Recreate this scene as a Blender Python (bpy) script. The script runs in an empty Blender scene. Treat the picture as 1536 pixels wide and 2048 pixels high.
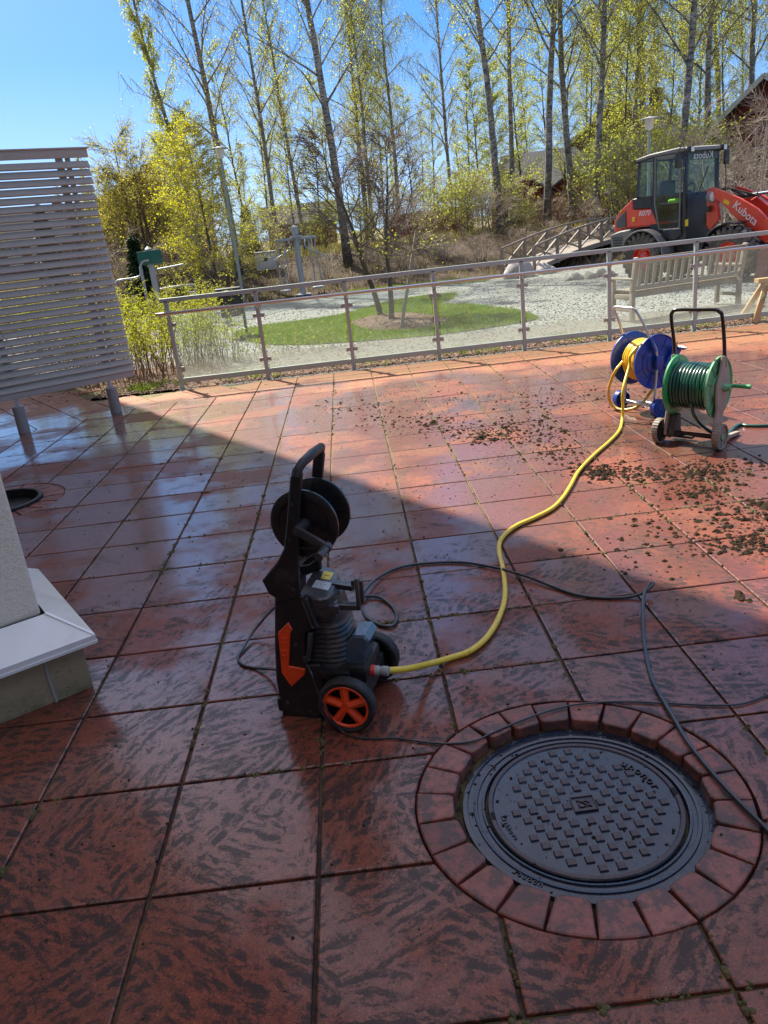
import bpy, bmesh, math, random
from mathutils import Vector, Matrix
PI = math.pi
R = math.radians
scene = bpy.context.scene
C = scene.collection

# ------------------------------------------------------------------ camera
F = 1537.9; YAW = 0.01757; PITCH = 0.34932; ROLL = -0.11132
CAM = Vector((0.28157, -2.27646, 1.75788))
def _basis():
    cy, sy = math.cos(YAW), math.sin(YAW)
    fwd = Vector((sy*math.cos(PITCH), cy*math.cos(PITCH), -math.sin(PITCH)))
    r = Vector((cy, -sy, 0)); u = r.cross(fwd)
    c, s = math.cos(ROLL), math.sin(ROLL)
    return c*r+s*u, -s*r+c*u, fwd
RX, UP, FW = _basis()
cd = bpy.data.cameras.new('camera'); cam = bpy.data.objects.new('camera', cd); C.objects.link(cam)
cd.sensor_fit = 'HORIZONTAL'; cd.sensor_width = 36; cd.lens = F/1536*36
cd.clip_start = 0.05; cd.clip_end = 3000
cam.matrix_world = Matrix(((RX.x, UP.x, -FW.x, CAM.x), (RX.y, UP.y, -FW.y, CAM.y), (RX.z, UP.z, -FW.z, CAM.z), (0, 0, 0, 1)))
scene.camera = cam

# ------------------------------------------------------------------ sky, sun, exposure
SUN_EL = R(48); SUN_H = Vector((-0.50, 0.866))
w = bpy.data.worlds.new('World'); scene.world = w; w.use_nodes = True
nt = w.node_tree; bg = nt.nodes['Background']
sky = nt.nodes.new('ShaderNodeTexSky'); sky.sky_type = 'NISHITA'; sky.sun_disc = False
sky.sun_elevation = SUN_EL; sky.sun_rotation = math.atan2(SUN_H.x, SUN_H.y)
sky.air_density = 1.0; sky.dust_density = 0.3; sky.ozone_density = 2.5; sky.altitude = 0
tc = nt.nodes.new('ShaderNodeTexCoord'); mp = nt.nodes.new('ShaderNodeMapping'); mp.vector_type = 'POINT'
mp.inputs['Scale'].default_value = (1, 1, .92); mp.inputs['Location'].default_value = (0, 0, .20)
nt.links.new(tc.outputs['Generated'], mp.inputs[0]); nt.links.new(mp.outputs[0], sky.inputs[0])   # lookup lifted to higher sky: no white band at the horizon
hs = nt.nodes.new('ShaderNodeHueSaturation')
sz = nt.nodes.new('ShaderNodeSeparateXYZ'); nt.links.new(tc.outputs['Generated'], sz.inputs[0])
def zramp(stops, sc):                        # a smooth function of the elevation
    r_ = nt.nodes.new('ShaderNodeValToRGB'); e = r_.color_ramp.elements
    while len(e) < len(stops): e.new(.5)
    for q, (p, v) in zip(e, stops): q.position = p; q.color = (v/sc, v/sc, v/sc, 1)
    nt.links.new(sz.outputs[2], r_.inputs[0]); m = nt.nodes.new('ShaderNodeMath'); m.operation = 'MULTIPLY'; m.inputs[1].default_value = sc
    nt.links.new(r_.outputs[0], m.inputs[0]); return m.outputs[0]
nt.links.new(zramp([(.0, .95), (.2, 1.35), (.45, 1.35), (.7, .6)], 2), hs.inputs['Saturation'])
nt.links.new(zramp([(.0, 1.0), (.35, .95), (.55, 1.5), (.85, 2.7)], 4), hs.inputs['Value'])  # overhead sky brightened, dulled and warmed to light the shaded paving
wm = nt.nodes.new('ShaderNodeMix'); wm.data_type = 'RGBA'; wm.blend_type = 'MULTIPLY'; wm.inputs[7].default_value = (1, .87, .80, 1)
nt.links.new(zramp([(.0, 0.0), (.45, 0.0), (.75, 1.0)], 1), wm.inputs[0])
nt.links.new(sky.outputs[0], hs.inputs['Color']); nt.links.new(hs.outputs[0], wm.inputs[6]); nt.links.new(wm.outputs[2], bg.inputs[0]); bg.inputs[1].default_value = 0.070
sl = bpy.data.lights.new('sun', 'SUN'); sl.energy = 4.2; sl.angle = R(0.5); sl.color = (1, 0.92, 0.80)
so = bpy.data.objects.new('sun', sl); C.objects.link(so)
sd = Vector((SUN_H.x*math.cos(SUN_EL), SUN_H.y*math.cos(SUN_EL), math.sin(SUN_EL)))
so.rotation_euler = sd.to_track_quat('Z', 'Y').to_euler(); so.location = (0, 0, 30)
vs = scene.view_settings
vs.view_transform = 'Standard'; vs.look = 'None'; vs.exposure = 1.5; vs.gamma = 1
scene.cycles.max_bounces = 8; scene.cycles.transparent_max_bounces = 24
scene.cycles.diffuse_bounces = 5; scene.cycles.glossy_bounces = 3; scene.cycles.caustics_reflective = False
scene.cycles.caustics_refractive = False

# ------------------------------------------------------------------ measuring helpers
def ray(px, py):
    return (RX*((px-768)/F) + UP*(-(py-1024)/F) + FW)
def GP(px, py, z=0.0):                       # point of the photo's ray at height z
    d = ray(px, py); t = (z-CAM.z)/d.z
    return CAM + d*t
def VPl(px, py, o, u):                       # (s, z) on the vertical plane through o along u
    d = ray(px, py); n = Vector((-u[1], u[0], 0))
    t = (Vector((o[0], o[1], 0))-CAM).dot(n)/d.dot(n)
    p = CAM+d*t
    return (p.x-o[0])*u[0]+(p.y-o[1])*u[1], p.z
def AT(px, dist, z=0.0, py=None):            # ground point along column px (near horizon) at distance
    hy = 470.5-0.1122*(px-677)
    d = ray(px, hy); d.z = 0; d.normalize()
    return Vector((CAM.x+d.x*dist, CAM.y+d.y*dist, z))

# ------------------------------------------------------------------ mesh helpers
class MB:
    def __init__(s): s.v = []; s.f = []
    def add(s, vs_, fs):
        o = len(s.v); s.v += [tuple(v) for v in vs_]; s.f += [tuple(i+o for i in f) for f in fs]; return s
    def box(s, c, d, rot=None, bev=0.0):
        x, y, z = d[0]/2, d[1]/2, d[2]/2
        if bev > 0:
            b = min(bev, x*.9, y*.9, z*.9)
            bm = bmesh.new(); bmesh.ops.create_cube(bm, size=1)
            for v in bm.verts: v.co = Vector((v.co.x*2*x, v.co.y*2*y, v.co.z*2*z))
            bmesh.ops.bevel(bm, geom=bm.edges[:], offset=b, segments=2, affect='EDGES', profile=.6)
            vs_ = [v.co.copy() for v in bm.verts]; bm.verts.index_update()
            fs = [[v.index for v in f.verts] for f in bm.faces]; bm.free()
        else:
            vs_ = [Vector(q) for q in ((-x,-y,-z),(x,-y,-z),(x,y,-z),(-x,y,-z),(-x,-y,z),(x,-y,z),(x,y,z),(-x,y,z))]
            fs = [(3,2,1,0),(4,5,6,7),(0,1,5,4),(1,2,6,5),(2,3,7,6),(3,0,4,7)]
        if rot is not None: vs_ = [rot @ v for v in vs_]
        c = Vector(c); return s.add([v+c for v in vs_], fs)
    def beam(s, a, b, wd, ht, up=(0,0,1), bev=0.0):        # box from a to b
        a, b = Vector(a), Vector(b); x = (b-a); L = x.length; x.normalize()
        u = Vector(up); y = u.cross(x)
        if y.length < 1e-4: y = Vector((0,1,0)).cross(x)
        y.normalize(); z = x.cross(y)
        m = Matrix((x, y, z)).transposed()
        return s.box((a+b)/2, (L, wd, ht), m, bev)
    def tube(s, pts, r, n=8, cap=True, closed=False):
        pts = [Vector(p) for p in pts]; N = len(pts)
        rr = r if isinstance(r, (list, tuple)) else [r]*N
        prev = None; vs_ = []
        for i, p in enumerate(pts):
            if closed: t = pts[(i+1) % N]-pts[i-1]
            else: t = pts[min(i+1, N-1)]-pts[max(i-1, 0)]
            if t.length < 1e-9: t = Vector((0,0,1))
            t.normalize()
            if prev is None:
                a = t.cross(Vector((0,0,1)))
                if a.length < .1: a = t.cross(Vector((0,1,0)))
            else:
                a = prev - t*prev.dot(t)
                if a.length < 1e-6: a = t.cross(Vector((0,0,1)))
            a.normalize(); prev = a; b = t.cross(a)
            for k in range(n):
                th = 2*PI*k/n; vs_.append(p+(a*math.cos(th)+b*math.sin(th))*rr[i])
        fs = []
        for i in range(N if closed else N-1):
            j = (i+1) % N
            for k in range(n):
                l = (k+1) % n; fs.append((i*n+k, i*n+l, j*n+l, j*n+k))
        if cap and not closed:
            fs.append(tuple(range(n))[::-1]); fs.append(tuple((N-1)*n+k for k in range(n)))
        return s.add(vs_, fs)
    def lathe(s, prof, c=(0,0,0), ax=(0,0,1), n=32, a0=0, closed_prof=False):   # prof: (radius, along)
        ax = Vector(ax).normalized(); e1 = ax.cross(Vector((0,0,1)))
        if e1.length < .01: e1 = Vector((1,0,0))
        e1.normalize(); e2 = ax.cross(e1); c = Vector(c); vs_ = []
        for r_, h in prof:
            for k in range(n):
                th = 2*PI*k/n+a0; vs_.append(c+ax*h+(e1*math.cos(th)+e2*math.sin(th))*r_)
        m = len(prof); fs = []
        for i in range(m if closed_prof else m-1):
            j = (i+1) % m
            for k in range(n):
                l = (k+1) % n; fs.append((i*n+k, i*n+l, j*n+l, j*n+k))
        if not closed_prof:
            if prof[0][0] > 1e-6: fs.append(tuple(range(n))[::-1])
            if prof[-1][0] > 1e-6: fs.append(tuple((m-1)*n+k for k in range(n)))
        return s.add(vs_, fs)
    def prism(s, poly, o, ux, uy, th, bev=0.0):          # poly in plane (ux, uy) at o, thickness th along ux x uy, centred
        o, ux, uy = Vector(o), Vector(ux), Vector(uy); nn = ux.cross(uy).normalized()
        n = len(poly)
        ar = sum(poly[i][0]*poly[(i+1) % n][1]-poly[(i+1) % n][0]*poly[i][1] for i in range(n))
        if ar < 0: poly = poly[::-1]
        if bev > 0:
            ins = inset(poly, bev)
            rings = [(ins, -th/2), (poly, -th/2+bev), (poly, th/2-bev), (ins, th/2)]
        else: rings = [(poly, -th/2), (poly, th/2)]
        vs_ = [o+ux*p[0]+uy*p[1]+nn*h for pl, h in rings for p in pl]; fs = []
        for i in range(len(rings)-1):
            for k in range(n):
                l = (k+1) % n; fs.append((i*n+k, i*n+l, (i+1)*n+l, (i+1)*n+k))
        fs.append(tuple(range(n))[::-1]); fs.append(tuple((len(rings)-1)*n+k for k in range(n)))
        return s.add(vs_, fs)
    def mesh(s, name, smooth=None):
        me = bpy.data.meshes.new(name); me.from_pydata(s.v, [], s.f); me.update()
        if smooth is not None:
            me.polygons.foreach_set('use_smooth', [True]*len(me.polygons))
            if smooth < 180: me.set_sharp_from_angle(angle=R(smooth))
        return me
def inset(poly, b):
    n = len(poly); out = []
    for i in range(n):
        p0, p1, p2 = Vector(poly[i-1]).to_2d(), Vector(poly[i]).to_2d(), Vector(poly[(i+1) % n]).to_2d()
        d1 = (p1-p0); d2 = (p2-p1)
        if d1.length < 1e-9: d1 = d2
        if d2.length < 1e-9: d2 = d1
        d1.normalize(); d2.normalize()
        n1 = Vector((-d1.y, d1.x)); n2 = Vector((-d2.y, d2.x)); m = n1+n2
        if m.length < 1e-3: m = n1
        m.normalize(); k = b/max(.35, m.dot(n1))
        out.append((p1.x+m.x*k, p1.y+m.y*k))
    return out
def obj(name, mb, mat, parent=None, smooth=None, loc=None):
    me = mb.mesh(name, smooth) if isinstance(mb, MB) else mb
    o = bpy.data.objects.new(name, me); C.objects.link(o)
    if mat is not None:
        if isinstance(mat, (list, tuple)):
            for m_ in mat: me.materials.append(m_)
        elif not me.materials: me.materials.append(mat)
    if parent: o.parent = parent
    if loc is not None: o.location = loc
    return o
def tag(o, label=None, cat=None, group=None, kind=None):
    if label: o['label'] = label
    if cat: o['category'] = cat
    if group: o['group'] = group
    if kind: o['kind'] = kind
    return o
def thing(name, label, cat, loc=(0,0,0), rotz=0.0, group=None):
    o = bpy.data.objects.new(name, None); C.objects.link(o); o.empty_display_size = .1
    o.location = loc; o.rotation_euler = (0, 0, rotz)
    return tag(o, label, cat, group)
def struct(name, mb, mat, smooth=None):
    return tag(obj(name, mb, mat, None, smooth), kind='structure')
def copy_tree(o, parent=None):
    c = o.copy(); C.objects.link(c)
    if parent: c.parent = parent
    for ch in list(o.children): copy_tree(ch, c)
    return c
def spline(pts, n=8):                       # Catmull-Rom
    P = [Vector(p) for p in pts]; P = [P[0]*2-P[1]]+P+[P[-1]*2-P[-2]]; out = []
    for i in range(1, len(P)-2):
        for k in range(n):
            t = k/n; a, b, c_, d = P[i-1:i+3]
            out.append(.5*((2*b)+(-a+c_)*t+(2*a-5*b+4*c_-d)*t*t+(-a+3*b-3*c_+d)*t**3))
    out.append(P[-2]); return out
def text_mesh(txt, size, ext=0.001, align='CENTER', shear=0.0):
    cu = bpy.data.curves.new('lettering', 'FONT'); cu.body = txt; cu.size = size; cu.extrude = ext
    cu.align_x = align; cu.align_y = 'CENTER'; cu.shear = shear; cu.resolution_u = 3
    o = bpy.data.objects.new('lettering', cu); C.objects.link(o)
    dg = bpy.context.evaluated_depsgraph_get(); me = bpy.data.meshes.new_from_object(o.evaluated_get(dg))
    bpy.data.objects.remove(o); bpy.data.curves.remove(cu); return me
def put_text(txt, size, o, ux, uy, mat, parent, name='lettering', ext=.001, align='CENTER', shear=0.0, sx=1.0):
    me = text_mesh(txt, size, ext, align, shear)
    ux, uy = Vector(ux).normalized(), Vector(uy).normalized(); nn = ux.cross(uy); o = Vector(o)
    for v in me.vertices: v.co = o+ux*(v.co.x*sx)+uy*v.co.y+nn*v.co.z
    if sx < 0: me.flip_normals()
    me.materials.clear(); return obj(name, me, mat, parent)

# ------------------------------------------------------------------ materials
class NT:
    def __init__(s, name):
        s.m = bpy.data.materials.new(name); s.m.use_nodes = True; s.t = s.m.node_tree
        s.p = s.t.nodes['Principled BSDF']; s.out = s.t.nodes['Material Output']; s._c = None
    def n(s, typ, **kw):
        x = s.t.nodes.new(typ)
        for k, v in kw.items():
            if k.startswith('i_'): x.inputs[k[2:].replace('_', ' ')].default_value = v
            else: setattr(x, k, v)
        return x
    def l(s, a, b): s.t.links.new(a, b)
    def geo(s):
        return s.n('ShaderNodeNewGeometry').outputs['Position']
    def co(s):
        if s._c is None: s._c = s.n('ShaderNodeTexCoord').outputs['Object']
        return s._c
    def noise(s, scale, detail=4, rough=.55, vec=None, sc=None, dist=0.0):
        x = s.n('ShaderNodeTexNoise'); x.inputs['Scale'].default_value = scale
        x.inputs['Detail'].default_value = detail; x.inputs['Roughness'].default_value = rough
        x.inputs['Distortion'].default_value = dist
        v = vec or s.co()
        if sc:
            mp = s.n('ShaderNodeMapping'); mp.inputs['Scale'].default_value = sc; s.l(v, mp.inputs[0]); v = mp.outputs[0]
        s.l(v, x.inputs['Vector']); return x.outputs['Fac']
    def ramp(s, fac, stops):
        x = s.n('ShaderNodeValToRGB'); e = x.color_ramp.elements
        while len(e) < len(stops): e.new(.5)
        for q, (p, c) in zip(e, stops):
            q.position = p; q.color = (c, c, c, 1) if isinstance(c, (int, float)) else (*c, 1)
        s.l(fac, x.inputs[0]); return x.outputs[0]
    def mix(s, fac, a, b, mode='MIX'):
        x = s.n('ShaderNodeMix', data_type='RGBA', blend_type=mode)
        for val, i in ((fac, 0), (a, 6), (b, 7)):
            if hasattr(val, 'is_output'): s.l(val, x.inputs[i])
            elif isinstance(val, (int, float)): x.inputs[i].default_value = val if i == 0 else (val, val, val, 1)
            else: x.inputs[i].default_value = (*val, 1)
        return x.outputs[2]
    def math(s, op, a, b=0.0, cl=False):
        x = s.n('ShaderNodeMath', operation=op, use_clamp=cl)
        for i, v in enumerate((a, b)):
            if hasattr(v, 'is_output'): s.l(v, x.inputs[i])
            else: x.inputs[i].default_value = v
        return x.outputs[0]
    def bump(s, h, strength=.3, dist=.01, to='Normal'):
        b = s.n('ShaderNodeBump'); b.inputs['Strength'].default_value = strength; b.inputs['Distance'].default_value = dist
        s.l(h, b.inputs['Height']); s.l(b.outputs[0], s.p.inputs[to]); return b
    def set(s, **kw):
        for k, v in kw.items():
            i = s.p.inputs[k.replace('_', ' ')]
            if hasattr(v, 'is_output'): s.l(v, i)
            elif isinstance(v, (tuple, list)): i.default_value = (*v, 1) if len(v) == 3 else v
            else: i.default_value = v
        return s
def simple(name, col, rough=.5, metal=0.0, var=.12, scale=20, bump=0.0, coat=0.0, dirt=None, dirt_amt=.5, spec=.5):
    a = NT(name); lo = tuple(c*(1-var) for c in col); hi = tuple(min(1, c*(1+var)) for c in col)
    c_ = a.mix(a.noise(scale, 5), lo, hi)
    if dirt:
        k = a.ramp(a.noise(scale*.6, 6, .7), [(.5, 0.0), (.72, dirt_amt)]); c_ = a.mix(k, c_, dirt)
    a.set(Base_Color=c_, Roughness=rough, Metallic=metal, Coat_Weight=coat, Specular_IOR_Level=spec)
    if bump: a.bump(a.noise(scale*3, 4), bump, .004)
    return a.m
# ================================================================== PAVING
BA = Vector((-0.837, -0.547)); BB = Vector((-0.547, 0.837))       # the building's two directions
RC = Vector((0.838, -0.305)); RR = 0.525                           # big manhole centre and outer radius of its brick ring
R2 = Vector((-2.72, 3.82)); RR2 = 0.50
def paving_material():
    a = NT('red_concrete_paving'); P = a.geo()
    at = a.n('ShaderNodeAttribute', attribute_name='tint'); tv = at.outputs['Fac']
    sx = a.n('ShaderNodeSeparateXYZ'); a.l(P, sx.inputs[0]); X, Y = sx.outputs[0], sx.outputs[1]
    base = a.ramp(tv, [(0, (.31, .066, .030)), (.5, (.39, .086, .038)), (1, (.47, .116, .054))])
    big = a.noise(1.3, 5, .65, P)
    base = a.mix(a.ramp(big, [(.35, 0.0), (.7, .55)]), base, (.40, .12, .035))
    # fine aggregate
    g = a.noise(150, 5, .8, P); base = a.mix(a.ramp(g, [(.36, .75), (.5, 0.0)]), base, (.10, .03, .022)); base = a.mix(a.ramp(g, [(.54, 0.0), (.68, .6)]), base, (.55, .22, .16))
    g2 = a.n('ShaderNodeTexVoronoi'); g2.inputs['Scale'].default_value = 85; a.l(P, g2.inputs['Vector'])
    base = a.mix(a.ramp(g2.outputs['Distance'], [(.08, .8), (.14, 0.0)]), base, (.62, .42, .36))
    # dryness: far strip beside the railing
    ny = a.math('ADD', Y, a.math('MULTIPLY', a.math('SUBTRACT', a.noise(1.1, 3, .6, P), .5), 2.6))
    ny = a.math('ADD', ny, a.math('MULTIPLY', X, .12))
    def band(v, e0, e1):
        m = a.n('ShaderNodeMapRange'); a.l(v, m.inputs[0]); m.inputs[1].default_value = e0; m.inputs[2].default_value = e1; return m.outputs[0]
    dry = band(ny, 7.0, 7.7)
    # black lichen left where nobody has washed yet (near the camera), scrubbed strokes through it
    near = band(Y, 2.3, .3)
    cell = a.n('ShaderNodeTexVoronoi'); cell.inputs['Scale'].default_value = 2.3; a.l(P, cell.inputs['Vector'])
    rot = a.n('ShaderNodeVectorRotate', rotation_type='Z_AXIS'); a.l(P, rot.inputs['Vector'])
    a.l(a.math('MULTIPLY', cell.outputs['Color'], 2.6), rot.inputs['Angle'])
    s1 = a.noise(24, 8, .78, rot.outputs[0], (1, .32, 1), .35)
    s2 = a.noise(3.4, 4, .65, P)
    lm = a.math('ADD', s1, a.math('MULTIPLY', a.math('SUBTRACT', s2, .5), .62))
    lm = a.math('ADD', lm, a.math('MULTIPLY', a.math('SUBTRACT', near, 1.0), .16))
    lm = a.math('ADD', lm, a.math('MULTIPLY', a.math('SUBTRACT', a.noise(90, 3, .7, P), .5), .16))
    film = a.math('ADD', a.noise(4.2, 7, .72, P), a.math('MULTIPLY', a.math('SUBTRACT', near, 1.0), .12))
    film = a.math('ADD', film, a.math('MULTIPLY', a.math('SUBTRACT', a.noise(60, 4, .8, P), .5), .22))
    film = a.ramp(film, [(.42, 0.0), (.48, 1.0)])
    wv = a.n('ShaderNodeTexWave', wave_type='BANDS', bands_direction='X'); a.l(rot.outputs[0], wv.inputs['Vector'])
    for k_, v_ in (('Scale', 7.5), ('Distortion', 7.0), ('Detail', 4.0), ('Detail Scale', 1.6), ('Detail Roughness', .62)): wv.inputs[k_].default_value = v_
    wv2 = a.n('ShaderNodeTexWave', wave_type='RINGS', rings_direction='SPHERICAL'); a.l(P, wv2.inputs['Vector'])
    for k_, v_ in (('Scale', 4.0), ('Distortion', 9.0), ('Detail', 3.0), ('Detail Scale', .8)): wv2.inputs[k_].default_value = v_
    strokes = a.math('MULTIPLY', a.ramp(wv.outputs['Fac'], [(.34, 0.0), (.52, 1.0)]), a.ramp(wv2.outputs['Fac'], [(.10, 0.0), (.28, 1.0)]))
    st = a.math('ADD', a.math('MULTIPLY', s1, 1.0), a.math('MULTIPLY', strokes, .10))
    st = a.math('ADD', st, a.math('MULTIPLY', a.math('SUBTRACT', a.noise(130, 3, .8, P), .5), .30))
    st = a.ramp(st, [(.508, 0.0), (.56, .85), (.65, 1.0)])
    lich = a.math('MULTIPLY', a.math('MULTIPLY', film, st), .93)
    base = a.mix(lich, base, (.034, .026, .02))
    mud = None                                # silt smeared round the clods
    for (cx_, cy_, r_) in ((1.5, 5.3, 1.3), (2.5, 3.5, 1.3), (3.3, 2.2, 1.2), (.6, 6.1, .8), (3.0, 4.6, .9)):
        vm = a.n('ShaderNodeVectorMath', operation='DISTANCE'); a.l(P, vm.inputs[0]); vm.inputs[1].default_value = (cx_, cy_, 0)
        k_ = a.n('ShaderNodeMapRange'); a.l(vm.outputs['Value'], k_.inputs[0]); k_.inputs[1].default_value = r_; k_.inputs[2].default_value = r_*.2
        mud = k_.outputs[0] if mud is None else a.math('MAXIMUM', mud, k_.outputs[0])
    mm_ = a.math('ADD', a.noise(6, 8, .78, P), a.math('MULTIPLY', a.math('SUBTRACT', mud, 1.0), .22))
    base = a.mix(a.math('MULTIPLY', a.ramp(mm_, [(.44, 0.0), (.52, .55), (.62, .95)]), mud), base, (.075, .045, .028))
    # worn, fully washed arcs
    arc = a.noise(7, 3, .5, P, (1, 1, 1), 1.6)
    base = a.mix(a.ramp(arc, [(.49, 0.0), (.5, .35), (.51, 0.0)]), base, (.45, .14, .08))
    # moss over the dry strip
    mo = a.ramp(a.math('ADD', a.noise(9, 6, .75, P), a.math('MULTIPLY', dry, .1)), [(.55, 0.0), (.66, .8)])
    base = a.mix(a.math('MULTIPLY', mo, dry), base, (.20, .16, .035))
    dcol = a.mix(.35, base, (.42, .17, .10)); base = a.mix(dry, base, dcol)
    # silt film
    silt = a.math('MULTIPLY', a.ramp(a.noise(2.2, 6, .65, P), [(.42, 0.0), (.68, .7)]), band(Y, 1.0, 3.0))
    base = a.mix(silt, base, (.30, .15, .06))
    wetn = a.noise(1.2, 4, .6, P)
    wet = a.ramp(a.math('ADD', wetn, a.math('MULTIPLY', a.math('SUBTRACT', tv, .5), .16)), [(.40, .22), (.50, 1.0)])
    wet = a.math('MULTIPLY', wet, a.math('SUBTRACT', 1.0, a.math('MULTIPLY', lich, .6)))
    wet = a.math('MULTIPLY', wet, a.math('SUBTRACT', 1.0, dry, True))
    nearw = band(Y, -1.2, 1.5)
    wet = a.math('MULTIPLY', wet, a.math('ADD', a.math('MULTIPLY', nearw, .72), .28))
    drop = a.noise(75, 4, .7, P)
    # soaked concrete is darker; grime mottling everywhere
    mott = a.ramp(a.noise(28, 7, .75, P), [(.36, .55), (.6, 0.0)])
    base = a.mix(mott, base, (.075, .03, .02))
    soak = a.math('MULTIPLY', a.math('SUBTRACT', 1.0, dry), a.math('ADD', .5, a.math('MULTIPLY', wet, .42)))
    base = a.mix(soak, base, a.mix(1.0, base, (.42, .34, .34), 'MULTIPLY'))
    a.set(Base_Color=base, Roughness=a.math('SUBTRACT', .72, a.math('MULTIPLY', wet, .2)), Coat_Weight=wet, Coat_IOR=1.7,
          Coat_Roughness=a.math('ADD', .015, a.math('MULTIPLY', a.ramp(a.noise(5, 4, .6, P), [(.4, 0.0), (.7, 1.0)]), .10)), Specular_IOR_Level=.35)
    a.bump(a.math('ADD', a.noise(300, 3, .7, P), a.math('MULTIPLY', lich, .5)), .5, .0015)
    cb = a.bump(a.math('ADD', a.math('MULTIPLY', a.ramp(drop, [(.42, 0.0), (.62, 1.0)]), .35), a.math('MULTIPLY', a.noise(9, 3, .5, P), .8)), .3, .0010, 'Coat Normal')
    return a.m
M_PAVE = paving_material()
def brick_material():
    a = NT('red_paving_block'); P = a.geo()
    at = a.n('ShaderNodeAttribute', attribute_name='tint')
    base = a.ramp(at.outputs['Fac'], [(0, (.21, .058, .042)), (.5, (.29, .08, .056)), (1, (.37, .115, .082))])
    base = a.mix(a.ramp(a.noise(250, 3, .7, P), [(.3, .5), (.5, 0.0)]), base, (.12, .03, .02))
    lm = a.math('ADD', a.noise(16, 6, .7, P), a.math('MULTIPLY', a.noise(90, 3, .7, P), .12))
    base = a.mix(a.ramp(lm, [(.54, 0.0), (.62, .8)]), base, (.05, .035, .03)); base = a.mix(a.ramp(a.noise(35, 6, .75, P), [(.42, .5), (.6, 0.0)]), base, (.10, .045, .032))
    z = a.n('ShaderNodeSeparateXYZ'); a.l(P, z.inputs[0])
    k = a.n('ShaderNodeMapRange'); a.l(z.outputs[2], k.inputs[0]); k.inputs[1].default_value = -.02; k.inputs[2].default_value = -.05
    base = a.mix(a.math('MULTIPLY', k.outputs[0], a.ramp(a.noise(30, 4, .7, P), [(.4, 0.0), (.6, .8)])), base, (.14, .10, .04))
    a.set(Base_Color=base, Roughness=.55, Coat_Weight=.3, Coat_Roughness=.2, Coat_IOR=1.33)
    a.bump(a.noise(240, 3, .7, P), .6, .002); return a.m
M_BRICK = brick_material()
def joint_material():
    a = NT('joint_sand_and_moss'); P = a.geo()
    c = a.mix(a.ramp(a.noise(60, 4, .7, P), [(.35, 0.0), (.6, 1.0)]), (.025, .017, .012), (.07, .045, .03))
    sx = a.n('ShaderNodeSeparateXYZ'); a.l(P, sx.inputs[0])
    m = a.n('ShaderNodeMapRange'); a.l(sx.outputs[1], m.inputs[0]); m.inputs[1].default_value = 1.5; m.inputs[2].default_value = 5.5
    mm = a.math('ADD', a.noise(2.5, 4, .7, P), a.math('MULTIPLY', m.outputs[0], .22))
    c = a.mix(a.ramp(mm, [(.5, 0.0), (.66, .9)]), c, (.16, .14, .045))
    a.set(Base_Color=c, Roughness=.85); a.bump(a.noise(180, 4, .7, P), .9, .006); return a.m
M_JOINT = joint_material()

def clip_half(poly, n, d):                  # keep n.p >= d
    out = []
    for i in range(len(poly)):
        p, q = poly[i], poly[(i+1) % len(poly)]
        a_, b_ = n[0]*p[0]+n[1]*p[1]-d, n[0]*q[0]+n[1]*q[1]-d
        if a_ >= 0: out.append(p)
        if (a_ >= 0) != (b_ >= 0):
            t = a_/(a_-b_); out.append((p[0]+(q[0]-p[0])*t, p[1]+(q[1]-p[1])*t))
    return out
def _an(v): return math.atan2(v.y, v.x)
def clip_circle(poly, c, r):                # polygon minus disc, boundary sampled
    if min((Vector(p)-c).length for p in poly) > r and not any(_near(poly[i], poly[(i+1) % len(poly)], c) < r for i in range(len(poly))): return [poly]
    pts = []
    for i in range(len(poly)):
        p, q = Vector(poly[i]), Vector(poly[(i+1) % len(poly)])
        m = max(2, int((q-p).length/.004))
        pts += [p+(q-p)*k/m for k in range(m)]
    keep = [(p-c).length > r for p in pts]
    if not any(keep): return []
    if all(keep): return [poly]
    n = len(pts); st = next(i for i in range(n) if keep[i] and not keep[i-1]); runs = []; cur = []
    for k in range(n):
        i = (st+k) % n
        if keep[i]: cur.append(pts[i])
        elif cur: runs.append(cur); cur = []
    if cur: runs.append(cur)
    res = []
    if len(runs) == 1:
        run = runs[0]; a0 = _an(run[-1]-c); a1 = _an(run[0]-c)
        best = None
        for s_ in (1, -1):
            da = (a1-a0) % (2*PI) if s_ > 0 else -((a0-a1) % (2*PI))
            mid = c+Vector((math.cos(a0+da/2), math.sin(a0+da/2)))*r
            if _inside(mid, poly): best = da
        if best is None: return [poly]
        m = max(2, int(abs(best)*r/.02))
        arc = [c+Vector((math.cos(a0+best*k/m), math.sin(a0+best*k/m)))*r for k in range(1, m)]
        res.append(_simpl(run, c, r)+[tuple(p) for p in arc])
    else:                                    # the disc separates corners: each run closes with its own arc
        for run in runs:
            a0 = _an(run[-1]-c); a1 = _an(run[0]-c)
            da = -((a0-a1) % (2*PI));
            if abs(da) > PI: da = (a1-a0) % (2*PI)
            m = max(2, int(abs(da)*r/.02))
            res.append(_simpl(run, c, r)+[tuple(c+Vector((math.cos(a0+da*k/m), math.sin(a0+da*k/m)))*r) for k in range(1, m)])
    return res
def _near(p, q, c):
    p, q = Vector(p), Vector(q); d = q-p; t = max(0, min(1, (c-p).dot(d)/max(d.length_squared, 1e-9))); return (p+d*t-c).length
def _inside(p, poly):
    s_ = False
    for i in range(len(poly)):
        a_, b_ = poly[i], poly[(i+1) % len(poly)]
        if (a_[1] > p[1]) != (b_[1] > p[1]) and p[0] < (b_[0]-a_[0])*(p[1]-a_[1])/(b_[1]-a_[1])+a_[0]: s_ = not s_
    return s_
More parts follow.
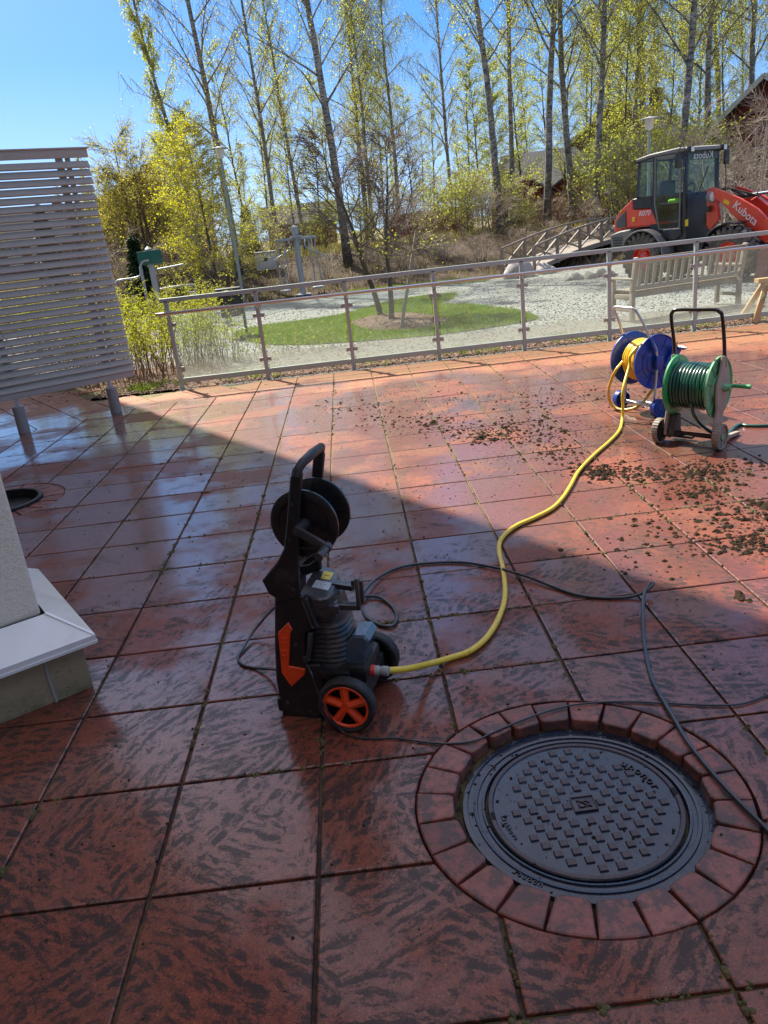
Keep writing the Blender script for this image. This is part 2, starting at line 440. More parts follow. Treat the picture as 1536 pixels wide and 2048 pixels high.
def _simpl(run, c, r):
    out = [run[0]]
    for i in range(1, len(run)-1):
        d1 = run[i]-run[i-1]; d2 = run[i+1]-run[i]
        if abs(d1.normalized().cross(d2.normalized())) > .02: out.append(run[i])
    out.append(run[-1]); return [tuple(p) for p in out]
class Tiles:
    def __init__(s): s.v = []; s.f = []; s.t = []; s.m = []
    def tile(s, poly, tint, z=0.0, bev=.005, depth=.035, tilt=(0, 0)):
        n = len(poly)
        if n < 3: return
        ar = sum(poly[i][0]*poly[(i+1) % n][1]-poly[(i+1) % n][0]*poly[i][1] for i in range(n))/2
        if abs(ar) < 2e-4: return
        if ar < 0: poly = poly[::-1]
        cx = sum(p[0] for p in poly)/n; cy = sum(p[1] for p in poly)/n
        o = len(s.v)
        for pl, h in ((inset(poly, bev), 0), (inset(poly, bev*.25), -bev*.4), (poly, -bev*1.1), (poly, -depth)):
            for p in pl: s.v.append((p[0], p[1], z+h+(p[0]-cx)*tilt[0]+(p[1]-cy)*tilt[1]))
        s.f.append(tuple(range(o, o+n))); s.t.append(tint)
        for k in range(3):
            for i in range(n):
                j = (i+1) % n; s.f.append((o+(k+1)*n+i, o+(k+1)*n+j, o+k*n+j, o+k*n+i)); s.t.append(tint)
    def make(s, name, mat):
        me = bpy.data.meshes.new(name); me.from_pydata(s.v, [], s.f); me.update()
        at = me.attributes.new('tint', 'FLOAT', 'FACE'); at.data.foreach_set('value', s.t)
        o = obj(name, me, mat); return o
rnd = random.Random(5)
T = Tiles(); G = .0055
LN = Vector((-BA.y, BA.x)); LD = LN.dot(Vector((-2.66, 7.30)))      # lattice line: nearer side has LN.p < or > LD
if LN.dot(Vector((0, 0))) > LD: LN = -LN; LD = -LD
RAILY = 8.33
for i in range(-24, 26):
    for j in range(-9, 17):
        x0, y0 = i*.5, j*.5
        sq = [(x0+G, y0+G), (x0+.5-G, y0+G), (x0+.5-G, y0+.5-G), (x0+G, y0+.5-G)]
        if j >= 15:
            if x0 < -1.01: continue
            if j == 16: sq = [(p[0], min(p[1], RAILY)) for p in sq]
        else:
            sq = clip_half(sq, -LN, -LD)
            if len(sq) < 3: continue
        polys = clip_circle(sq, RC, RR+.004)
        for pl in polys:
            for p2 in clip_circle(pl, R2, RR2+.008):
                T.tile(p2, rnd.random(), rnd.uniform(-.0012, .0012), tilt=(rnd.uniform(-.0035, .0035), rnd.uniform(-.0035, .0035)), bev=rnd.uniform(.004, .007))
o0 = Vector((-2.66, 7.30))
for i in range(-14, 24):
    for j in range(-10, 14):
        c4 = [o0+BA*((i+a_)*.5)+BB*((j+b_)*.5) for a_, b_ in ((G*2, G*2), (1-G*2, G*2), (1-G*2, 1-G*2), (G*2, 1-G*2))]
        sq = [tuple(p) for p in c4]
        lo = clip_half(clip_half(sq, LN, LD), (0, -1), -7.496)
        hi = clip_half(clip_half(clip_half(sq, (-1, 0), 1.005), (0, 1), 7.504), (0, -1), -9.4)
        tn = rnd.random()
        for pl in (lo, hi):
            pl = clip_half(pl, (-1, 0), -3.0) if False else pl
            # planting bed behind the lattice corner is cut out
            if len(pl) >= 3:
                cx = sum(p[0] for p in pl)/len(pl); cy = sum(p[1] for p in pl)/len(pl)
                if cy > 8.33 and cx > -3.6: continue
                T.tile(pl, tn, rnd.uniform(-.001, .001), tilt=(rnd.uniform(-.003, .003), rnd.uniform(-.003, .003)))
pv = T.make('terrace_paving', M_PAVE); tag(pv, kind='structure')
# joint bed under the tiles, with two holes for the manholes
bed = MB(); N = 64
def ring_sheet(mb, c, r, half, z):
    vs_ = []
    for k in range(N):
        th = 2*PI*k/N; d = Vector((math.cos(th), math.sin(th))); vs_.append((c.x+d.x*r, c.y+d.y*r, z))
    for k in range(N):
        th = 2*PI*k/N; d = Vector((math.cos(th), math.sin(th))); m = half/max(abs(d.x), abs(d.y)); vs_.append((c.x+d.x*m, c.y+d.y*m, z))
    mb.add(vs_, [(k, N+k, N+(k+1) % N, (k+1) % N) for k in range(N)])
def rect(mb, x0, y0, x1, y1, z): mb.add([(x0, y0, z), (x1, y0, z), (x1, y1, z), (x0, y1, z)], [(0, 1, 2, 3)])
hb = .62; zb = -.012
ring_sheet(bed, RC, .53, hb, zb); ring_sheet(bed, R2, .33, hb, zb)
xs = [-13, R2.x-hb, R2.x+hb, RC.x-hb, RC.x+hb, 13]
for (x0, x1) in zip(xs[:-1], xs[1:]):
    c0 = R2 if abs(x0-(R2.x-hb)) < .01 else (RC if abs(x0-(RC.x-hb)) < .01 else None)
    if c0 is None: rect(bed, x0, -6, x1, 8.34, zb)
    else: rect(bed, x0, -6, x1, c0.y-hb, zb); rect(bed, x0, c0.y+hb, x1, 8.34, zb)
rect(bed, -13, 8.34, -3.4, 9.6, zb)
struct('joint_sand_bed', bed, M_JOINT)

# moss tufts in the joints
M_MOSS = simple('joint_moss', (.10, .085, .03), .9, var=.5, scale=40, bump=.8)
ms = MB(); rnd = random.Random(9)
for k in range(5200):
    y = rnd.uniform(-1.6, 8.2) if k % 3 else rnd.uniform(-1.4, 2.5); x = rnd.uniform(-3.4, 5.5)
    if rnd.random() < .5: x = round(x*2)/2
    else: y = round(y*2)/2
    if (Vector((x, y))-RC).length < RR+.02 or (Vector((x, y))-R2).length < RR2+.02: continue
    if math.sin(x*2.1+y*1.3)+math.sin(y*2.7-x*1.9)+rnd.uniform(-.9, .9) < .35: continue
    if LN.dot(Vector((x, y))) > LD: continue
    s_ = rnd.uniform(.005, .016)
    for q in range(rnd.randint(1, 5)):
        cx, cy = x+rnd.gauss(0, .008), y+rnd.gauss(0, .008); h = s_*rnd.uniform(.3, .75); r_ = s_*rnd.uniform(.5, 1.1); n = 6
        vs_ = [(cx+r_*math.cos(2*PI*i/n)*rnd.uniform(.6, 1.2), cy+r_*math.sin(2*PI*i/n)*rnd.uniform(.6, 1.2), -.006) for i in range(n)]
        vs_ += [(cx+r_*.55*math.cos(2*PI*i/n+.4), cy+r_*.55*math.sin(2*PI*i/n+.4), -.004+h) for i in range(n)]+[(cx, cy, -.002+h*1.2)]
        ms.add(vs_, [(i, (i+1) % n, n+(i+1) % n, n+i) for i in range(n)]+[(n+i, n+(i+1) % n, 2*n) for i in range(n)])
tag(obj('moss', ms, M_MOSS, smooth=180), 'small tufts of moss growing in the joints between the red paving slabs', 'moss', kind='stuff')

# brick ring round the big manhole
T = Tiles(); rnd = random.Random(3); NBK = 24
for k in range(NBK):
    a0 = 2*PI*(k+.5)/NBK+.06; wd = 2*PI/NBK; ro = RR-rnd.uniform(0, .006); ri = .402+rnd.uniform(-.005, .006)
    g0 = rnd.uniform(.002, .006)
    def pt(r_, a_): return (RC.x+r_*math.cos(a_), RC.y+r_*math.sin(a_))
    m = 4; pl = [pt(ro, a0-wd/2+g0*.6/ro*1+(wd-1.2*g0/ro)*i/m) for i in range(m+1)]
    gi = g0*1.4/ri
    cr = .010
    pl += [pt(ri+cr, a0+wd/2-gi), pt(ri, a0+wd/2-gi-cr/ri), pt(ri, a0-wd/2+gi+cr/ri), pt(ri+cr, a0-wd/2+gi)]
    T.tile(pl, rnd.random(), rnd.uniform(-.002, .003), bev=.006, depth=.075, tilt=(rnd.uniform(-.03, .03), rnd.uniform(-.03, .03)))
tag(T.make('manhole_brick_ring', M_BRICK), kind='structure')
T = Tiles()
for k in range(18):
    a0 = 2*PI*k/18; wd = 2*PI/18; ro, ri = RR2, .335
    pl = [(R2.x+r_*math.cos(a_), R2.y+r_*math.sin(a_)) for r_, a_ in ((ro, a0-wd/2+.012), (ro, a0), (ro, a0+wd/2-.012), (ri, a0+wd/2-.02), (ri, a0-wd/2+.02))]
    T.tile(pl, rnd.random(), rnd.uniform(-.002, .002), bev=.006, depth=.06)
tag(T.make('drain_brick_ring', M_BRICK), kind='structure')
# dark soil under the gap round the covers
so_ = MB()
so_.lathe([(0, -.075), (.30, -.075), (.45, -.055), (.56, -.04), (0, -.09)], (RC.x, RC.y, 0), n=40)
struct('soil', so_, M_JOINT)

# ------------------------------------------------------------------ the manhole cover (local axes turned with the pattern)
M_IRON = None
def iron():
    a = NT('wet_cast_iron'); P = a.co()
    c = a.mix(a.noise(9, 6, .7), (.007, .011, .024), (.018, .025, .048))
    rust = a.ramp(a.noise(20, 6, .75), [(.58, 0.0), (.74, .6)]); c = a.mix(rust, c, (.09, .05, .025))
    a.set(Base_Color=c, Roughness=a.ramp(a.noise(14, 5, .6), [(.35, .16), (.7, .42)]), Metallic=.35, Coat_Weight=.85, Coat_Roughness=.1, Specular_IOR_Level=.6)
    z = a.n('ShaderNodeSeparateXYZ'); a.l(P, z.inputs[0]); up = a.n('ShaderNodeMapRange'); a.l(z.outputs[2], up.inputs[0]); up.inputs[1].default_value = .001; up.inputs[2].default_value = .003
    a.set(Base_Color=a.mix(up.outputs[0], c, (.06, .036, .038)), Coat_Weight=a.math('SUBTRACT', .6, a.math('MULTIPLY', up.outputs[0], .5)), Metallic=0.0, Specular_IOR_Level=.35)
    a.bump(a.noise(70, 5, .65), .8, .003); b = a.bump(a.noise(16, 4, .6), .3, .003, 'Coat Normal'); return a.m
M_IRON = iron(); M_BLACK = simple('black_void', (.004, .004, .004), .8)
ma = R(1)
mh = thing('manhole_cover', 'large round wet cast iron manhole cover with raised squares inside a brick ring', 'manhole cover', (RC.x+.015, RC.y+.006, -.040), ma); mh.scale = (1.03, 1.03, 1)
fr = MB(); fr.lathe([(.307, -.03), (.307, -.004), (.310, .0), (.317, .001), (.319, -.005), (.331, -.005), (.333, .0), (.343, .001), (.345, -.004), (.362, -.004), (.364, .001), (.378, 0), (.383, -.03)], n=96, closed_prof=True)
obj('frame', fr, M_IRON, mh, 40)
# letters cast in the frame are set on radius .354; plain rim elsewhere
def arc_text(txt, rad, amid, size, z, parent, inward=True, name='lettering', sp=1.0, ext=.0018):
    n = len(txt); step = size*.62*sp/rad
    for i, ch in enumerate(txt):
        if ch == ' ': continue
        a_ = amid+((n-1)/2-i)*step*(1 if inward else -1)
        d = Vector((math.cos(a_), math.sin(a_), 0)); t = Vector((math.sin(a_), -math.cos(a_), 0))
        if not inward: ux, uy = -t, -d
        else: ux, uy = t, d
        put_text(ch, size, d*rad+Vector((0, 0, z)), ux, uy, M_IRON, parent, name, ext)
lid = MB(); lr = .301
prof = [(0, -.002), (.281, -.002), (.285, .003), (lr-.004, .003), (lr, -.001), (lr, -.03)]
lid.lathe(prof[::-1], n=96)
sq = .0128; rnd = random.Random(4)
for i in range(-8, 9):
    for j in range(-8, 9):
        sx_ = (i+(.5 if j % 2 else 0))*.0535; sy_ = j*.0365
        rr_ = math.hypot(sx_, sy_)
        if rr_ > .258 or (abs(sx_) < .05 and abs(sy_) < .045): continue
        th = math.atan2(sy_, sx_)
        if rr_ > .225 and -.15 < th < .95: continue
        if rr_ > .225 and abs(abs(th-R(0))-PI) < .35: continue
        rot = Matrix.Rotation(R(0), 3, 'Z'); s0 = sq*rnd.uniform(.93, 1.03)
        bs = [rot@Vector((x_*s0*1.12, y_*s0*1.12, -.003)) for x_, y_ in ((-1,-1),(1,-1),(1,1),(-1,1))]; tp = [rot@Vector((x_*s0*.9, y_*s0*.9, .0035)) for x_, y_ in ((-1,-1),(1,-1),(1,1),(-1,1))]
        lid.add([v+Vector((sx_, sy_, 0)) for v in bs+tp], [(4,5,6,7),(0,1,5,4),(1,2,6,5),(2,3,7,6),(3,0,4,7)])
lid.box((0, 0, .0), (.074, .064, .004), None, .001)
for sgn in (-1, 1):
    lid.box((0, sgn*.031, .003), (.074, .003, .005)); lid.box((sgn*.0355, 0, .003), (.003, .058, .005))
ld = obj('lid', lid, M_IRON, mh, 30)
em = MB(); em.tube([(.019*math.cos(t*PI/8), .012*math.sin(t*PI/8)-.002, .004) for t in range(16)], .002, 6, closed=True)
em.tube(spline([(-.022, .014, .005), (-.008, .01, .005), (.008, -.008, .005), (.022, -.016, .005)], 5), .0022, 6)
em.tube(spline([(-.02, -.012, .005), (-.01, -.016, .005), (.0, -.012, .005)], 4), .002, 6)
obj('emblem', em, M_IRON, mh, 60)
for sgn in (-1, 1):
    hk = MB(); hk.box((sgn*.288, .0, .0015), (.014, .03, .006)); obj('lifting_slot', hk, M_BLACK, mh)
arc_text('uponor', .246, R(24), .044, .0, mh, ext=.003)
arc_text('Liikkuva', .258, R(192), .022, -.001, mh, inward=False, ext=.0025)
arc_text('uponor', .354, R(226), .027, -.003, mh, inward=True, ext=.003)
arc_text('SFS-EN 124 D400', .354, R(52), .024, -.003, mh, ext=.003)

# round black drain at the left
dr = thing('drain_shaft', 'open round black plastic drain shaft at the foot of the white corner wall', 'drain', (R2.x, R2.y, 0))
M_BPL = simple('black_plastic', (.012, .012, .013), .38, var=.3, scale=30, dirt=(.10, .075, .05), dirt_amt=.35)
q = MB(); q.lathe([(.30, -.6), (.30, .018), (.306, .024), (.322, .024), (.328, .018), (.33, -.05)], n=48); obj('rim', q, M_BPL, dr, 40)
q = MB(); q.lathe([(.0, -.12), (.299, -.12)], n=48); obj('shaft_bottom', q, M_BLACK, dr)
# ================================================================== BUILDING (corner pier, and unseen slabs added overhead to cast the shade)
def stucco():
    a = NT('cream_spatter_stucco'); P = a.co()
    c = a.mix(a.noise(3, 4), (.84, .76, .60), (.92, .85, .71)); c = a.mix(a.ramp(a.noise(30, 5, .7), [(.66, 0.0), (.74, .5)]), c, (.3, .24, .17))
    a.set(Base_Color=c, Roughness=.9); a.bump(a.math('ADD', a.noise(120, 3, .6), a.noise(45, 3, .5)), .9, .006); return a.m
M_STUC = stucco()
M_SILL = simple('white_painted_sheet_metal', (.82, .81, .77), .3, var=.05, scale=6, dirt=(.22, .2, .17), dirt_amt=.25, coat=.5)
def plinthm():
    a = NT('stained_concrete_plinth'); P = a.co()
    c = a.mix(a.noise(5, 5, .6), (.36, .28, .15), (.50, .40, .24)); c = a.mix(a.ramp(a.noise(38, 4, .7, None, (1, 1, 2.4)), [(.62, 0.0), (.68, .8)]), c, (.06, .05, .03))
    s = a.n('ShaderNodeSeparateXYZ'); a.l(P, s.inputs[0]); k = a.n('ShaderNodeMapRange'); a.l(s.outputs[2], k.inputs[0]); k.inputs[1].default_value = .12; k.inputs[2].default_value = 0
    c = a.mix(a.math('MULTIPLY', k.outputs[0], a.ramp(a.noise(12, 4, .6), [(.35, .2), (.6, .8)])), c, (.12, .12, .06))
    a.set(Base_Color=c, Roughness=.7); a.bump(a.noise(80, 4, .7), .4, .003); return a.m
M_PLIN = plinthm()
M_WALL2 = simple('rendered_wall', (.60, .42, .30), .9, scale=2); M_SLAB = simple('shading_slab_tan', (.55, .45, .38), .9, scale=2)
M_GLZ = simple('dark_window', (.03, .035, .04), .08, coat=1)
bl = thing('apartment_building', 'cream stucco building corner with a white metal ledge on a stained concrete plinth', 'building', (-.955, .712, 0), math.atan2(BB.y, BB.x)-PI/2)
# local axes: +y = BB, -x = BA
q = MB(); q.box((-1.30-.05, .07+.44, .11), (2.6, .88, .30)); obj('plinth', q, M_PLIN, bl)
q = MB(); q.tube([(-.21, .0665, .26), (-.215, .066, .13), (-.21, .0655, .0)], [.006, .007, .006], 6); obj('mortar_joint', q, simple('mortar', (.40, .38, .34), .8, bump=.5), bl)
q = MB(); sw, zt, zb2, zl = .145, .375, .268, .232; X1 = -2.6; Y1 = 1.02
vs_ = [(0, 0, zl), (0, 0, zb2), (-sw, sw, zt), (X1, 0, zl), (X1, 0, zb2), (X1, sw, zt), (0, Y1, zl), (0, Y1, zb2), (-sw, Y1-sw, zt), (X1, Y1, zl), (X1, Y1, zb2), (X1, Y1-sw, zt)]
q.add(vs_, [(0, 1, 4, 3)[::-1], (1, 2, 5, 4)[::-1], (0, 6, 7, 1), (1, 7, 8, 2), (6, 9, 10, 7), (7, 10, 11, 8), (0, 3, 9, 6)])
q.beam((-.006, .006, zb2+.003), (-sw, sw, zt+.003), .014, .006)
q.beam((0, -.001, zl+.004), (X1, -.001, zl+.004), .005, .012); q.beam((.001, 0, zl+.004), (.001, Y1, zl+.004), .005, .012)
obj('ledge', q, M_SILL, bl, 20)
q = MB(); q.box((-.16-1.2, .16+.36, 1.9), (2.4, .72, 3.06), None, .012); obj('wall', q, M_STUC, bl)
# main body to the left, out of frame, with windows; shading slabs added overhead
q = MB(); q.box((-9.3, 1.0, 6.0), (5.4, 30, 12.0)); obj('side_wall', q, M_WALL2, bl)
q = MB(); q.box((-1.6, -7.8, 3.34), (5.8, 6.6, .28)); obj('shading_slab', q, M_SLAB, bl)  # unseen slab added above and behind the camera to dim the foreground
for k in range(4):
    for z in (1.5, 4.5, 7.5, 10.3):
        q = MB(); q.box((-6.59, -4+k*4, z), (.06, 1.6, 1.5)); obj('window', q, M_GLZ, bl)
# unseen roof slab shaped so its edge draws the straight shadow line across the paving
def L_at(y): return 1.955-(y-.64)/1.53
sh = Vector((SUN_H.x, SUN_H.y))*(12/math.tan(SUN_EL))
RF = [Vector((L_at(-6), -6))+sh, Vector((L_at(16.5), 16.5))+sh]; RF += [RF[1]+BA*13, RF[0]+BA*13]
q = MB(); mi = bl.matrix_basis.inverted() if False else None
ang = math.atan2(BB.y, BB.x)-PI/2; c_, s_ = math.cos(-ang), math.sin(-ang)
lp = [((p.x+.955)*c_-(p.y-.712)*s_, (p.x+.955)*s_+(p.y-.712)*c_) for p in RF]
q.prism(lp, (0, 0, 12.16), (1, 0, 0), (0, 1, 0), .3); obj('shadow_casting_roof', q, M_SLAB, bl)

# ================================================================== LATTICE SCREEN
def greywood(name, col, sc=(1, 1, 12)):
    a = NT(name); P = a.co()
    n1 = a.noise(9, 5, .6, None, sc); c = a.mix(n1, tuple(x*.8 for x in col), tuple(min(1, x*1.2) for x in col))
    c = a.mix(a.ramp(a.noise(35, 4, .6), [(.66, 0.0), (.72, .5)]), c, tuple(x*.4 for x in col))
    a.set(Base_Color=c, Roughness=.7); a.bump(n1, .3, .003); return a.m
M_SLAT = greywood('grey_painted_wood', (.46, .435, .37))
M_STEEL = simple('galvanised_steel', (.42, .43, .44), .38, .8, .15, 14); M_CONC = simple('concrete_sleeve', (.30, .29, .275), .85, var=.2, scale=25, bump=.4)
P2_ = Vector((-2.70, 7.25, 0))
ls = thing('lattice_screen', 'tall grey slatted wooden lattice screen standing on two short round footings', 'lattice screen', P2_, math.atan2(-BA.y, -BA.x))
# local: +x toward the right end (-BA), y away from the camera
ZB, ZT, NS = .47, 2.96, 28
rnd = random.Random(2)
q = MB(); rot = Matrix.Rotation(R(-30), 3, 'X')
for k in range(NS):
    z = ZB+.035+k*(ZT-.16-ZB-.035)/(NS-1)
    xe = .30+rnd.uniform(-.008, .008)
    for (x0, x1) in ((-3.9, xe),):
        q.box(((x0+x1)/2, -.055, z), (x1-x0, .022, .077), rot, .003)
obj('slats', q, M_SLAT, ls, 30)
q = MB(); q.box((-1.8, -.05, ZT-.045), (4.22, .03, .09), None, .003); q.box((-1.8, 0, ZT+.008), (4.26, .16, .016), None, .003); obj('top_board', q, M_SLAT, ls, 30)
q = MB(); q.box((-1.8, -.055, ZB-.02), (4.2, .024, .10), None, .003); obj('bottom_board', q, M_SLAT, ls, 30)
q = MB(); q.box((-1.8, -.030, ZB+.04), (4.2, .02, .08)); obj('back_board', q, M_SLAT, ls, 30)
for x in (.10, .0, -1.083, -1.20, -2.2, -3.3):
    q = MB(); q.box((x, .0 if x in (.0, -1.083, -2.2, -3.3) else .02, (ZB+ZT)/2), (.045 if x in (.10, -1.20) else .07, .05, ZT-ZB-.02)); obj('stud', q, M_SLAT, ls)
nl = MB()
for k in range(NS):
    z = ZB+.035+k*(ZT-.16-ZB-.035)/(NS-1)
    for x in (.03, -1.06): nl.lathe([(0, .004), (.0045, .003), (.0045, 0)], (x+rnd.uniform(-.01, .01), -.067, z), (0, -1, .3), 8)
obj('screw_heads', nl, simple('screw_head', (.06, .055, .05), .5, .6), ls)['kind'] = 'stuff'
for x in (.0, -1.083):
    q = MB(); q.box((x, 0, .42), (.035, .035, .25)); p = obj('steel_post', q, M_STEEL, ls)
    q = MB(); q.lathe([(0, .31), (.058, .31), (.064, .304), (.066, 0), (.066, -.1)], (x, 0, 0), n=28); obj('footing', q, M_CONC, ls, 40)

# ================================================================== GLASS RAILING
def glassm():
    a = NT('weathered_glass'); t = a.t; P = a.co()
    t.nodes.remove(a.p)
    tr = a.n('ShaderNodeBsdfTransparent'); tr.inputs[0].default_value = (.90, .95, .93, 1)
    gl = a.n('ShaderNodeBsdfGlossy'); gl.inputs['Roughness'].default_value = .03
    df = a.n('ShaderNodeBsdfDiffuse'); df.inputs[0].default_value = (.62, .62, .52, 1)
    tl = a.n('ShaderNodeBsdfTranslucent'); tl.inputs[0].default_value = (.62, .62, .55, 1)
    fz = a.n('ShaderNodeFresnel'); fz.inputs[0].default_value = 1.45
    m0 = a.n('ShaderNodeMixShader'); a.l(a.math('MULTIPLY', fz.outputs[0], a.math('SUBTRACT', 1.0, a.n('ShaderNodeNewGeometry').outputs['Backfacing'])), m0.inputs[0]); a.l(tr.outputs[0], m0.inputs[1]); a.l(gl.outputs[0], m0.inputs[2])
    ad = a.n('ShaderNodeMixShader'); ad.inputs[0].default_value = .5; a.l(df.outputs[0], ad.inputs[1]); a.l(tl.outputs[0], ad.inputs[2])
    s = a.n('ShaderNodeSeparateXYZ'); a.l(P, s.inputs[0])
    k = a.n('ShaderNodeMapRange'); a.l(s.outputs[2], k.inputs[0]); k.inputs[1].default_value = .42; k.inputs[2].default_value = .15
    k.inputs[3].default_value = .06; k.inputs[4].default_value = .25
    n_ = a.math('MULTIPLY', k.outputs[0], a.ramp(a.noise(6, 5, .7), [(.2, .5), (.7, 1.2)]))
    n_ = a.math('ADD', n_, a.math('MULTIPLY', a.ramp(a.noise(60, 4, .8), [(.62, 0.0), (.7, 1.0)]), .05))
    m1 = a.n('ShaderNodeMixShader'); a.l(n_, m1.inputs[0]); a.l(m0.outputs[0], m1.inputs[1]); a.l(ad.outputs[0], m1.inputs[2])
    a.l(m1.outputs[0], a.out.inputs[0]); return a.m
M_GLASS = glassm()
M_RAILP = simple('grey_coated_steel', (.44, .50, .455), .42, .35, .1, 12, dirt=(.38, .36, .33), dirt_amt=.3)
M_INOX = simple('brushed_stainless_handrail', (.55, .50, .47), .22, 1.0, .05, 30)
M_CLMP = simple('brushed_clamp', (.42, .39, .36), .4, .6, .1)
RY = 8.5; RX0 = -2.12; NP = 8
rl = thing('glass_railing', 'low grey steel railing with clear glass panels and a round metal handrail', 'railing', (RX0, RY, 0))
for k in range(NP):
    x = k*1.2
    q = MB(); q.box((x, 0, .57), (.052, .05, 1.22), None, .004); obj('post', q, M_RAILP, rl)
    q = MB(); q.tube([(x, -.03, .93), (x, -.075, .965), (x, -.105, 1.0)], .008, 6); obj('handrail_bracket', q, M_INOX, rl)
    for z in (.27, .86):
        for sgn in (-1, 1):
            if (k == 0 and sgn < 0): continue
            q = MB(); q.box((x+sgn*.052, -.004, z), (.055, .034, .048), None, .006); obj('glass_clamp', q, M_CLMP, rl)
    if k < NP-1:
        q = MB(); q.box((x+.6, -.004, .57), (1.10, .008, .86)); obj('glass_panel', q, M_GLASS, rl)
        q = MB(); q.box((x+.6, 0, .105), (1.148, .038, .065), None, .004); obj('bottom_bar', q, M_RAILP, rl)
q = MB(); q.box(((NP-1)*.6, 0, 1.185), ((NP-1)*1.2+.16, .05, .055), None, .005); obj('top_bar', q, M_RAILP, rl)
q = MB(); q.tube([(-.14, -.11, 1.02), ((NP-1)*.6, -.11, 1.02), ((NP-1)*1.2+.1, -.11, 1.02)], .0225, 16); obj('handrail', q, M_INOX, rl, 60)

# ================================================================== GROUND BEYOND
def gz(x, y):
    d = math.hypot(x, y+2.3); a_ = math.atan2(x, y+2.3)
    d0 = 27.5-1.0*math.sin(a_*3+.5)
    t = max(0, min(1, (d-d0)/5.5)); s = t*t*(3-2*t)
    h = 1.15*s
    h += .10*math.sin(x*.35)*math.sin(y*.27)*s + max(0, d-60)*.004
    return h
def gravel_mat():
    a = NT('grey_gravel_yard'); P = a.geo()
    c = a.mix(a.noise(1.1, 5, .6, P), (.205, .195, .17), (.285, .27, .24))
    v = a.n('ShaderNodeTexVoronoi'); v.inputs['Scale'].default_value = 38; a.l(P, v.inputs['Vector'])
    c = a.mix(.75, c, a.mix(a.n('ShaderNodeSeparateColor').outputs[0], c, c), 'MIX') if False else c
    bw = a.n('ShaderNodeRGBToBW'); a.l(v.outputs['Color'], bw.inputs[0])
    c = a.mix(a.ramp(bw.outputs[0], [(.25, .75), (.45, 0.0)]), c, (.09, .085, .08))
    c = a.mix(a.ramp(bw.outputs[0], [(.6, 0.0), (.75, .8)]), c, (.45, .44, .42))
    a.set(Base_Color=c, Roughness=.9); a.bump(a.math('ADD', v.outputs['Distance'], a.noise(18, 4, .7, P)), .8, .03); return a.m
def soil_mat(name, c1, c2, c3, sc=4):
    a = NT(name); P = a.geo()
    c = a.mix(a.ramp(a.noise(sc, 6, .7, P), [(.35, 0.0), (.65, 1.0)]), c1, c2); c = a.mix(a.ramp(a.noise(sc*9, 4, .7, P), [(.5, 0.0), (.7, .8)]), c, c3)
    a.set(Base_Color=c, Roughness=.95, Specular_IOR_Level=.1); a.bump(a.noise(sc*6, 5, .7, P), .9, .05); return a.m
M_GRAV = gravel_mat()
M_BACK = soil_mat('spring_meadow_ground', (.10, .095, .035), (.22, .19, .085), (.30, .25, .13), .8)
M_BANK = soil_mat('bare_earth_bank', (.045, .034, .026), (.10, .075, .055), (.18, .15, .11), 1.6)
M_PATH = soil_mat('pale_stone_dust_path', (.23, .21, .18), (.29, .27, .235), (.18, .165, .14), 6)
M_LAWN = soil_mat('lawn_soil', (.05, .10, .015), (.07, .14, .02), (.04, .08, .015), 5)
M_MULCH = soil_mat('bark_mulch', (.16, .10, .07), (.30, .21, .16), (.07, .045, .03), 9)
# big terrain fan reaching the horizon
def fan(mb, rs, a0, a1, n, zoff=0.0, cx=0, cy=-2.3):
    vs_ = []; fs = []
    for i, r_ in enumerate(rs):
        for k in range(n+1):
            a_ = a0+(a1-a0)*k/n; x, y = cx+r_*math.sin(a_), cy+r_*math.cos(a_); vs_.append((x, y, gz(x, y)+zoff))
    for i in range(len(rs)-1):
        for k in range(n): fs.append((i*(n+1)+k, i*(n+1)+k+1, (i+1)*(n+1)+k+1, (i+1)*(n+1)+k)[::-1])
    mb.add(vs_, fs)
q = MB(); rs = [1, 6, 10, 14, 18, 22]+[24+i*.6 for i in range(18)]+[36, 40, 45, 52, 60, 80, 120, 200, 400, 900]
fan(q, rs, -PI, PI, 144, -.06); struct('ground', q, M_BACK, 180)
def sheet(name, outline, z, mat):
    q = MB(); q.add([(p[0], p[1], z) for p in outline], [tuple(range(len(outline)))])
    o = struct(name, q, mat)
    if o.data.polygons[0].normal.z < 0: o.data.flip_normals()
    return o
def smooth_outline(pts, n=6):
    P = [Vector((*p, 0)) for p in pts]; N_ = len(P); out = []
    for i in range(N_):
        a_, b, c, d = P[i-1], P[i], P[(i+1) % N_], P[(i+2) % N_]
        for k in range(n):
            t = k/n; v = .5*((2*b)+(-a_+c)*t+(2*a_-5*b+4*c-d)*t*t+(-a_+3*b-3*c+d)*t**3); out.append((v.x, v.y))
    return out
# gravel yard: everything flat out to the bank
q = MB(); fan(q, [9.9, 10.7, 12, 14, 17, 20, 23, 25, 27.2], R(-75), R(75), 60, -.035)
q.add([(-25, 8.34, -.035), (25, 8.34, -.035), (25, 9.3, -.035), (-25, 9.3, -.035)], [(0, 1, 2, 3)])
struct('gravel_yard', q, M_GRAV, 180)
# planting strip behind the railing and bed at the left
q = MB(); q.add([(-3.6, 8.62, -.02), (9, 8.62, -.02), (9, 9.15, -.02), (-1.5, 9.25, -.02), (-2.0, 10.9, -.02), (-4.4, 11.3, -.02), (-4.6, 8.9, -.02)], [tuple(range(7))]); struct('planting_bed', q, M_MULCH)
def gpts(l, z=0): return [(GP(a_, b, z).x, GP(a_, b, z).y) for a_, b in l]
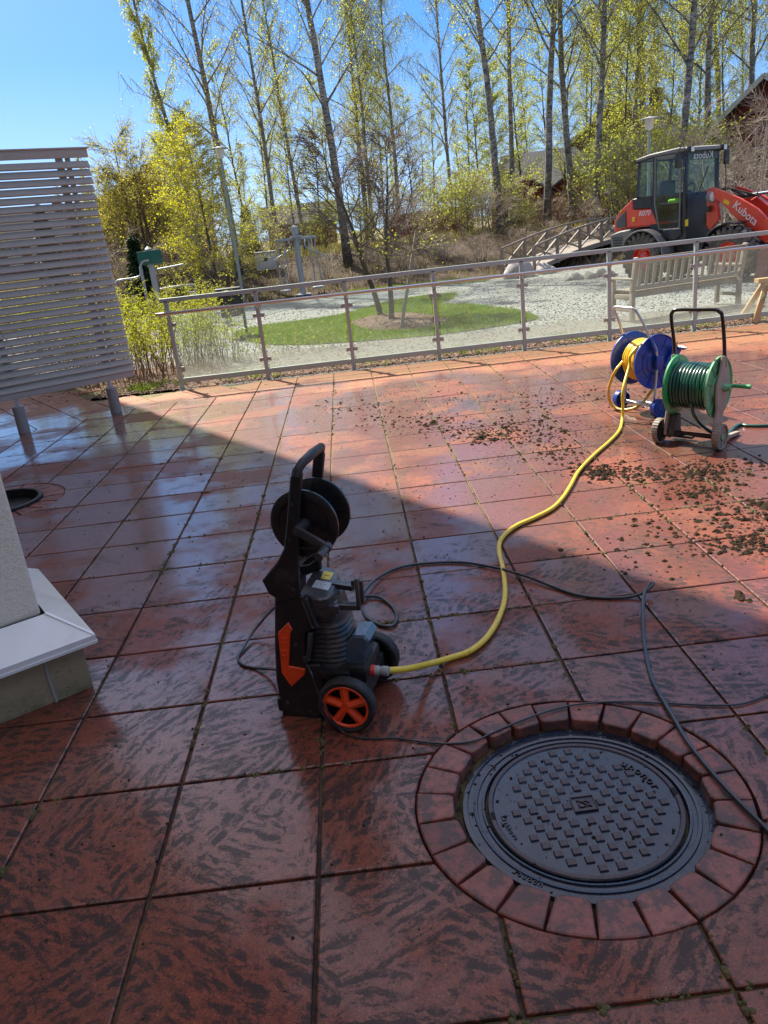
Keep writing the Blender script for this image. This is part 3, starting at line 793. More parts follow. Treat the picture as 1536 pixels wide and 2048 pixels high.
# stone-dust path in front of the lawn and round it
sheet('path', smooth_outline([(-9, 11.5), (-5, 10.6), (-1, 9.6), (3, 9.35), (7, 9.6), (11, 10.4), (9, 11.2), (5, 11.0), (2, 11.2), (-1, 11.5), (-4, 12.8), (-5.2, 15.5), (-4.5, 19), (-1.5, 21.3), (2.5, 21.8), (6, 22.5), (10, 24), (9.5, 26), (2, 25.0), (-4, 24.6), (-8.0, 21), (-9.5, 16)]), -.030, M_PATH)
LAWN = smooth_outline(gpts([(466, 668), (520, 650), (600, 640), (690, 626), (770, 604), (840, 591), (908, 585), (900, 596), (880, 606), (925, 606), (980, 611), (1045, 621), (1076, 633), (1040, 642), (960, 655), (876, 667), (790, 674), (700, 681), (610, 686), (530, 685)]), 3)
sheet('lawn', LAWN, -.022, M_LAWN)
LAWN2 = smooth_outline(gpts([(690, 573), (800, 566), (900, 557), (960, 553), (975, 560), (900, 567), (800, 577), (700, 585)]), 4)
sheet('lawn', LAWN2, -.022, M_LAWN)
MUL = smooth_outline(gpts([(703, 643), (740, 631), (800, 624), (860, 628), (893, 640), (860, 652), (800, 659), (735, 656)]), 4)
sheet('mulch_circle', MUL, -.012, M_MULCH)
# dark rubber/gravel pad round the exercise machines
sheet('exercise_pad', smooth_outline(gpts([(330, 640), (480, 640), (600, 612), (760, 600), (830, 580), (700, 583), (560, 585), (400, 600), (330, 615)]), 3), -.026, soil_mat('grey_crushed_stone', (.20, .21, .205), (.30, .31, .30), (.12, .12, .12), 9))
# earth bank
q = MB(); fan(q, [26.6, 27.2, 27.8, 28.4, 29, 29.6, 30.2, 30.8, 31.4, 32, 32.8], R(-16), R(34), 90, -.02); struct('earth_bank', q, M_BANK, 180)

# light gravel strip at the foot of the railing
M_PEB = simple('pebble', (.21, .20, .18), .8, var=.35, scale=60)
M_CHIP = simple('brown_leaf_litter', (.24, .16, .11), .85, var=.4, scale=50)
rnd = random.Random(8)
def rubble(q, x, y, z, s, rnd, flat=.7):
    n = 5; a0 = rnd.uniform(0, 6)
    base = [(x+s*math.cos(a0+2*PI*i/n)*rnd.uniform(.6, 1.2), y+s*math.sin(a0+2*PI*i/n)*rnd.uniform(.6, 1.2), z-s*.15) for i in range(n)]
    mid = [(x+s*.95*math.cos(a0+.5+2*PI*i/n)*rnd.uniform(.5, 1.2), y+s*.95*math.sin(a0+.5+2*PI*i/n)*rnd.uniform(.5, 1.2), z+s*flat*rnd.uniform(.3, .8)) for i in range(n)]
    q.add(base+mid+[(x+rnd.uniform(-.3, .3)*s, y+rnd.uniform(-.3, .3)*s, z+s*flat*rnd.uniform(.9, 1.2))], [(i, (i+1) % n, n+(i+1) % n, n+i) for i in range(n)]+[(n+i, n+(i+1) % n, 2*n) for i in range(n)])
q = MB()
for k in range(9000): rubble(q, rnd.uniform(-2.2, 7.2), rnd.uniform(8.34, 8.62), -.032, rnd.uniform(.006, .014), rnd)
tag(obj('gravel', q, M_PEB), 'strip of pale gravel at the foot of the glass railing', 'gravel', kind='stuff')
q = MB()
for k in range(9000):
    x, y = rnd.uniform(-4.4, 7.5), rnd.uniform(8.62, 9.2)
    if x < -1.7: y = rnd.uniform(8.4, 11)
    s = rnd.uniform(.012, .035); a_ = rnd.uniform(0, 6); t = rnd.uniform(-.5, .5); ca, sa = math.cos(a_)*s, math.sin(a_)*s
    z = -.015+rnd.uniform(0, .02)
    q.add([(x-ca, y-sa, z), (x+sa*.4, y-ca*.4, z+.006), (x+ca, y+sa, z+t*s), (x-sa*.4, y+ca*.4, z+.008)], [(0, 1, 2, 3)])
tag(obj('leaf_litter', q, M_CHIP), 'brown leaf litter and bark in the planting strip behind the railing', 'leaf litter', kind='stuff')
# stones of the gravel yard near the railing
q = MB()
for k in range(16000):
    r_ = 11.2+14*rnd.random()**1.5; a_ = rnd.uniform(R(-24), R(33)); x, y = r_*math.sin(a_), -2.3+r_*math.cos(a_)
    if _inside((x, y), LAWN) or _inside((x, y), MUL) or y < 9.3: continue
    rubble(q, x, y, -.03, rnd.uniform(.008, .022), rnd, .6)
tag(obj('gravel_stones', q, M_PEB), 'loose grey stones scattered over the gravel yard beyond the railing', 'gravel', kind='stuff')
# grass on the lawns
def leafmat(name, c1, c2, tr=.35, sc=3, rough=.6):
    a = NT(name); P = a.geo(); ri = a.n('ShaderNodeNewGeometry').outputs['Random Per Island']
    c = a.mix(a.math('ADD', a.math('MULTIPLY', ri, .55), a.ramp(a.noise(.9, 4, .6, P), [(.35, 0.0), (.65, .5)]), True), c1, c2); a.set(Base_Color=c, Roughness=rough, Specular_IOR_Level=.25)
    tl = a.n('ShaderNodeBsdfTranslucent'); a.l(a.mix(1.0, c, (1.0, 1.0, .5), 'MULTIPLY'), tl.inputs[0])
    m = a.n('ShaderNodeMixShader'); m.inputs[0].default_value = tr; a.l(a.p.outputs[0], m.inputs[1]); a.l(tl.outputs[0], m.inputs[2]); a.l(m.outputs[0], a.out.inputs[0]); return a.m
M_GRASS = leafmat('fresh_grass', (.13, .22, .025), (.27, .34, .06), .45)
M_DRYG = leafmat('dry_spring_grass', (.22, .20, .08), (.42, .36, .18), .3)
def blades(q, x, y, z, h, wd, rnd, lean=.3):
    a_ = rnd.uniform(0, 6.28); dx, dy = math.cos(a_)*wd, math.sin(a_)*wd; lx, ly = rnd.gauss(0, lean)*h, rnd.gauss(0, lean)*h
    q.add([(x-dx, y-dy, z), (x+dx, y+dy, z), (x+lx, y+ly, z+h)], [(0, 1, 2)])
q = MB()
for LW, num, ex in ((LAWN, 60000, True), (LAWN2, 9000, False)):
    xs_ = [p[0] for p in LW]; ys_ = [p[1] for p in LW]; k = 0; tries = 0
    while k < num and tries < num*4:
        tries += 1; x, y = rnd.uniform(min(xs_), max(xs_)), rnd.uniform(min(ys_), max(ys_))
        if not _inside((x+rnd.gauss(0, .07), y+rnd.gauss(0, .07)), LW) or (ex and _inside((x, y), MUL)): continue
        if math.sin(x*3.1)*math.sin(y*2.3)+rnd.uniform(-1, 1) < -.9: continue
        blades(q, x, y, -.02, rnd.uniform(.02, .055), .007, rnd, .5); k += 1
tag(obj('grass', q, M_GRASS), 'short fresh green grass of the kidney shaped lawn round the young trees', 'grass', kind='stuff')
q = MB()
for k in range(5000):
    x, y = rnd.uniform(MUL[0][0]-1, MUL[0][0]+6), rnd.uniform(10.5, 16)
    if not _inside((x, y), MUL): continue
    s = rnd.uniform(.01, .035); a_ = rnd.uniform(0, 6); ca, sa = math.cos(a_)*s, math.sin(a_)*s
    q.add([(x-ca, y-sa, -.01), (x+sa*.4, y-ca*.4, .004), (x+ca, y+sa, rnd.uniform(0, .02)), (x-sa*.4, y+ca*.4, .006)], [(0, 1, 2, 3)])
tag(obj('wood_chips', q, M_CHIP), 'wood chips in the round mulch bed under the staked trees', 'wood chips', kind='stuff')
q = MB()
for k in range(60000):
    r_ = 27+25*rnd.random()**1.6; a_ = rnd.uniform(R(-32), R(36)); x, y = r_*math.sin(a_), -2.3+r_*math.cos(a_)
    if r_ < 31.5 and -.28 < a_ and rnd.random() < .85: continue
    if math.sin(x*.9)*math.sin(y*.7+x*.3)+rnd.uniform(-.8, .8) < -.2: continue
    blades(q, x, y, gz(x, y)-.05, rnd.uniform(.08, .38), rnd.uniform(.012, .03), rnd, .35)
tag(obj('meadow_grass', q, M_DRYG), 'dry yellow spring grass on the ground behind the earth bank', 'grass', kind='stuff')
q = MB()
for k in range(260):
    x, y = rnd.uniform(-3.4, 7), rnd.uniform(8.66, 9.3)
    if math.sin(x*4)+rnd.uniform(-1, 1) < .2: continue
    for j in range(22): blades(q, x+rnd.gauss(0, .04), y+rnd.gauss(0, .03), -.02, rnd.uniform(.03, .13), .005, rnd, .4)
tag(obj('weeds', q, M_GRASS), 'green weeds sprouting along the planting strip behind the railing', 'weeds', kind='stuff')
# ================================================================== PRESSURE WASHER
M_BK = simple('black_machine_plastic', (.014, .0135, .014), .42, var=.35, scale=18, dirt=(.095, .075, .062), dirt_amt=.42, bump=.12)
M_BK2 = simple('dark_grey_motor_cover', (.035, .035, .037), .4, var=.3, scale=18, dirt=(.14, .12, .10), dirt_amt=.6, bump=.15, coat=.4)
M_BLU = simple('wet_blue_grey_pump', (.055, .085, .115), .25, var=.3, scale=14, dirt=(.26, .25, .23), dirt_amt=.7, coat=.8)
M_OR = simple('orange_plastic', (.90, .075, .012), .38, var=.12, scale=14, dirt=(.12, .035, .015), dirt_amt=.7, coat=.3)
M_RUB = simple('black_tyre_rubber', (.018, .018, .018), .6, var=.3, scale=30, dirt=(.13, .11, .09), dirt_amt=.45)
M_GRY = simple('grey_connector_plastic', (.30, .30, .30), .5); M_YST = simple('yellow_sticker', (.72, .55, .03), .45, dirt=(.3, .25, .1)); M_WST = simple('white_sticker', (.62, .66, .68), .45, dirt=(.3, .3, .3)); M_INK = simple('black_ink', (.02, .02, .02), .6)
WO = Vector((.100, .200, 0)); WU = Vector((.948, -.319, 0)); WV = Vector((.319, .948, 0))
pw = thing('pressure_washer', 'black electric pressure washer with orange trim and orange wheel hub on the wet paving', 'pressure washer', WO, math.atan2(WU.y, WU.x))
# local axes: x = WU, y = WV (away from the camera), z up
def W(px, py, v):                           # local (x, z) on the machine's plane y = v
    o = WO+WV*v; return VPl(px, py, (o.x, o.y), (WU.x, WU.y))
def Wp(px, py, v): s_, z = W(px, py, v); return Vector((s_, v, z))
def wprism(q, pix, v, th, bev=.003): return q.prism([W(a_, b, v) for a_, b in pix], (0, v+th/2, 0), (1, 0, 0), (0, 0, 1), th, bev)
AR = [(584, 938), (579, 960), (576, 1000), (573, 1040), (567, 1097), (554, 1124), (523, 1162), (537, 1189), (565, 1206), (599, 1193), (596, 1141), (597, 1060), (600, 985), (603, 950), (597, 936)]
q = MB(); wprism(q, AR, .045, .022, .005); obj('side_arm', q, M_BK, pw, 40)
ARl = [W(a_, b, .045) for a_, b in AR]
q = MB(); q.prism(ARl, (0, .285, 0), (1, 0, 0), (0, 0, 1), .022, .005); obj('side_arm', q, M_BK, pw, 40)
g0, g1 = W(595, 942, .05); top = W(590, 925, .05)
q = MB(); q.tube([(g0-.006, .045, g1-.02), (g0, .052, g1+.002), (g0+.012, .075, g1+.022), (g0+.014, .17, g1+.026), (g0+.012, .265, g1+.022), (g0, .285, g1+.002), (g0-.006, .292, g1-.02)], [.014, .016, .0165, .018, .0165, .016, .014], 12); obj('grip', q, M_BK, pw, 60)
q = MB()                                     # screws and a moulded seam on the near side
for (a__, b__) in ((583, 1010), (579, 1080), (560, 1140), (586, 1180), (590, 1290), (575, 1405), (620, 1425)):
    c__ = Wp(a__, b__, .032); q.lathe([(.0, .0), (.0055, .0), (.0055, .006), (0, .006)], c__-Vector((0, .002, 0)), (0, 1, 0), 10)
obj('screws', q, M_BK2, pw, 30)['kind'] = 'stuff'
# reel
rc, rz = W(609, 1047, .088)
M_BKG = simple('glossy_black_reel', (.012, .012, .013), .3, var=.3, scale=25, dirt=(.08, .06, .05), dirt_amt=.25, coat=.3)
def disc(v, rad, side, c=(rc, rz)):
    q = MB(); pr = [(0, 0), (.035, 0), (.04, .004), (rad*.72, .004), (rad*.75, .009), (rad-.006, .009), (rad, .006), (rad, -.004), (rad-.004, -.006), (rad*.3, -.006), (0, -.006)]
    q.lathe(pr, (c[0], v, c[1]), (0, -side, 0), 56); 
    for k in range(12):
        a_ = k*PI/6; d = Vector((math.cos(a_), 0, math.sin(a_)))
        q.beam(Vector((c[0], v+side*.006, c[1]))+d*.035, Vector((c[0], v+side*.006, c[1]))+d*(rad-.01), .003, .007, (0, 1, 0))
    return q
re_ = obj('reel', MB().lathe([(.05, -.065), (.05, .065)], (rc, .155, rz), (0, 1, 0), 32), M_BKG, pw, 40)
for k, v in enumerate((.088, .222)):
    obj('reel_flange', disc(v, .129, 1 if k == 0 else -1), M_BKG, re_, 30)
q = MB()
for k in range(9):                          # last turns of the thin high pressure hose
    y = .105+k*.012; q.tube([(rc+(.062)*math.cos(t*PI/14), y+t*.0004, rz+.062*math.sin(t*PI/14)) for t in range(28)], .006, 6, closed=True)
obj('wound_hose', q, M_RUB, re_, 60)
ch = Wp(607, 1058, .06); ce = Wp(655, 1092, .035); kn = Wp(650, 1090, .03)
q = MB(); q.lathe([(.0, -.045), (.014, -.045), (.016, -.03), (.02, .0), (.024, .02), (.024, .03)], (rc, .055, rz), (0, 1, 0), 20)
q.beam((rc-.012, .022, rz+.006), (ce.x, .022, ce.z), .034, .016, (0, 1, 0), .006)
q.lathe([(.0, -.012), (.018, -.012), (.02, -.008), (.02, .01), (.0, .012)], (ce.x, .022, ce.z), (0, 1, 0), 20)
cr = obj('crank', q, M_BK2, pw, 40)
q = MB(); q.lathe([(.010, -.075), (.0155, -.075), (.0165, -.07), (.015, -.02), (.016, .01), (0, .01)], (ce.x, .012, ce.z), (0, 1, 0), 20); obj('crank_knob', q, M_BK2, cr, 40)
q = MB()
for z in (.0, .028): 
    a_ = W(600, 1118, .06); q.tube([(a_[0]-.01, .056, a_[1]-z), (a_[0]+.03, .06, a_[1]-z+.004), (a_[0]+.05, .07, a_[1]-z+.016)], .003, 6)
    q.tube([(a_[0]-.01, .056, a_[1]-z), (a_[0]-.01, .29, a_[1]-z)], .006, 8)
obj('cross_rod', q, M_BK2, pw, 60)
# lower housing: side cheek, back shell
CH = [(549, 1196), (549, 1290), (552, 1360), (562, 1412), (566, 1438), (590, 1446), (640, 1447), (648, 1380), (640, 1330), (612, 1330), (612, 1268), (622, 1262), (620, 1230), (608, 1192), (585, 1190)]
q = MB(); wprism(q, CH, .050, .030, .006); wprism(q, CH, .26, .03, .006); obj('side_cheek', q, M_BK, pw, 40)
BK_ = [W(a_, b, .06) for a_, b in [(549, 1196), (549, 1290), (552, 1360), (562, 1412), (566, 1438)]]
q = MB(); pl = BK_+[(p[0]+.045, p[1]) for p in BK_[::-1]]; q.prism(pl, (0, .17, 0), (1, 0, 0), (0, 0, 1), .22, .004); obj('back_shell', q, M_BK, pw, 40)
q = MB(); x0 = W(566, 1440, .06)[0]; q.box((x0+.10, .17, .045), (.22, .235, .06), None, .012); q.box((x0+.02, .17, .012), (.04, .2, .024), None, .005); obj('base', q, M_BK, pw, 40)
OT = [(576.4, 1244.9), (584.4, 1259.2), (580.6, 1267.7), (577.6, 1332), (610.3, 1338), (609.4, 1349), (583.2, 1373.5), (563.7, 1345.6), (556.1, 1267.7), (557, 1264)]
q = MB(); q.prism([W(a_, b, .045) for a_, b in OT], (0, .047, 0), (1, 0, 0), (0, 0, 1), .010, .0025)
ot = obj('orange_trim', q, M_OR, pw, 30)
q = MB()
for (a_, b) in ((569, 1276), (567, 1285), (567, 1301), (569, 1311)):
    q = MB(); c = Wp(a_, b, .041); q.tube([c+Vector((-.012, 0, .002)), c+Vector((.002, -.001, -.001)), c+Vector((.014, 0, .003))], .0022, 6); obj('vent_rib', q, M_OR, ot, 60)
# motor: ribbed, leaning towards the wheels
mc0 = W(652, 1180, .17); mc1 = W(676, 1335, .17)
A0 = Vector((mc0[0]-.012, .165, mc0[1]-.01)); A1 = Vector((mc1[0]-.012, .165, mc1[1]+.005)); ax = (A1-A0); ML = ax.length; ax.normalize()
q = MB(); e2 = Vector((0, 1, 0)); e1 = ax.cross(e2).normalized()
def superell(cn, rx, ry, n=40, p=3.2):
    return [cn+e1*(math.copysign(abs(math.cos(t))**(2/p), math.cos(t))*rx)+e2*(math.copysign(abs(math.sin(t))**(2/p), math.sin(t))*ry) for t in [2*PI*k/n for k in range(n)]]
def loft(q, rings):
    n = len(rings[0]); vs_ = [p for r_ in rings for p in r_]; fs = [(i*n+k, i*n+(k+1) % n, (i+1)*n+(k+1) % n, (i+1)*n+k) for i in range(len(rings)-1) for k in range(n)]
    fs += [tuple(range(n))[::-1], tuple((len(rings)-1)*n+k for k in range(n))]; q.add(vs_, fs)
rg = []
for k in range(33):
    t = k/32; rib = .0 if t < .30 or t > .80 else (.003 if k % 2 == 0 else -.002)
    rx = .072+.018*math.sin(t*PI)+.012*t+rib; ry = .085+.010*t+rib; rg.append(superell(A0+ax*(t*ML), rx, ry))
loft(q, rg); obj('motor_cover', q, M_BK2, pw, 30)
q = MB()                                     # slanting louvres on the near face of the cover
for k in range(7):
    t = .36+k*.062; c = A0+ax*(t*ML); rx = .088
    pts = [c-e1*(-rx*.7)+e2*-.088+ax*-.03, c+e2*-.102+ax*.0, c-e1*(rx*.75)+e2*-.090+ax*.018]
    pts = [c+e1*(rx*.86)+e2*-.062+ax*-.028, c+e1*(rx*.35)+e2*-.093-ax*.012, c-e1*(rx*.35)+e2*-.094+ax*.006, c-e1*(rx*.86)+e2*-.066+ax*.020]
    q.tube(spline(pts, 4), [.003]*13, 6)
obj('cooling_ribs', q, M_BK2, pw, 60)['kind'] = 'stuff'
# top box with the stickers
def topq(px, py): return Wp(px, py, .06)
tz = .47
lidpx = [(615, 1191), (601, 1182), (628, 1136), (642, 1130), (664, 1135), (678, 1146), (677, 1160), (668, 1184), (655, 1195), (640, 1198), (625, 1196)]
def onp(px, py, z):                          # local point at height z on the photo ray
    p = GP(px, py, z)-WO; return Vector((p.dot(WU), p.dot(WV), z))
tz = W(655, 1196, .065)[1]+.005
poly = [onp(a_, b, tz) for a_, b in lidpx]
q = MB(); q.prism([(p.x, p.y) for p in poly], (0, 0, tz-.022), (1, 0, 0), (0, 1, 0), .045, .007); tb = obj('switch_box', q, M_BK2, pw, 40)
c0 = Vector((sum(p.x for p in poly)/len(poly), sum(p.y for p in poly)/len(poly), 0))
q = MB(); q.prism([((p.x-c0.x)*.93+c0.x, (p.y-c0.y)*.93+c0.y) for p in poly], (0, 0, tz-.075), (1, 0, 0), (0, 1, 0), .07, .01); obj('box_skirt', q, M_BK, pw, 40)
def decal(px4, mat, name, lines, par):
    P4 = [onp(a_, b, tz+.0012) for a_, b in px4]; q = MB(); q.add(P4+[p+Vector((0, 0, .0008)) for p in P4], [(0,1,2,3), (4,5,6,7), (0,1,5,4), (1,2,6,5), (2,3,7,6), (3,0,4,7)])
    o = obj(name, q, mat, par); ux = (P4[1]-P4[0]); uy = (P4[3]-P4[0])
    for (u, v, s_, tx) in lines:
        put_text(tx, s_, P4[0]+ux*u+uy*v+Vector((0, 0, .001)), ux, uy, M_INK, o, 'print', .0002, 'LEFT')
    return o
decal([(641.5, 1157), (659.7, 1160.5), (668.3, 1145.5), (648.5, 1142)], M_YST, 'warning_sticker', [(.1, .8, .008, '  /!\\'), (.06, .50, .0085, '-@@@<'), (.1, .2, .009, '<(] I')], tb)
decal([(623.8, 1174), (656.5, 1181), (663.5, 1166), (633, 1160)], M_WST, 'rating_plate', [(.08, .85, .0075, 'LM 1600 - 40'), (.05, .6, .0065, '230V ~ 50Hz   IPX5'), (.05, .38, .0065, '130 bar   7 l/min'), (.05, .14, .0065, 'CE  @  1850 W')], tb)
# cable hook at the front
q = MB(); hz = tz-.05
h0 = onp(672, 1165, tz-.015); h1 = onp(712, 1168, tz-.02); h2 = onp(722, 1196, tz-.035); h3 = onp(713, 1222, tz-.07); h4 = onp(672, 1215, tz-.07)
K = [Wp(672, 1171, .15), Wp(706, 1176, .15), Wp(708, 1158, .15), Wp(722, 1152, .10), Wp(727, 1184, .09), Wp(721, 1215, .09), Wp(700, 1222, .09), Wp(672, 1216, .09)]
q.beam(Wp(668, 1168, .18), Wp(708, 1174, .16), .035, .022, (0, 0, 1), .004)
q.beam(Wp(716, 1156, .14), Wp(721, 1212, .11), .016, .05, (0, 1, 0), .005)
q.beam(Wp(666, 1211, .10), Wp(722, 1212, .11), .035, .022, (0, 0, 1), .004)
q.beam(Wp(707, 1158, .17), Wp(707, 1178, .17), .012, .03, (0, 1, 0), .003)
q.beam(Wp(722, 1160, .07), Wp(726, 1206, .07), .012, .018, (0, 1, 0), .003)
obj('cable_hook', q, M_BK2, pw, 40)
q = MB(); q.box(Wp(655, 1212, .10), (.09, .09, .05), None, .006); q.box(Wp(671, 1217, .06), (.03, .03, .03), None, .003); q.beam(Wp(606, 1198, .055), Wp(628, 1256, .05), .012, .02, (0, 1, 0), .003); q.beam(Wp(612, 1196, .055), Wp(636, 1254, .05), .010, .02, (0, 1, 0), .003)
obj('mounting_bracket', q, M_BK2, pw, 40)
q = MB(); q.beam(Wp(622, 1265, .05), Wp(618, 1312, .05), .018, .022, (0, 1, 0), .004); q.box(Wp(614, 1316, .048), (.03, .02, .02), None, .004); obj('cord_outlet', q, M_BK2, pw, 40)
# pump
q = MB(); pc = Wp(716, 1312, .20)
wprism(q, [(648, 1322), (668, 1316), (704, 1272), (728, 1272), (738, 1284), (728, 1336), (716, 1350), (690, 1352), (660, 1344)], .10, .12, .008)
obj('pump', q, M_BLU, pw, 40)
q = MB(); cc = Wp(735, 1340, .13)
q.lathe([(0, -.05), (.020, -.05), (.020, .02), (.0, .03)], cc, (1, 0, 0), 24); obj('water_inlet', q, M_BK2, pw, 40)
q = MB(); q.box(Wp(690, 1362, .14), (.13, .16, .07), None, .01); q.beam(Wp(640, 1345, .06), Wp(700, 1350, .06), .03, .03, (0, 1, 0), .005); obj('chassis', q, M_BK, pw, 40)
q = MB(); q.lathe([(.006, 0), (.009, .0), (.009, .035), (.006, .04)], Wp(733, 1362, .12), (0, 0, 1), 14); obj('drain_tap', q, simple('white_plastic', (.6, .6, .58), .5), pw, 40)
q = MB(); q.lathe([(.0195, -.018), (.0215, -.016), (.0215, .012), (.019, .018), (.012, .018)], cc+Vector((.016, 0, 0)), (1, 0, 0), 24); obj('red_coupling', q, simple('red_coupling_plastic', (.62, .035, .02), .4, dirt=(.2, .03, .02), dirt_amt=.4), pw, 40)
# wheels
def wheel(v, side):
    c = Vector((W(694, 1403, .0)[0], v, .112)); e = Vector((0, -side, 0))
    n = thing('wheel', None, None, (0, 0, 0)); n.parent = pw
    q = MB(); q.lathe([(.088, -.022), (.104, -.024), (.111, -.018), (.112, 0), (.111, .018), (.104, .024), (.088, .022)], c, e, 64, closed_prof=True)
    q.lathe([(.091, .0225), (.102, .0255), (.102, .024), (.091, .021)], c, e, 64, closed_prof=True)
    obj('tyre', q, M_RUB, n, 35)
    q = MB(); q.lathe([(.0905, .020), (.0905, .012), (.082, .010), (.079, .014), (.079, .020), (.082, .0235), (.088, .0235)], c, e, 64, closed_prof=True)
    q.lathe([(0, .022), (.020, .022), (.026, .014), (.026, -.0)], c, e, 24)
    for k in range(5):
        a_ = k*2*PI/5+PI/2+.02; d = Vector((math.cos(a_), 0, math.sin(a_))); p_ = Vector((-d.z, 0, d.x))
        q.add([c+d*.015+p_*.013+e*.019, c+d*.015-p_*.013+e*.019, c+d*.081-p_*.017+e*.014, c+d*.081+p_*.017+e*.014,
               c+d*.015+e*.027, c+d*.08+e*.021, c+d*.015+p_*.013, c+d*.015-p_*.013, c+d*.081-p_*.017, c+d*.081+p_*.017],
              [(0, 4, 5, 3), (4, 1, 2, 5), (0, 3, 9, 6), (1, 7, 8, 2), (3, 5, 2, 8, 9), (0, 6, 7, 1, 4)])
    obj('rim', q, M_OR, n, 30)
    q = MB(); q.lathe([(.0, -.01), (.088, -.01)], c, e, 40); obj('wheel_disc', q, M_BK, n)
wheel(.0, 1); wheel(.345, -1)
q = MB(); wc = W(694, 1403, 0)[0]; q.tube([(wc, .0, .112), (wc, .345, .112)], .009, 10); obj('axle', q, M_STEEL, pw, 60)
q = MB(); q.box((wc-.02, .17, .13), (.17, .27, .07), None, .012); q.box((wc, .17, .19), (.13, .20, .08), None, .02); obj('axle_housing', q, M_BK, pw, 40)

# ================================================================== HOSES AND CORD
def ground_path(pix, z): return [GP(a_, b, z) if not isinstance(z, list) else GP(a_, b, z[i]) for i, (a_, b) in enumerate(pix)]
def hosemat(name, col, rough=.35, dirt=(.12, .09, .04), amt=.8):
    a = NT(name); P = a.geo(); c = a.mix(a.noise(40, 4, .6, P), tuple(x*.85 for x in col), tuple(min(1, x*1.1) for x in col))
    c = a.mix(a.ramp(a.noise(55, 6, .8, P), [(.55, 0.0), (.66, amt)]), c, dirt); a.set(Base_Color=c, Roughness=rough, Coat_Weight=.3, Coat_Roughness=.2); return a.m
M_YH = hosemat('yellow_hose', (.80, .56, .035)); M_BH = hosemat('black_hose', (.022, .026, .030), .3, (.08, .07, .06), .4); M_GH = hosemat('dark_green_hose', (.012, .09, .06), .28, (.06, .09, .05), .4)
inl = WO+WU*(cc.x+.075)+WV*cc.y; inl.z = cc.z
yh = [(inl.x-.015*WU.x, inl.y-.015*WU.y, inl.z)]
yp = [(812, 1338, inl.z*.78), (858, 1328, .045), (900, 1316, .0155), (940, 1302, .0155), (975, 1273, .0155), (1000, 1230, .0155), (1010, 1188, .0155), (1006, 1140, .0155), (998, 1100, .0155), (1004, 1076, .0155), (1030, 1053, .0155), (1070, 1035, .0155), (1104, 1017, .0155), (1126, 995, .0155), (1142, 970, .0155), (1158, 942, .0155), (1186, 912, .0155), (1220, 882, .0155), (1238, 862, .0155), (1244, 842, .0155)]
yh += [tuple(GP(a_, b, z)) for a_, b, z in yp]
# ---------------------------------------------------------------- reel carts (local x along the axle, y away, z up)
M_BLP = simple('blue_reel_plastic', (.008, .055, .36), .38, var=.25, scale=10, dirt=(.12, .10, .10), dirt_amt=.45, coat=.3)
M_GRP = simple('green_reel_plastic', (.035, .36, .12), .4, var=.2, scale=10, dirt=(.22, .26, .15), dirt_amt=.6, coat=.2)
M_GRP2 = simple('faded_green_plastic', (.13, .42, .20), .5, var=.15, scale=10, dirt=(.40, .36, .27), dirt_amt=.8)
M_BEI = simple('dirty_beige_plastic', (.36, .31, .25), .6, var=.2, scale=14, dirt=(.12, .085, .06), dirt_amt=.6, bump=.2)
M_BEI2 = simple('dark_plastic_leg', (.05, .045, .04), .5, var=.3, dirt=(.2, .16, .12))
M_BKT = simple('black_steel_tube', (.018, .015, .013), .25, .3, coat=.5); M_SLV = simple('silver_steel_tube', (.52, .54, .55), .3, .8, .08)
def flange(name, x, side, R_, c, mat, par, ribs=10, tint2=None, thick=.007):
    q = MB(); q.lathe([(0, 0), (.05, 0), (.06, .012), (.10, .012), (.11, .0), (R_-.012, .0), (R_-.006, .009), (R_, .009), (R_, -.004), (R_-.01, -.007), (.06, -.007), (0, -.007)], (x, c[0], c[1]), (side, 0, 0), 56)
    for k in range(ribs):
        a_ = 2*PI*k/ribs+.3; d = Vector((0, math.cos(a_), math.sin(a_)))
        q.beam(Vector((x+side*.003, c[0], c[1]))+d*.06, Vector((x+side*.003, c[0], c[1]))+d*(R_-.01), .005, .008, (1, 0, 0))
        q.beam(Vector((x-side*.008, c[0], c[1]))+d*.10, Vector((x-side*.008, c[0], c[1]))+d*(R_-.02), .004, .004, (1, 0, 0))
    q.lathe([(R_*.62, .0), (R_*.62, .006), (R_*.64, .006), (R_*.64, 0)], (x, c[0], c[1]), (side, 0, 0), 48, closed_prof=True)
    return obj(name, q, mat, par, 30)
def coil(r0, x0, x1, c, hr, layers, rnd):
    q = MB(); pts = []
    for L in range(layers):
        n = int((x1-x0)/(hr*2.04)); rr = r0+L*hr*1.75
        for k in range(n):
            xx = x0+hr+(k+.5*(L % 2))*hr*2.04; dx = rnd.uniform(-.003, .003); dr = rnd.uniform(-.003, .004)
            q.tube([(xx+dx+.002*math.sin(t*.7+k), c[0]+(rr+dr)*math.cos(2*PI*t/36), c[1]+(rr+dr)*math.sin(2*PI*t/36)) for t in range(36)], hr, 7, closed=True)
    return q
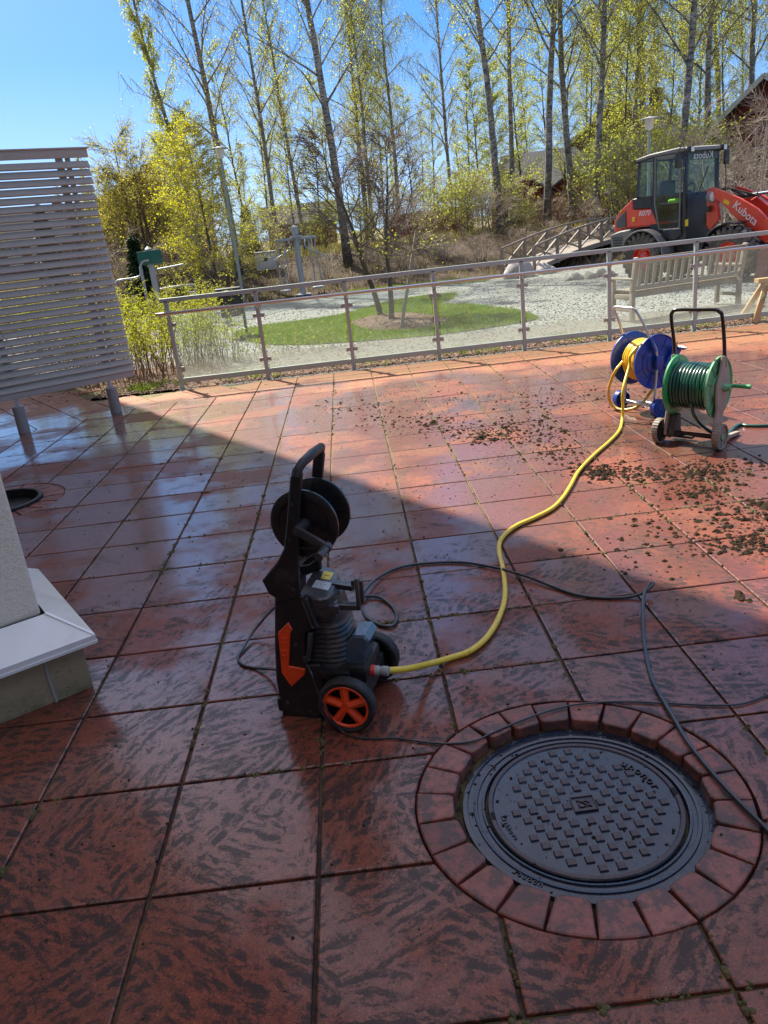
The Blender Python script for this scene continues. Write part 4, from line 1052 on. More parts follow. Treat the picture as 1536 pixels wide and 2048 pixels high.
def cart_wheel(x, side, r_, wd, mat, hubmat, par, y=0, treads=26, spokes=8):
    n = thing('wheel', None, None); n.parent = par
    q = MB(); q.lathe([(r_*.9, -wd/2), (r_-.004, -wd/2), (r_-.004, wd/2), (r_*.9, wd/2)], (x, y, r_), (side, 0, 0), 48, closed_prof=True)
    for k in range(treads):
        a_ = 2*PI*k/treads; d = Vector((0, math.cos(a_), math.sin(a_)))
        q.beam(Vector((x-wd/2, y, r_))+d*(r_-.003), Vector((x+wd/2, y, r_))+d*(r_-.003), .009, .008, d)
    obj('tread', q, mat, n, 30)
    q = MB(); q.lathe([(0, wd*.46), (.018, wd*.46), (.02, wd*.30), (r_*.5, wd*.28), (r_*.52, wd*.36), (r_*.6, wd*.36), (r_*.62, wd*.25), (r_*.9, wd*.25), (r_*.9, wd*.1), (0, wd*.1)], (x, y, r_), (side, 0, 0), 40)
    for k in range(spokes):
        a_ = 2*PI*k/spokes; d = Vector((0, math.cos(a_), math.sin(a_))); o_ = Vector((x+side*wd*.28, y, r_)); q.beam(o_+d*.02, o_+d*r_*.88, .006, wd*.2, (1, 0, 0))
        o_ = Vector((x-side*wd*.2, y, r_)); q.beam(o_+d*.02, o_+d*r_*.88, .006, wd*.5, (1, 0, 0))
    obj('hub', q, hubmat, n, 30)
rnd = random.Random(12)
# green cart
GE = Vector((.66, -.751)).normalized(); GC = Vector((2.715, 3.217))
gc = thing('hose_reel_cart', 'green hose reel cart with a black tube handle and pale dirty wheels', 'hose reel', (GC.x, GC.y, 0), math.atan2(GE.y, GE.x), 'hose reel carts by the railing')
gcc = (.10, .435)
flange('reel_flange', -.145, -1, .225, gcc, M_GRP, gc); flange('reel_flange', .165, 1, .225, gcc, M_GRP2, gc)
q = MB(); q.lathe([(.055, -.14), (.055, .16)], (0, *gcc), (1, 0, 0), 28); obj('drum', q, M_GRP, gc, 40)
cw = obj('crank', MB().lathe([(0, -.03), (.03, -.03), (.03, .0), (.022, .01), (.022, .03), (0, .03)], (.225, *gcc), (1, 0, 0), 20).beam((.243, gcc[0]-.01, gcc[1]), (.243, gcc[0]+.05, gcc[1]+.005), .035, .018, (1, 0, 0), .004), M_GRP2, gc, 40)
q = MB(); q.lathe([(0, 0), (.012, 0), (.014, .01), (.015, .09), (.017, .13), (.0, .132)], (.245, gcc[0]+.05, gcc[1]+.005), (1, 0, 0), 18); obj('crank_handle', q, M_GRP, cw, 40)
def sideplate(x, mat, mir=1):
    pl = [(-.03, .075), (.05, .03), (.10, .03), (.115, .10), (.10, .20), (.13, .28), (.185, .36), (.20, .44), (.185, .53), (.15, .60), (.135, .66), (.075, .665), (.06, .60), (.035, .54), (.0, .47), (-.005, .38), (.01, .28), (-.02, .18)]
    q = MB(); q.prism([(a_, b) for a_, b in pl], (x, 0, 0), (0, 1, 0), (0, 0, 1), .022, .006)
    q.lathe([(.0, -.016), (.075, -.016), (.08, -.010), (.08, .010), (.0, .012)], (x, *gcc), (1, 0, 0), 36)
    return q
obj('side_frame', sideplate(.195, None), M_BEI, gc, 30); obj('side_frame', sideplate(-.175, None), M_BEI, gc, 30)
q = MB(); q.prism([(-.03, .08), (.11, .02), (.16, .02), (.10, .10), (.09, .22), (.03, .22), (.0, .14)], (-.13, 0, 0), (0, 1, 0), (0, 0, 1), .05, .006); q.beam((-.2, .13, .03), (-.02, .13, .03), .05, .02, (0, 0, 1), .004)
obj('leg', q, M_BEI2, gc, 30)
q = MB(); q.beam((.195, .05, .05), (.195, .42, .015), .035, .03, (0, 0, 1), .006); obj('leg', q, M_BEI, gc, 30)
q = MB(); q.tube([(-.20, .0, .095), (.22, .0, .095)], .014, 12); q.tube([(-.18, .14, .045), (.20, .12, .045)], .012, 12); obj('axle', q, M_BKT, gc, 60)
cart_wheel(-.23, -1, .095, .045, M_BEI, M_BEI2, gc); cart_wheel(.235, 1, .095, .045, M_BEI, M_BEI, gc)
q = MB(); q.lathe([(0, .001), (.022, .001), (.024, -.002)], (.2585, 0, .095), (1, 0, 0), 20); obj('hub_cap', q, M_GRP2, gc, 40)
hd = [(-.175, .12, .58), (-.185, .11, .75), (-.20, .09, .93), (-.19, .085, .972), (-.155, .083, .99), (0, .083, .99), (.12, .083, .99), (.155, .085, .975), (.175, .09, .94), (.19, .11, .75), (.195, .12, .58)]
q = MB(); q.tube(spline(hd, 4), .0135, 12); obj('handle', q, M_BKT, gc, 60)
# blue cart
BE = Vector((.30, -.954)).normalized(); BC = Vector((2.77, 4.38))
bc = thing('hose_reel_cart', 'blue hose reel cart with a silver tube handle and small blue wheels', 'hose reel', (BC.x, BC.y, 0), math.atan2(BE.y, BE.x), 'hose reel carts by the railing')
bcc = (.06, .455)
flange('reel_flange', -.165, -1, .235, bcc, M_BLP, bc, 8); flange('reel_flange', .155, 1, .235, bcc, M_BLP, bc, 8)
q = MB(); q.lathe([(.06, -.16), (.06, .15)], (0, *bcc), (1, 0, 0), 28); obj('drum', q, M_BLP, bc, 40)
q = MB(); q.lathe([(0, .01), (.04, .01), (.045, -.02)], (.195, *bcc), (1, 0, 0), 24); q.beam((.20, bcc[0]+.06, bcc[1]-.06), (.20, bcc[0]+.19, bcc[1]+.10), .075, .022, (1, 0, 0), .008); bk = obj('crank', q, M_BLP, bc, 40)
q = MB(); q.lathe([(0, 0), (.017, 0), (.019, .06), (.0, .11)], (.205, bcc[0]+.19, bcc[1]+.10), (1, 0, 0), 16); obj('crank_handle', q, M_SLV, bk, 40)
for sx_ in (-.205, .20):
    top_ = (-.14, .90)
    q = MB()
    q.tube(spline([(sx_, .16, .025), (sx_, .03, .05), (sx_, .0, .10), (sx_*.98, .02, .28), (sx_*.97, .03, .52), (sx_*.93, -.02, .66)], 4), .0115, 10); obj('side_tube', q, M_SLV, bc, 60)
    q = MB(); q.box((sx_, .05, bcc[1]), (.022, .07, .12), None, .006); obj('bearing', q, M_BLP, bc, 40)
    q = MB(); q.beam((sx_*.96, .01, .55), (sx_*.92, -.035, .68), .028, .03, (1, 0, 0), .006); obj('joint_sleeve', q, M_BLP, bc, 40)
hd = [(-.19, -.02, .64), (-.17, -.08, .78), (-.155, -.145, .90), (-.14, -.16, .925), (-.10, -.165, .932), (.0, -.165, .932), (.09, -.165, .932), (.125, -.158, .925), (.145, -.145, .90), (.165, -.08, .78), (.186, -.02, .64)]
q = MB(); q.tube(spline(hd, 4), .0115, 10); obj('handle', q, M_SLV, bc, 60)
q = MB(); q.tube([(-.25, 0, .075), (.26, 0, .075)], .010, 10); q.tube([(-.2, .22, .02), (.2, .22, .02)], .011, 10); q.tube([(-.2, .0, .05), (-.2, .22, .02)], .010, 8); q.tube([(.2, .0, .05), (.2, .22, .02)], .010, 8); obj('axle', q, M_SLV, bc, 60)
cart_wheel(-.25, -1, .078, .05, M_BLP, M_BLP, bc); cart_wheel(.265, 1, .078, .05, M_BLP, M_BLP, bc)
def toW(c, e, p): return (c.x+e.x*p[0]-e.y*p[1], c.y+e.y*p[0]+e.x*p[1], p[2])
# yellow hose: from the washer up to the blue reel, coil as its own part
yt = [(2.46, 3.98, .30), (2.50, 4.05, .45)]
yt = [tuple(GP(1246, 815, .12)), tuple(GP(1246, 780, .27)), toW(BC, BE, (.06, -.15, .44)), toW(BC, BE, (.06, -.135, .53)), toW(BC, BE, (.06, -.02, .615)), toW(BC, BE, (.055, .08, .62))]
hose = thing('garden_hose', 'yellow garden hose running from the pressure washer to the blue reel', 'hose', (WO.x+.4, WO.y, 0))
def world_part(name, q, mat, par, sm=60):
    q.v = [(v[0]-par.location.x, v[1]-par.location.y, v[2]-par.location.z) for v in q.v]; return obj(name, q, mat, par, sm)
q = MB(); q.tube(spline(yh+yt, 8), .0135, 14); world_part('hose_length', q, M_YH, hose)
q = coil(.105, -.10, .125, bcc, .0125, 4, rnd); q.v = [toW(BC, BE, v) for v in q.v]; world_part('wound_coil', q, M_YH, hose)
lp_ = [toW(BC, BE, (-.06, -.13, .46)), tuple(GP(1229, 745, .38)), tuple(GP(1217, 780, .20)), tuple(GP(1221, 806, .06)), tuple(GP(1236, 818, .016)), tuple(GP(1262, 818, .03)), tuple(GP(1285, 806, .08)), tuple(GP(1303, 782, .17)), tuple(GP(1322, 765, .22)), tuple(GP(1350, 762, .18)), tuple(GP(1370, 772, .10))]
q = MB(); q.tube(spline(lp_, 8), .0125, 12); world_part('loose_loop', q, M_YH, hose)
q = MB(); cg = Vector((inl.x, inl.y, inl.z)); q.lathe([(.012, -.03), (.019, -.028), (.020, -.008), (.017, -.004), (.017, .004), (.020, .008), (.019, .03), (.014, .034)], inl-WU*.022, WU, 20)
world_part('hose_connector', q, M_GRY, hose, 40)
# green hose
gh = thing('garden_hose', 'dark green garden hose wound on the green reel, its end trailing off right', 'hose', (GC.x, GC.y, 0))
q = coil(.075, -.135, .15, gcc, .0125, 5, rnd); q.v = [toW(GC, GE, v) for v in q.v]; world_part('wound_coil', q, M_GH, gh)
lp_ = [toW(GC, GE, (.03, -.04, .34)), toW(GC, GE, (.05, -.02, .24)), toW(GC, GE, (.10, .06, .13)), toW(GC, GE, (.19, .17, .05)), tuple(GP(1478, 850, .014)), tuple(GP(1536, 851, .014)), (4.6, 3.2, .014)]
q = MB(); q.tube(spline(lp_, 8), .012, 12); world_part('hose_length', q, M_GH, gh)
# black high pressure hose of the washer
bp = [(560, 1340, .12), (540, 1338, .04), (510, 1336, .009), (486, 1330, .009), (476, 1316, .009), (484, 1300, .012), (505, 1266, .03), (530, 1235, .08), (550, 1214, .12)]
bh = thing('high_pressure_hose', 'black high pressure hose looping over the wet paving between the washer and the manhole', 'hose', (0, .9, 0))
q = MB(); q.tube(spline([GP(*p) for p in bp], 8), .0062, 10); world_part('looped_length', q, M_BH, bh)
bp = [(722, 1190, .009), (723, 1212, .009), (735, 1236, .009), (760, 1250, .009), (784, 1252, .010), (794, 1236, .010), (786, 1215, .010), (762, 1196, .012), (738, 1192, .016), (726, 1194, .024), (730, 1182, .030), (750, 1160, .022), (784, 1140, .010), (820, 1130, .009), (870, 1125, .009), (930, 1125, .009), (1000, 1137, .016), (1010, 1140, .032), (1060, 1155, .02), (1110, 1175, .009), (1160, 1191, .009), (1220, 1196, .009), (1262, 1193, .012), (1290, 1184, .03), (1303, 1172, .05), (1307, 1166, .055), (1298, 1170, .045), (1288, 1190, .03), (1286, 1220, .012), (1288, 1280, .009), (1302, 1350, .009), (1330, 1406, .014), (1350, 1440, .012), (1380, 1490, .012), (1430, 1552, .012), (1480, 1606, .012), (1530, 1655, .012), (1600, 1730, .012)]
q = MB(); q.tube(spline([GP(*p) for p in bp], 8), .0075, 12); world_part('hose_length', q, M_BH, bh)
# thin power cord
pcd = thing('power_cord', 'thin black power cord running from the washer over the brick ring to the right', 'cord', (.4, 0, 0))
a_ = WO+WU*Wp(614, 1318, .046).x+WV*.03; a_.z = Wp(614, 1318, .046).z
bp = [(622, 1345, .16), (633, 1378, .16), (648, 1410, .13), (664, 1438, .06), (684, 1462, .012), (710, 1474, .006), (750, 1477, .006), (790, 1476, .006), (850, 1484, .006), (900, 1487, .006), (950, 1481, .007), (990, 1463, .008), (1040, 1442, .008), (1100, 1421, .008), (1160, 1408, .008), (1240, 1403, .006), (1330, 1406, .006), (1420, 1410, .006), (1480, 1408, .006), (1530, 1392, .006), (1620, 1360, .006)]
def wp3(px, py, h):
    return GP(px, py, h)
pts = [tuple(a_)]
for (x_, y_, h) in bp[:4]:
    s_, z_ = W(x_, y_, -.045); o_ = WO+WV*-.045+WU*s_; pts.append((o_.x, o_.y, max(z_, .01)))
pts += [tuple(GP(*p)) for p in bp[4:]]
q = MB(); q.tube(spline(pts, 8), .0038, 8); world_part('cord_length', q, M_BH, pcd)

# ---------------------------------------------------------------- clods of scraped soil and moss
M_CLOD = soil_mat('wet_clod', (.04, .027, .018), (.095, .065, .042), (.16, .13, .085), 30)
rnd = random.Random(31); q = MB()
def clod(q, x, y, s):
    n = 7 if s > .006 else 5; rings = []
    for k, (rr, h) in enumerate(((1.0, -.1), (1.05, .25), (.75, .6), (.3, .85))):
        a0 = rnd.uniform(0, 1); rings.append([(x+s*rr*math.cos(a0+2*PI*i/n)*rnd.uniform(.55, 1.3), y+s*rr*math.sin(a0+2*PI*i/n)*rnd.uniform(.55, 1.3), max(-.002, s*h*rnd.uniform(.5, 1.3)*.8)) for i in range(n)])
    vs_ = [p for r_ in rings for p in r_]+[(x, y, s*.8)]
    fs = [(i*n+k, i*n+(k+1) % n, (i+1)*n+(k+1) % n, (i+1)*n+k) for i in range(3) for k in range(n)]+[(3*n+k, 3*n+(k+1) % n, 4*n) for k in range(n)]
    q.add(vs_, fs)
spine = [((700, 815), 60, 14, .4), ((790, 840), 70, 22, .7), ((880, 850), 60, 20, 1.0), ((960, 870), 50, 18, 1.4), ((1010, 862), 50, 20, 1.2), ((1080, 860), 70, 36, .8), ((1120, 905), 60, 26, .9), ((1200, 945), 45, 12, 1.8), ((1280, 950), 60, 22, 1.4), ((1370, 950), 80, 22, 1.5), ((1440, 940), 80, 26, 1.2), ((1400, 985), 80, 16, 1.4), ((1480, 1030), 80, 28, 1.6), ((1430, 1080), 90, 30, .8), ((1500, 1085), 50, 20, 1.2), ((1330, 1050), 90, 40, .4), ((1230, 800), 120, 30, .35), ((1080, 800), 160, 34, .45), ((860, 790), 160, 26, .35), ((1300, 1120), 120, 40, .25), ((1000, 790), 200, 30, .3)]
N_ = 0
for (c, sx_, sy_, den) in spine:
    cnt = int(125*den)+45
    for k in range(cnt):
        px, py = rnd.gauss(c[0], sx_*.55), rnd.gauss(c[1], sy_*.6)
        if py < 735: continue
        p = GP(px, py, 0); s = rnd.choice((.003, .004, .005, .006, .008, .012))*rnd.uniform(.6, 1.5)*(1+.25*den*rnd.random())
        if (p.xy-GC).length < .12: continue
        clod(q, p.x, p.y, s)
for k in range(2200):
    p = (rnd.uniform(-2.5, 5), rnd.uniform(-1, 8)); clod(q, p[0], p[1], rnd.uniform(.002, .006))
for k in range(7000):
    x, y = rnd.gauss(2.1, 1.3), rnd.gauss(4.6, 1.5)
    if y < 1.6 or x < -1.6 or math.sin(x*2.2+y)+math.sin(y*3.1-x*1.4)+rnd.uniform(-1, 1) < -.5: continue
    clod(q, x, y, rnd.choice((.002, .003, .004, .0055))*rnd.uniform(.7, 1.3))
for (px, py, s) in ((1290, 950, .035), (1275, 962, .022), (1190, 945, .03), (1210, 948, .02), (960, 878, .05), (985, 880, .04), (1130, 862, .03), (1400, 948, .04), (1425, 955, .035), (1440, 945, .03), (1385, 952, .03), (1500, 950, .026), (1480, 970, .025), (1535, 1010, .05), (1510, 1010, .035), (1440, 1028, .03), (1490, 1040, .028), (865, 848, .04), (850, 852, .03), (1255, 955, .02), (1340, 1090, .02), (1490, 1198, .03), (1235, 1100, .018), (1200, 960, .02), (1420, 1090, .02), (1350, 815, .02)):
    p = GP(px, py, 0)
    for j in range(4): clod(q, p.x+rnd.gauss(0, s*.6), p.y+rnd.gauss(0, s*.6), s*rnd.uniform(.35, .8))
for k in range(240):
    a_ = rnd.uniform(0, 6.28); r_ = rnd.uniform(.385, .405); c_ = len(q.v); clod(q, RC.x+r_*math.cos(a_), RC.y+r_*math.sin(a_), rnd.uniform(.002, .006)); q.v[c_:] = [(v[0], v[1], v[2]-.042) for v in q.v[c_:]]
for k in range(160):
    a_ = rnd.uniform(0, 6.28); r_ = .37*math.sqrt(rnd.random()); c_ = len(q.v); clod(q, RC.x+r_*math.cos(a_), RC.y+r_*math.sin(a_), rnd.choice((.0015, .0015, .002, .005))); q.v[c_:] = [(v[0], v[1], v[2]-.040) for v in q.v[c_:]]
tag(obj('soil_clods', q, M_CLOD, smooth=35), 'scraped off clods of dark soil and moss strewn over the red paving', 'soil', kind='stuff')
# a dead leaf
lf = MB(); p = GP(412, 983, .004); lf.add([(p.x-.05, p.y, .003), (p.x-.01, p.y-.02, .012), (p.x+.05, p.y-.01, .004), (p.x+.035, p.y+.02, .01), (p.x-.01, p.y+.02, .005)], [(0, 1, 3, 4), (1, 2, 3)])
lf.add([(p.x-.05, p.y, .001), (p.x-.01, p.y-.02, .010), (p.x+.05, p.y-.01, .002), (p.x+.035, p.y+.02, .008), (p.x-.01, p.y+.02, .003)], [(0, 4, 3, 1), (1, 3, 2)])
tag(obj('fallen_leaf', lf, M_CHIP), 'single dead brown leaf lying on the wet paving left of the washer', 'leaf')
# ================================================================== WHEEL LOADER
M_LRED = simple('loader_red_paint', (.74, .055, .025), .32, var=.1, scale=5, dirt=(.30, .12, .09), dirt_amt=.45, coat=.6)
M_LBLK = simple('loader_black_paint', (.022, .023, .026), .42, var=.25, scale=8, dirt=(.12, .11, .10), dirt_amt=.4)
M_LGRY = simple('loader_grey_cast', (.20, .195, .185), .6, var=.2, scale=8, dirt=(.32, .29, .25), dirt_amt=.4)
M_LTYR = simple('dusty_tyre', (.10, .09, .08), .9, var=.4, scale=14, dirt=(.34, .30, .24), dirt_amt=.85)
M_CHR = simple('chrome_cylinder', (.7, .7, .7), .12, 1.0, .03); M_HID = simple('hydraulic_hose', (.02, .02, .02), .45)
M_WHT = simple('white_lettering', (.8, .8, .8), .5, var=.02); M_LYEL = simple('yellow_warning_label', (.75, .52, .02), .5); M_HIV = simple('bright_green_cloth', (.25, .7, .05), .8)
def tint_glass(name, col, refl=1.0):
    a = NT(name); a.t.nodes.remove(a.p); tr = a.n('ShaderNodeBsdfTransparent'); tr.inputs[0].default_value = (*col, 1)
    gl = a.n('ShaderNodeBsdfGlossy'); gl.inputs['Roughness'].default_value = .02; fz = a.n('ShaderNodeFresnel'); fz.inputs[0].default_value = 1.5
    m = a.n('ShaderNodeMixShader'); a.l(a.math('MULTIPLY', fz.outputs[0], a.math('SUBTRACT', 1.0, a.n('ShaderNodeNewGeometry').outputs['Backfacing'])), m.inputs[0]); a.l(tr.outputs[0], m.inputs[1]); a.l(gl.outputs[0], m.inputs[2]); a.l(m.outputs[0], a.out.inputs[0]); return a.m
M_CABG = tint_glass('tinted_cab_glass', (.86, .93, .89)); M_LAMP = simple('lamp_glass', (.75, .75, .7), .1, coat=1)
LO = GP(1281, 564, 0); LU = Vector((math.cos(R(-60)), math.sin(R(-60)), 0)); LV = Vector((-LU.y, LU.x, 0))
wl = thing('wheel_loader', 'red compact wheel loader with a black glazed cab parked on the gravel behind the bench', 'wheel loader', LO, R(-60))
def LW(px, py, y):
    o = LO+LV*y; return VPl(px, py, (o.x, o.y), (LU.x, LU.y))
def lpr(pix, y, th, mat, name, par=wl, bev=.01, sm=30):
    q = MB(); q.prism([LW(a_, b, y) for a_, b in pix], (0, y+th/2, 0), (1, 0, 0), (0, 0, 1), th, bev); return obj(name, q, mat, par, sm)
WD = 1.62
def ltyre(x, y, side, steer=0):
    n = thing('wheel', None, None); n.parent = wl; n.location = (x, y, .534); n.rotation_euler = (0, 0, steer)
    q = MB(); q.lathe([(.26, -.16), (.40, -.19), (.47, -.185), (.495, -.16), (.50, 0), (.495, .16), (.47, .185), (.40, .19), (.26, .16)], (0, 0, 0), (0, side, 0), 48, closed_prof=True)
    for k in range(22):
        a_ = 2*PI*k/22
        for s_ in (-1, 1):
            aa = a_+(PI/22 if s_ > 0 else 0); d = Vector((math.cos(aa), 0, math.sin(aa))); d2 = Vector((math.cos(aa+.16), 0, math.sin(aa+.16)))
            q.beam(d*.505+Vector((0, s_*.19, 0)), d2*.51+Vector((0, s_*.015, 0)), .085, .09, (d+d2), .008)
            q.beam(d*.41+Vector((0, s_*.178, 0)), d*.51+Vector((0, s_*.188, 0)), .07, .04, (0, 1, 0))
    obj('tyre', q, M_LTYR, n, 40)
    q = MB(); q.lathe([(.26, -.12), (.26, .15), (.24, .155), (.225, .05), (.14, .03), (.13, .08), (.10, .10), (0, .10)], (0, 0, 0), (0, side, 0), 36)
    for k in range(8): q.lathe([(.014, .03), (.014, .05), (0, .05)], (.175*math.cos(k*PI/4), 0, .175*math.sin(k*PI/4)), (0, side, 0), 8)
    obj('rim', q, M_LRED, n, 40)
WB = 2.2
for (x, s_) in ((0, 0), (WB, R(0))):
    ltyre(x, .19, -1, s_); ltyre(x, WD-.19, 1, s_)
yb = .20                                     # side plane of hood and cab
hood = [(1227.5, 465), (1227.5, 444), (1238, 423), (1264.6, 397.6), (1266, 418), (1303, 416), (1316.7, 449.7), (1259, 457)]
lpr(hood, yb+.02, 1.18, M_LRED, 'engine_hood', bev=.03)
lpr([(1232, 442), (1250, 422), (1251, 455), (1233, 456)], yb-.012, .04, simple('grille_mesh', (.10, .10, .10), .6), 'side_grille', bev=.006)
lpr([(1265, 398), (1303, 391), (1303, 416), (1266, 419)], yb+.01, 1.2, M_LBLK, 'filter_box', bev=.015)
lpr([(1219, 470), (1222, 498), (1256, 495), (1262, 475), (1260, 458), (1240, 462)], yb-.08, 1.38, M_LGRY, 'counterweight', bev=.03)
gr_ = MB()
for k in range(4): a_ = LW(1226, 477+k*5, yb-.09); b_ = LW(1245, 474.5+k*5.5, yb-.09); gr_.beam((a_[0], yb-.088, a_[1]), (b_[0], yb-.088, b_[1]), .02, .022, (0, 1, 0))
obj('vent_slots', gr_, M_LBLK, wl)['kind'] = 'stuff'
a_ = LW(1275, 427, yb); put_text('R070', .155, Vector((LW(1289, 427, yb)[0], yb-.006, LW(1289, 427, yb)[1])), (1, 0, 0), (0, 0, 1), M_WHT, wl, 'model_lettering', .004, shear=.25)
lpr([(1264, 435), (1270, 434), (1270, 443), (1264, 444)], yb-.002, .01, M_LYEL, 'round_label', bev=.002)
lpr([(1239, 421), (1244, 419), (1244, 423), (1239, 425)], yb-.002, .01, M_LYEL, 'small_label', bev=.001)
# chassis
q = MB(); q.box((.62, WD/2, .62), (1.7, .8, .42), None, .03); q.box((1.6, WD/2, .55), (1.5, .6, .35), None, .03); q.box((0, WD/2, .534), (.2, WD-.3, .2)); q.box((WB, WD/2, .534), (.2, WD-.3, .2)); obj('chassis', q, M_LBLK, wl, 30)
# cab: base, pillars, roof
cx0 = LW(1307, 400, yb)[0]; cx1 = LW(1363, 400, yb)[0]; zt_ = LW(1335, 306, yb)[1]; zr0 = LW(1277, 322, yb)[1]; xr0 = LW(1276, 322, yb)[0]; xrb = LW(1273, 393, yb)[0]
zsill = LW(1340, 462, yb)[1]; zmid = LW(1303, 391, yb)[1]; CW = 1.16; yc1 = yb+CW
fx = cx1+.06
q = MB(); q.prism([(cx0-.12, zsill-.28), (cx1+.12, zsill-.30), (cx1+.12, zsill+.05), (fx+.10, zmid-.22), (fx+.06, zmid-.05), (cx1-.02, zmid-.05), (cx1-.05, zsill+.02), (cx0+.15, zsill+.01), (cx0-.02, zmid-.15), (cx0-.12, zmid-.1)], (0, yb+CW/2, 0), (1, 0, 0), (0, 0, 1), CW-.05, .01)
obj('cab_base', q, M_LBLK, wl, 30)
lpr([(1326, 459), (1361, 456), (1362, 470), (1350, 480), (1320, 476)], yb-.02, .25, M_LBLK, 'step', bev=.01)
def pil(name, x0, z0, x1, z1, w_=.07):
    for y in (yb+.035, yc1-.035):
        q = MB(); q.beam((x0, y, z0), (x1, y, z1), w_, .07, (0, 1, 0), .012); obj(name, q, M_LBLK, wl, 30)
pil('front_pillar', fx+.04, zsill, fx-.03, zt_-.03, .08); pil('centre_pillar', cx0, zmid-.15, cx0, zt_-.03, .07); pil('rear_pillar', xrb, zmid-.02, xr0+.03, zr0-.02, .05)
q = MB(); q.prism([(xr0-.05, zr0-.02), (xr0-.05, zr0+.04), (cx0-.1, zt_+.035), (fx-.1, zt_+.075), (fx+.10, zt_+.04), (fx+.12, zt_-.02), (cx0, zt_-.03)], (0, yb+CW/2, 0), (1, 0, 0), (0, 0, 1), CW+.06, .02); obj('cab_roof', q, M_LGRY, wl, 30)
q = MB(); q.beam((xr0, yb+.02, zr0-.02), (cx0, yb+.02, zt_-.035), .05, .06, (0, 1, 0)); q.beam((cx0, yb+.02, zt_-.035), (fx, yb+.02, zt_-.035), .05, .06, (0, 1, 0)); q.beam((xr0, yc1-.02, zr0-.02), (fx, yc1-.02, zt_-.035), .05, .06, (0, 1, 0)); q.beam((fx, yb, zt_-.04), (fx, yc1, zt_-.04), .06, .07); q.beam((xr0, yb, zr0-.02), (xr0, yc1, zr0-.02), .05, .05); obj('roof_frame', q, M_LBLK, wl, 30)
def pane(name, pts, th=.008):
    q = MB(); P = [Vector(p) for p in pts]; n = (P[1]-P[0]).cross(P[2]-P[0]).normalized()*th; m = len(P)
    q.add(P+[p+n for p in P], [tuple(range(m))[::-1], tuple(range(m, 2*m))]+[(i, (i+1) % m, m+(i+1) % m, m+i) for i in range(m)]); return obj(name, q, M_CABG, wl)
for y in (yb+.01, yc1-.015):
    pane('rear_side_window', [(xrb+.02, y, zmid), (cx0-.03, y, zmid), (cx0-.03, y, zt_-.06), (xr0+.05, y, zr0-.05)])
    pane('door_glass', [(cx0+.18, y, zsill+.05), (cx1-.03, y, zsill+.05), (cx1-.03, y, zt_-.07), (cx0+.04, y, zt_-.07), (cx0+.04, y, zmid-.1)])
pane('windscreen', [(fx+.05, yb+.06, zmid-.10), (fx+.05, yc1-.06, zmid-.10), (fx-.01, yc1-.06, zt_-.06), (fx-.01, yb+.06, zt_-.06)])
pane('rear_window', [(xrb, yb+.06, zmid), (xrb, yc1-.06, zmid), (xr0+.02, yc1-.06, zr0-.06), (xr0+.02, yb+.06, zr0-.06)])
q = MB(); q.beam((fx+.018, yb+.07, zt_-.135), (fx+.018, yc1-.07, zt_-.135), .006, .14); obj('sun_strip', q, simple('dark_green_strip', (.03, .07, .065), .3), wl)
put_text('Kubota', .20, (fx+.03, yb+CW/2, zt_-.13), (0, 1, 0), (0, 0, 1), M_WHT, wl, 'sun_strip_lettering', .002, sx=-1.15)
dfr = MB()                                    # door frame and hinges
for a__, b__ in (((cx0+.04, zt_-.06), (cx1-.04, zt_-.06)), ((cx1-.035, zt_-.06), (cx1-.035, zsill+.05)), ((cx1-.035, zsill+.05), (cx0+.17, zsill+.05)), ((cx0+.17, zsill+.05), (cx0+.03, zmid-.15)), ((cx0+.04, zmid-.15), (cx0+.04, zt_-.06))):
    dfr.beam((a__[0], yb, a__[1]), (b__[0], yb, b__[1]), .025, .03, (0, 1, 0))
dfr.beam((cx0+.2, yb-.01, zmid-.20), (cx1-.06, yb-.01, zmid-.20), .012, .012)
obj('door_frame', dfr, M_LGRY, wl)
# inside
q = MB(); q.box((cx0+.10, WD/2, zmid-.30), (.5, .5, .14), None, .04); q.box((cx0-.12, WD/2, zmid-.02), (.14, .46, .62), None, .05); obj('seat', q, M_LBLK, wl, 40)
q = MB(); q.tube([(fx-.32+.14*math.cos(t*PI/12)*.5, WD/2+.17*math.sin(t*PI/12), zmid+.02+.14*math.cos(t*PI/12)) for t in range(24)], .014, 8, closed=True); q.beam((fx-.32, WD/2, zmid+.02), (fx-.08, WD/2, zmid-.5), .06, .06); q.box((fx-.10, WD/2, zmid-.10), (.22, .5, .14), None, .04); obj('steering_column', q, M_LBLK, wl, 40)
q = MB(); q.box((cx0+.24, WD/2-.15, zmid-.17), (.28, .22, .10), None, .04); obj('green_jacket', q, M_HIV, wl, 60)
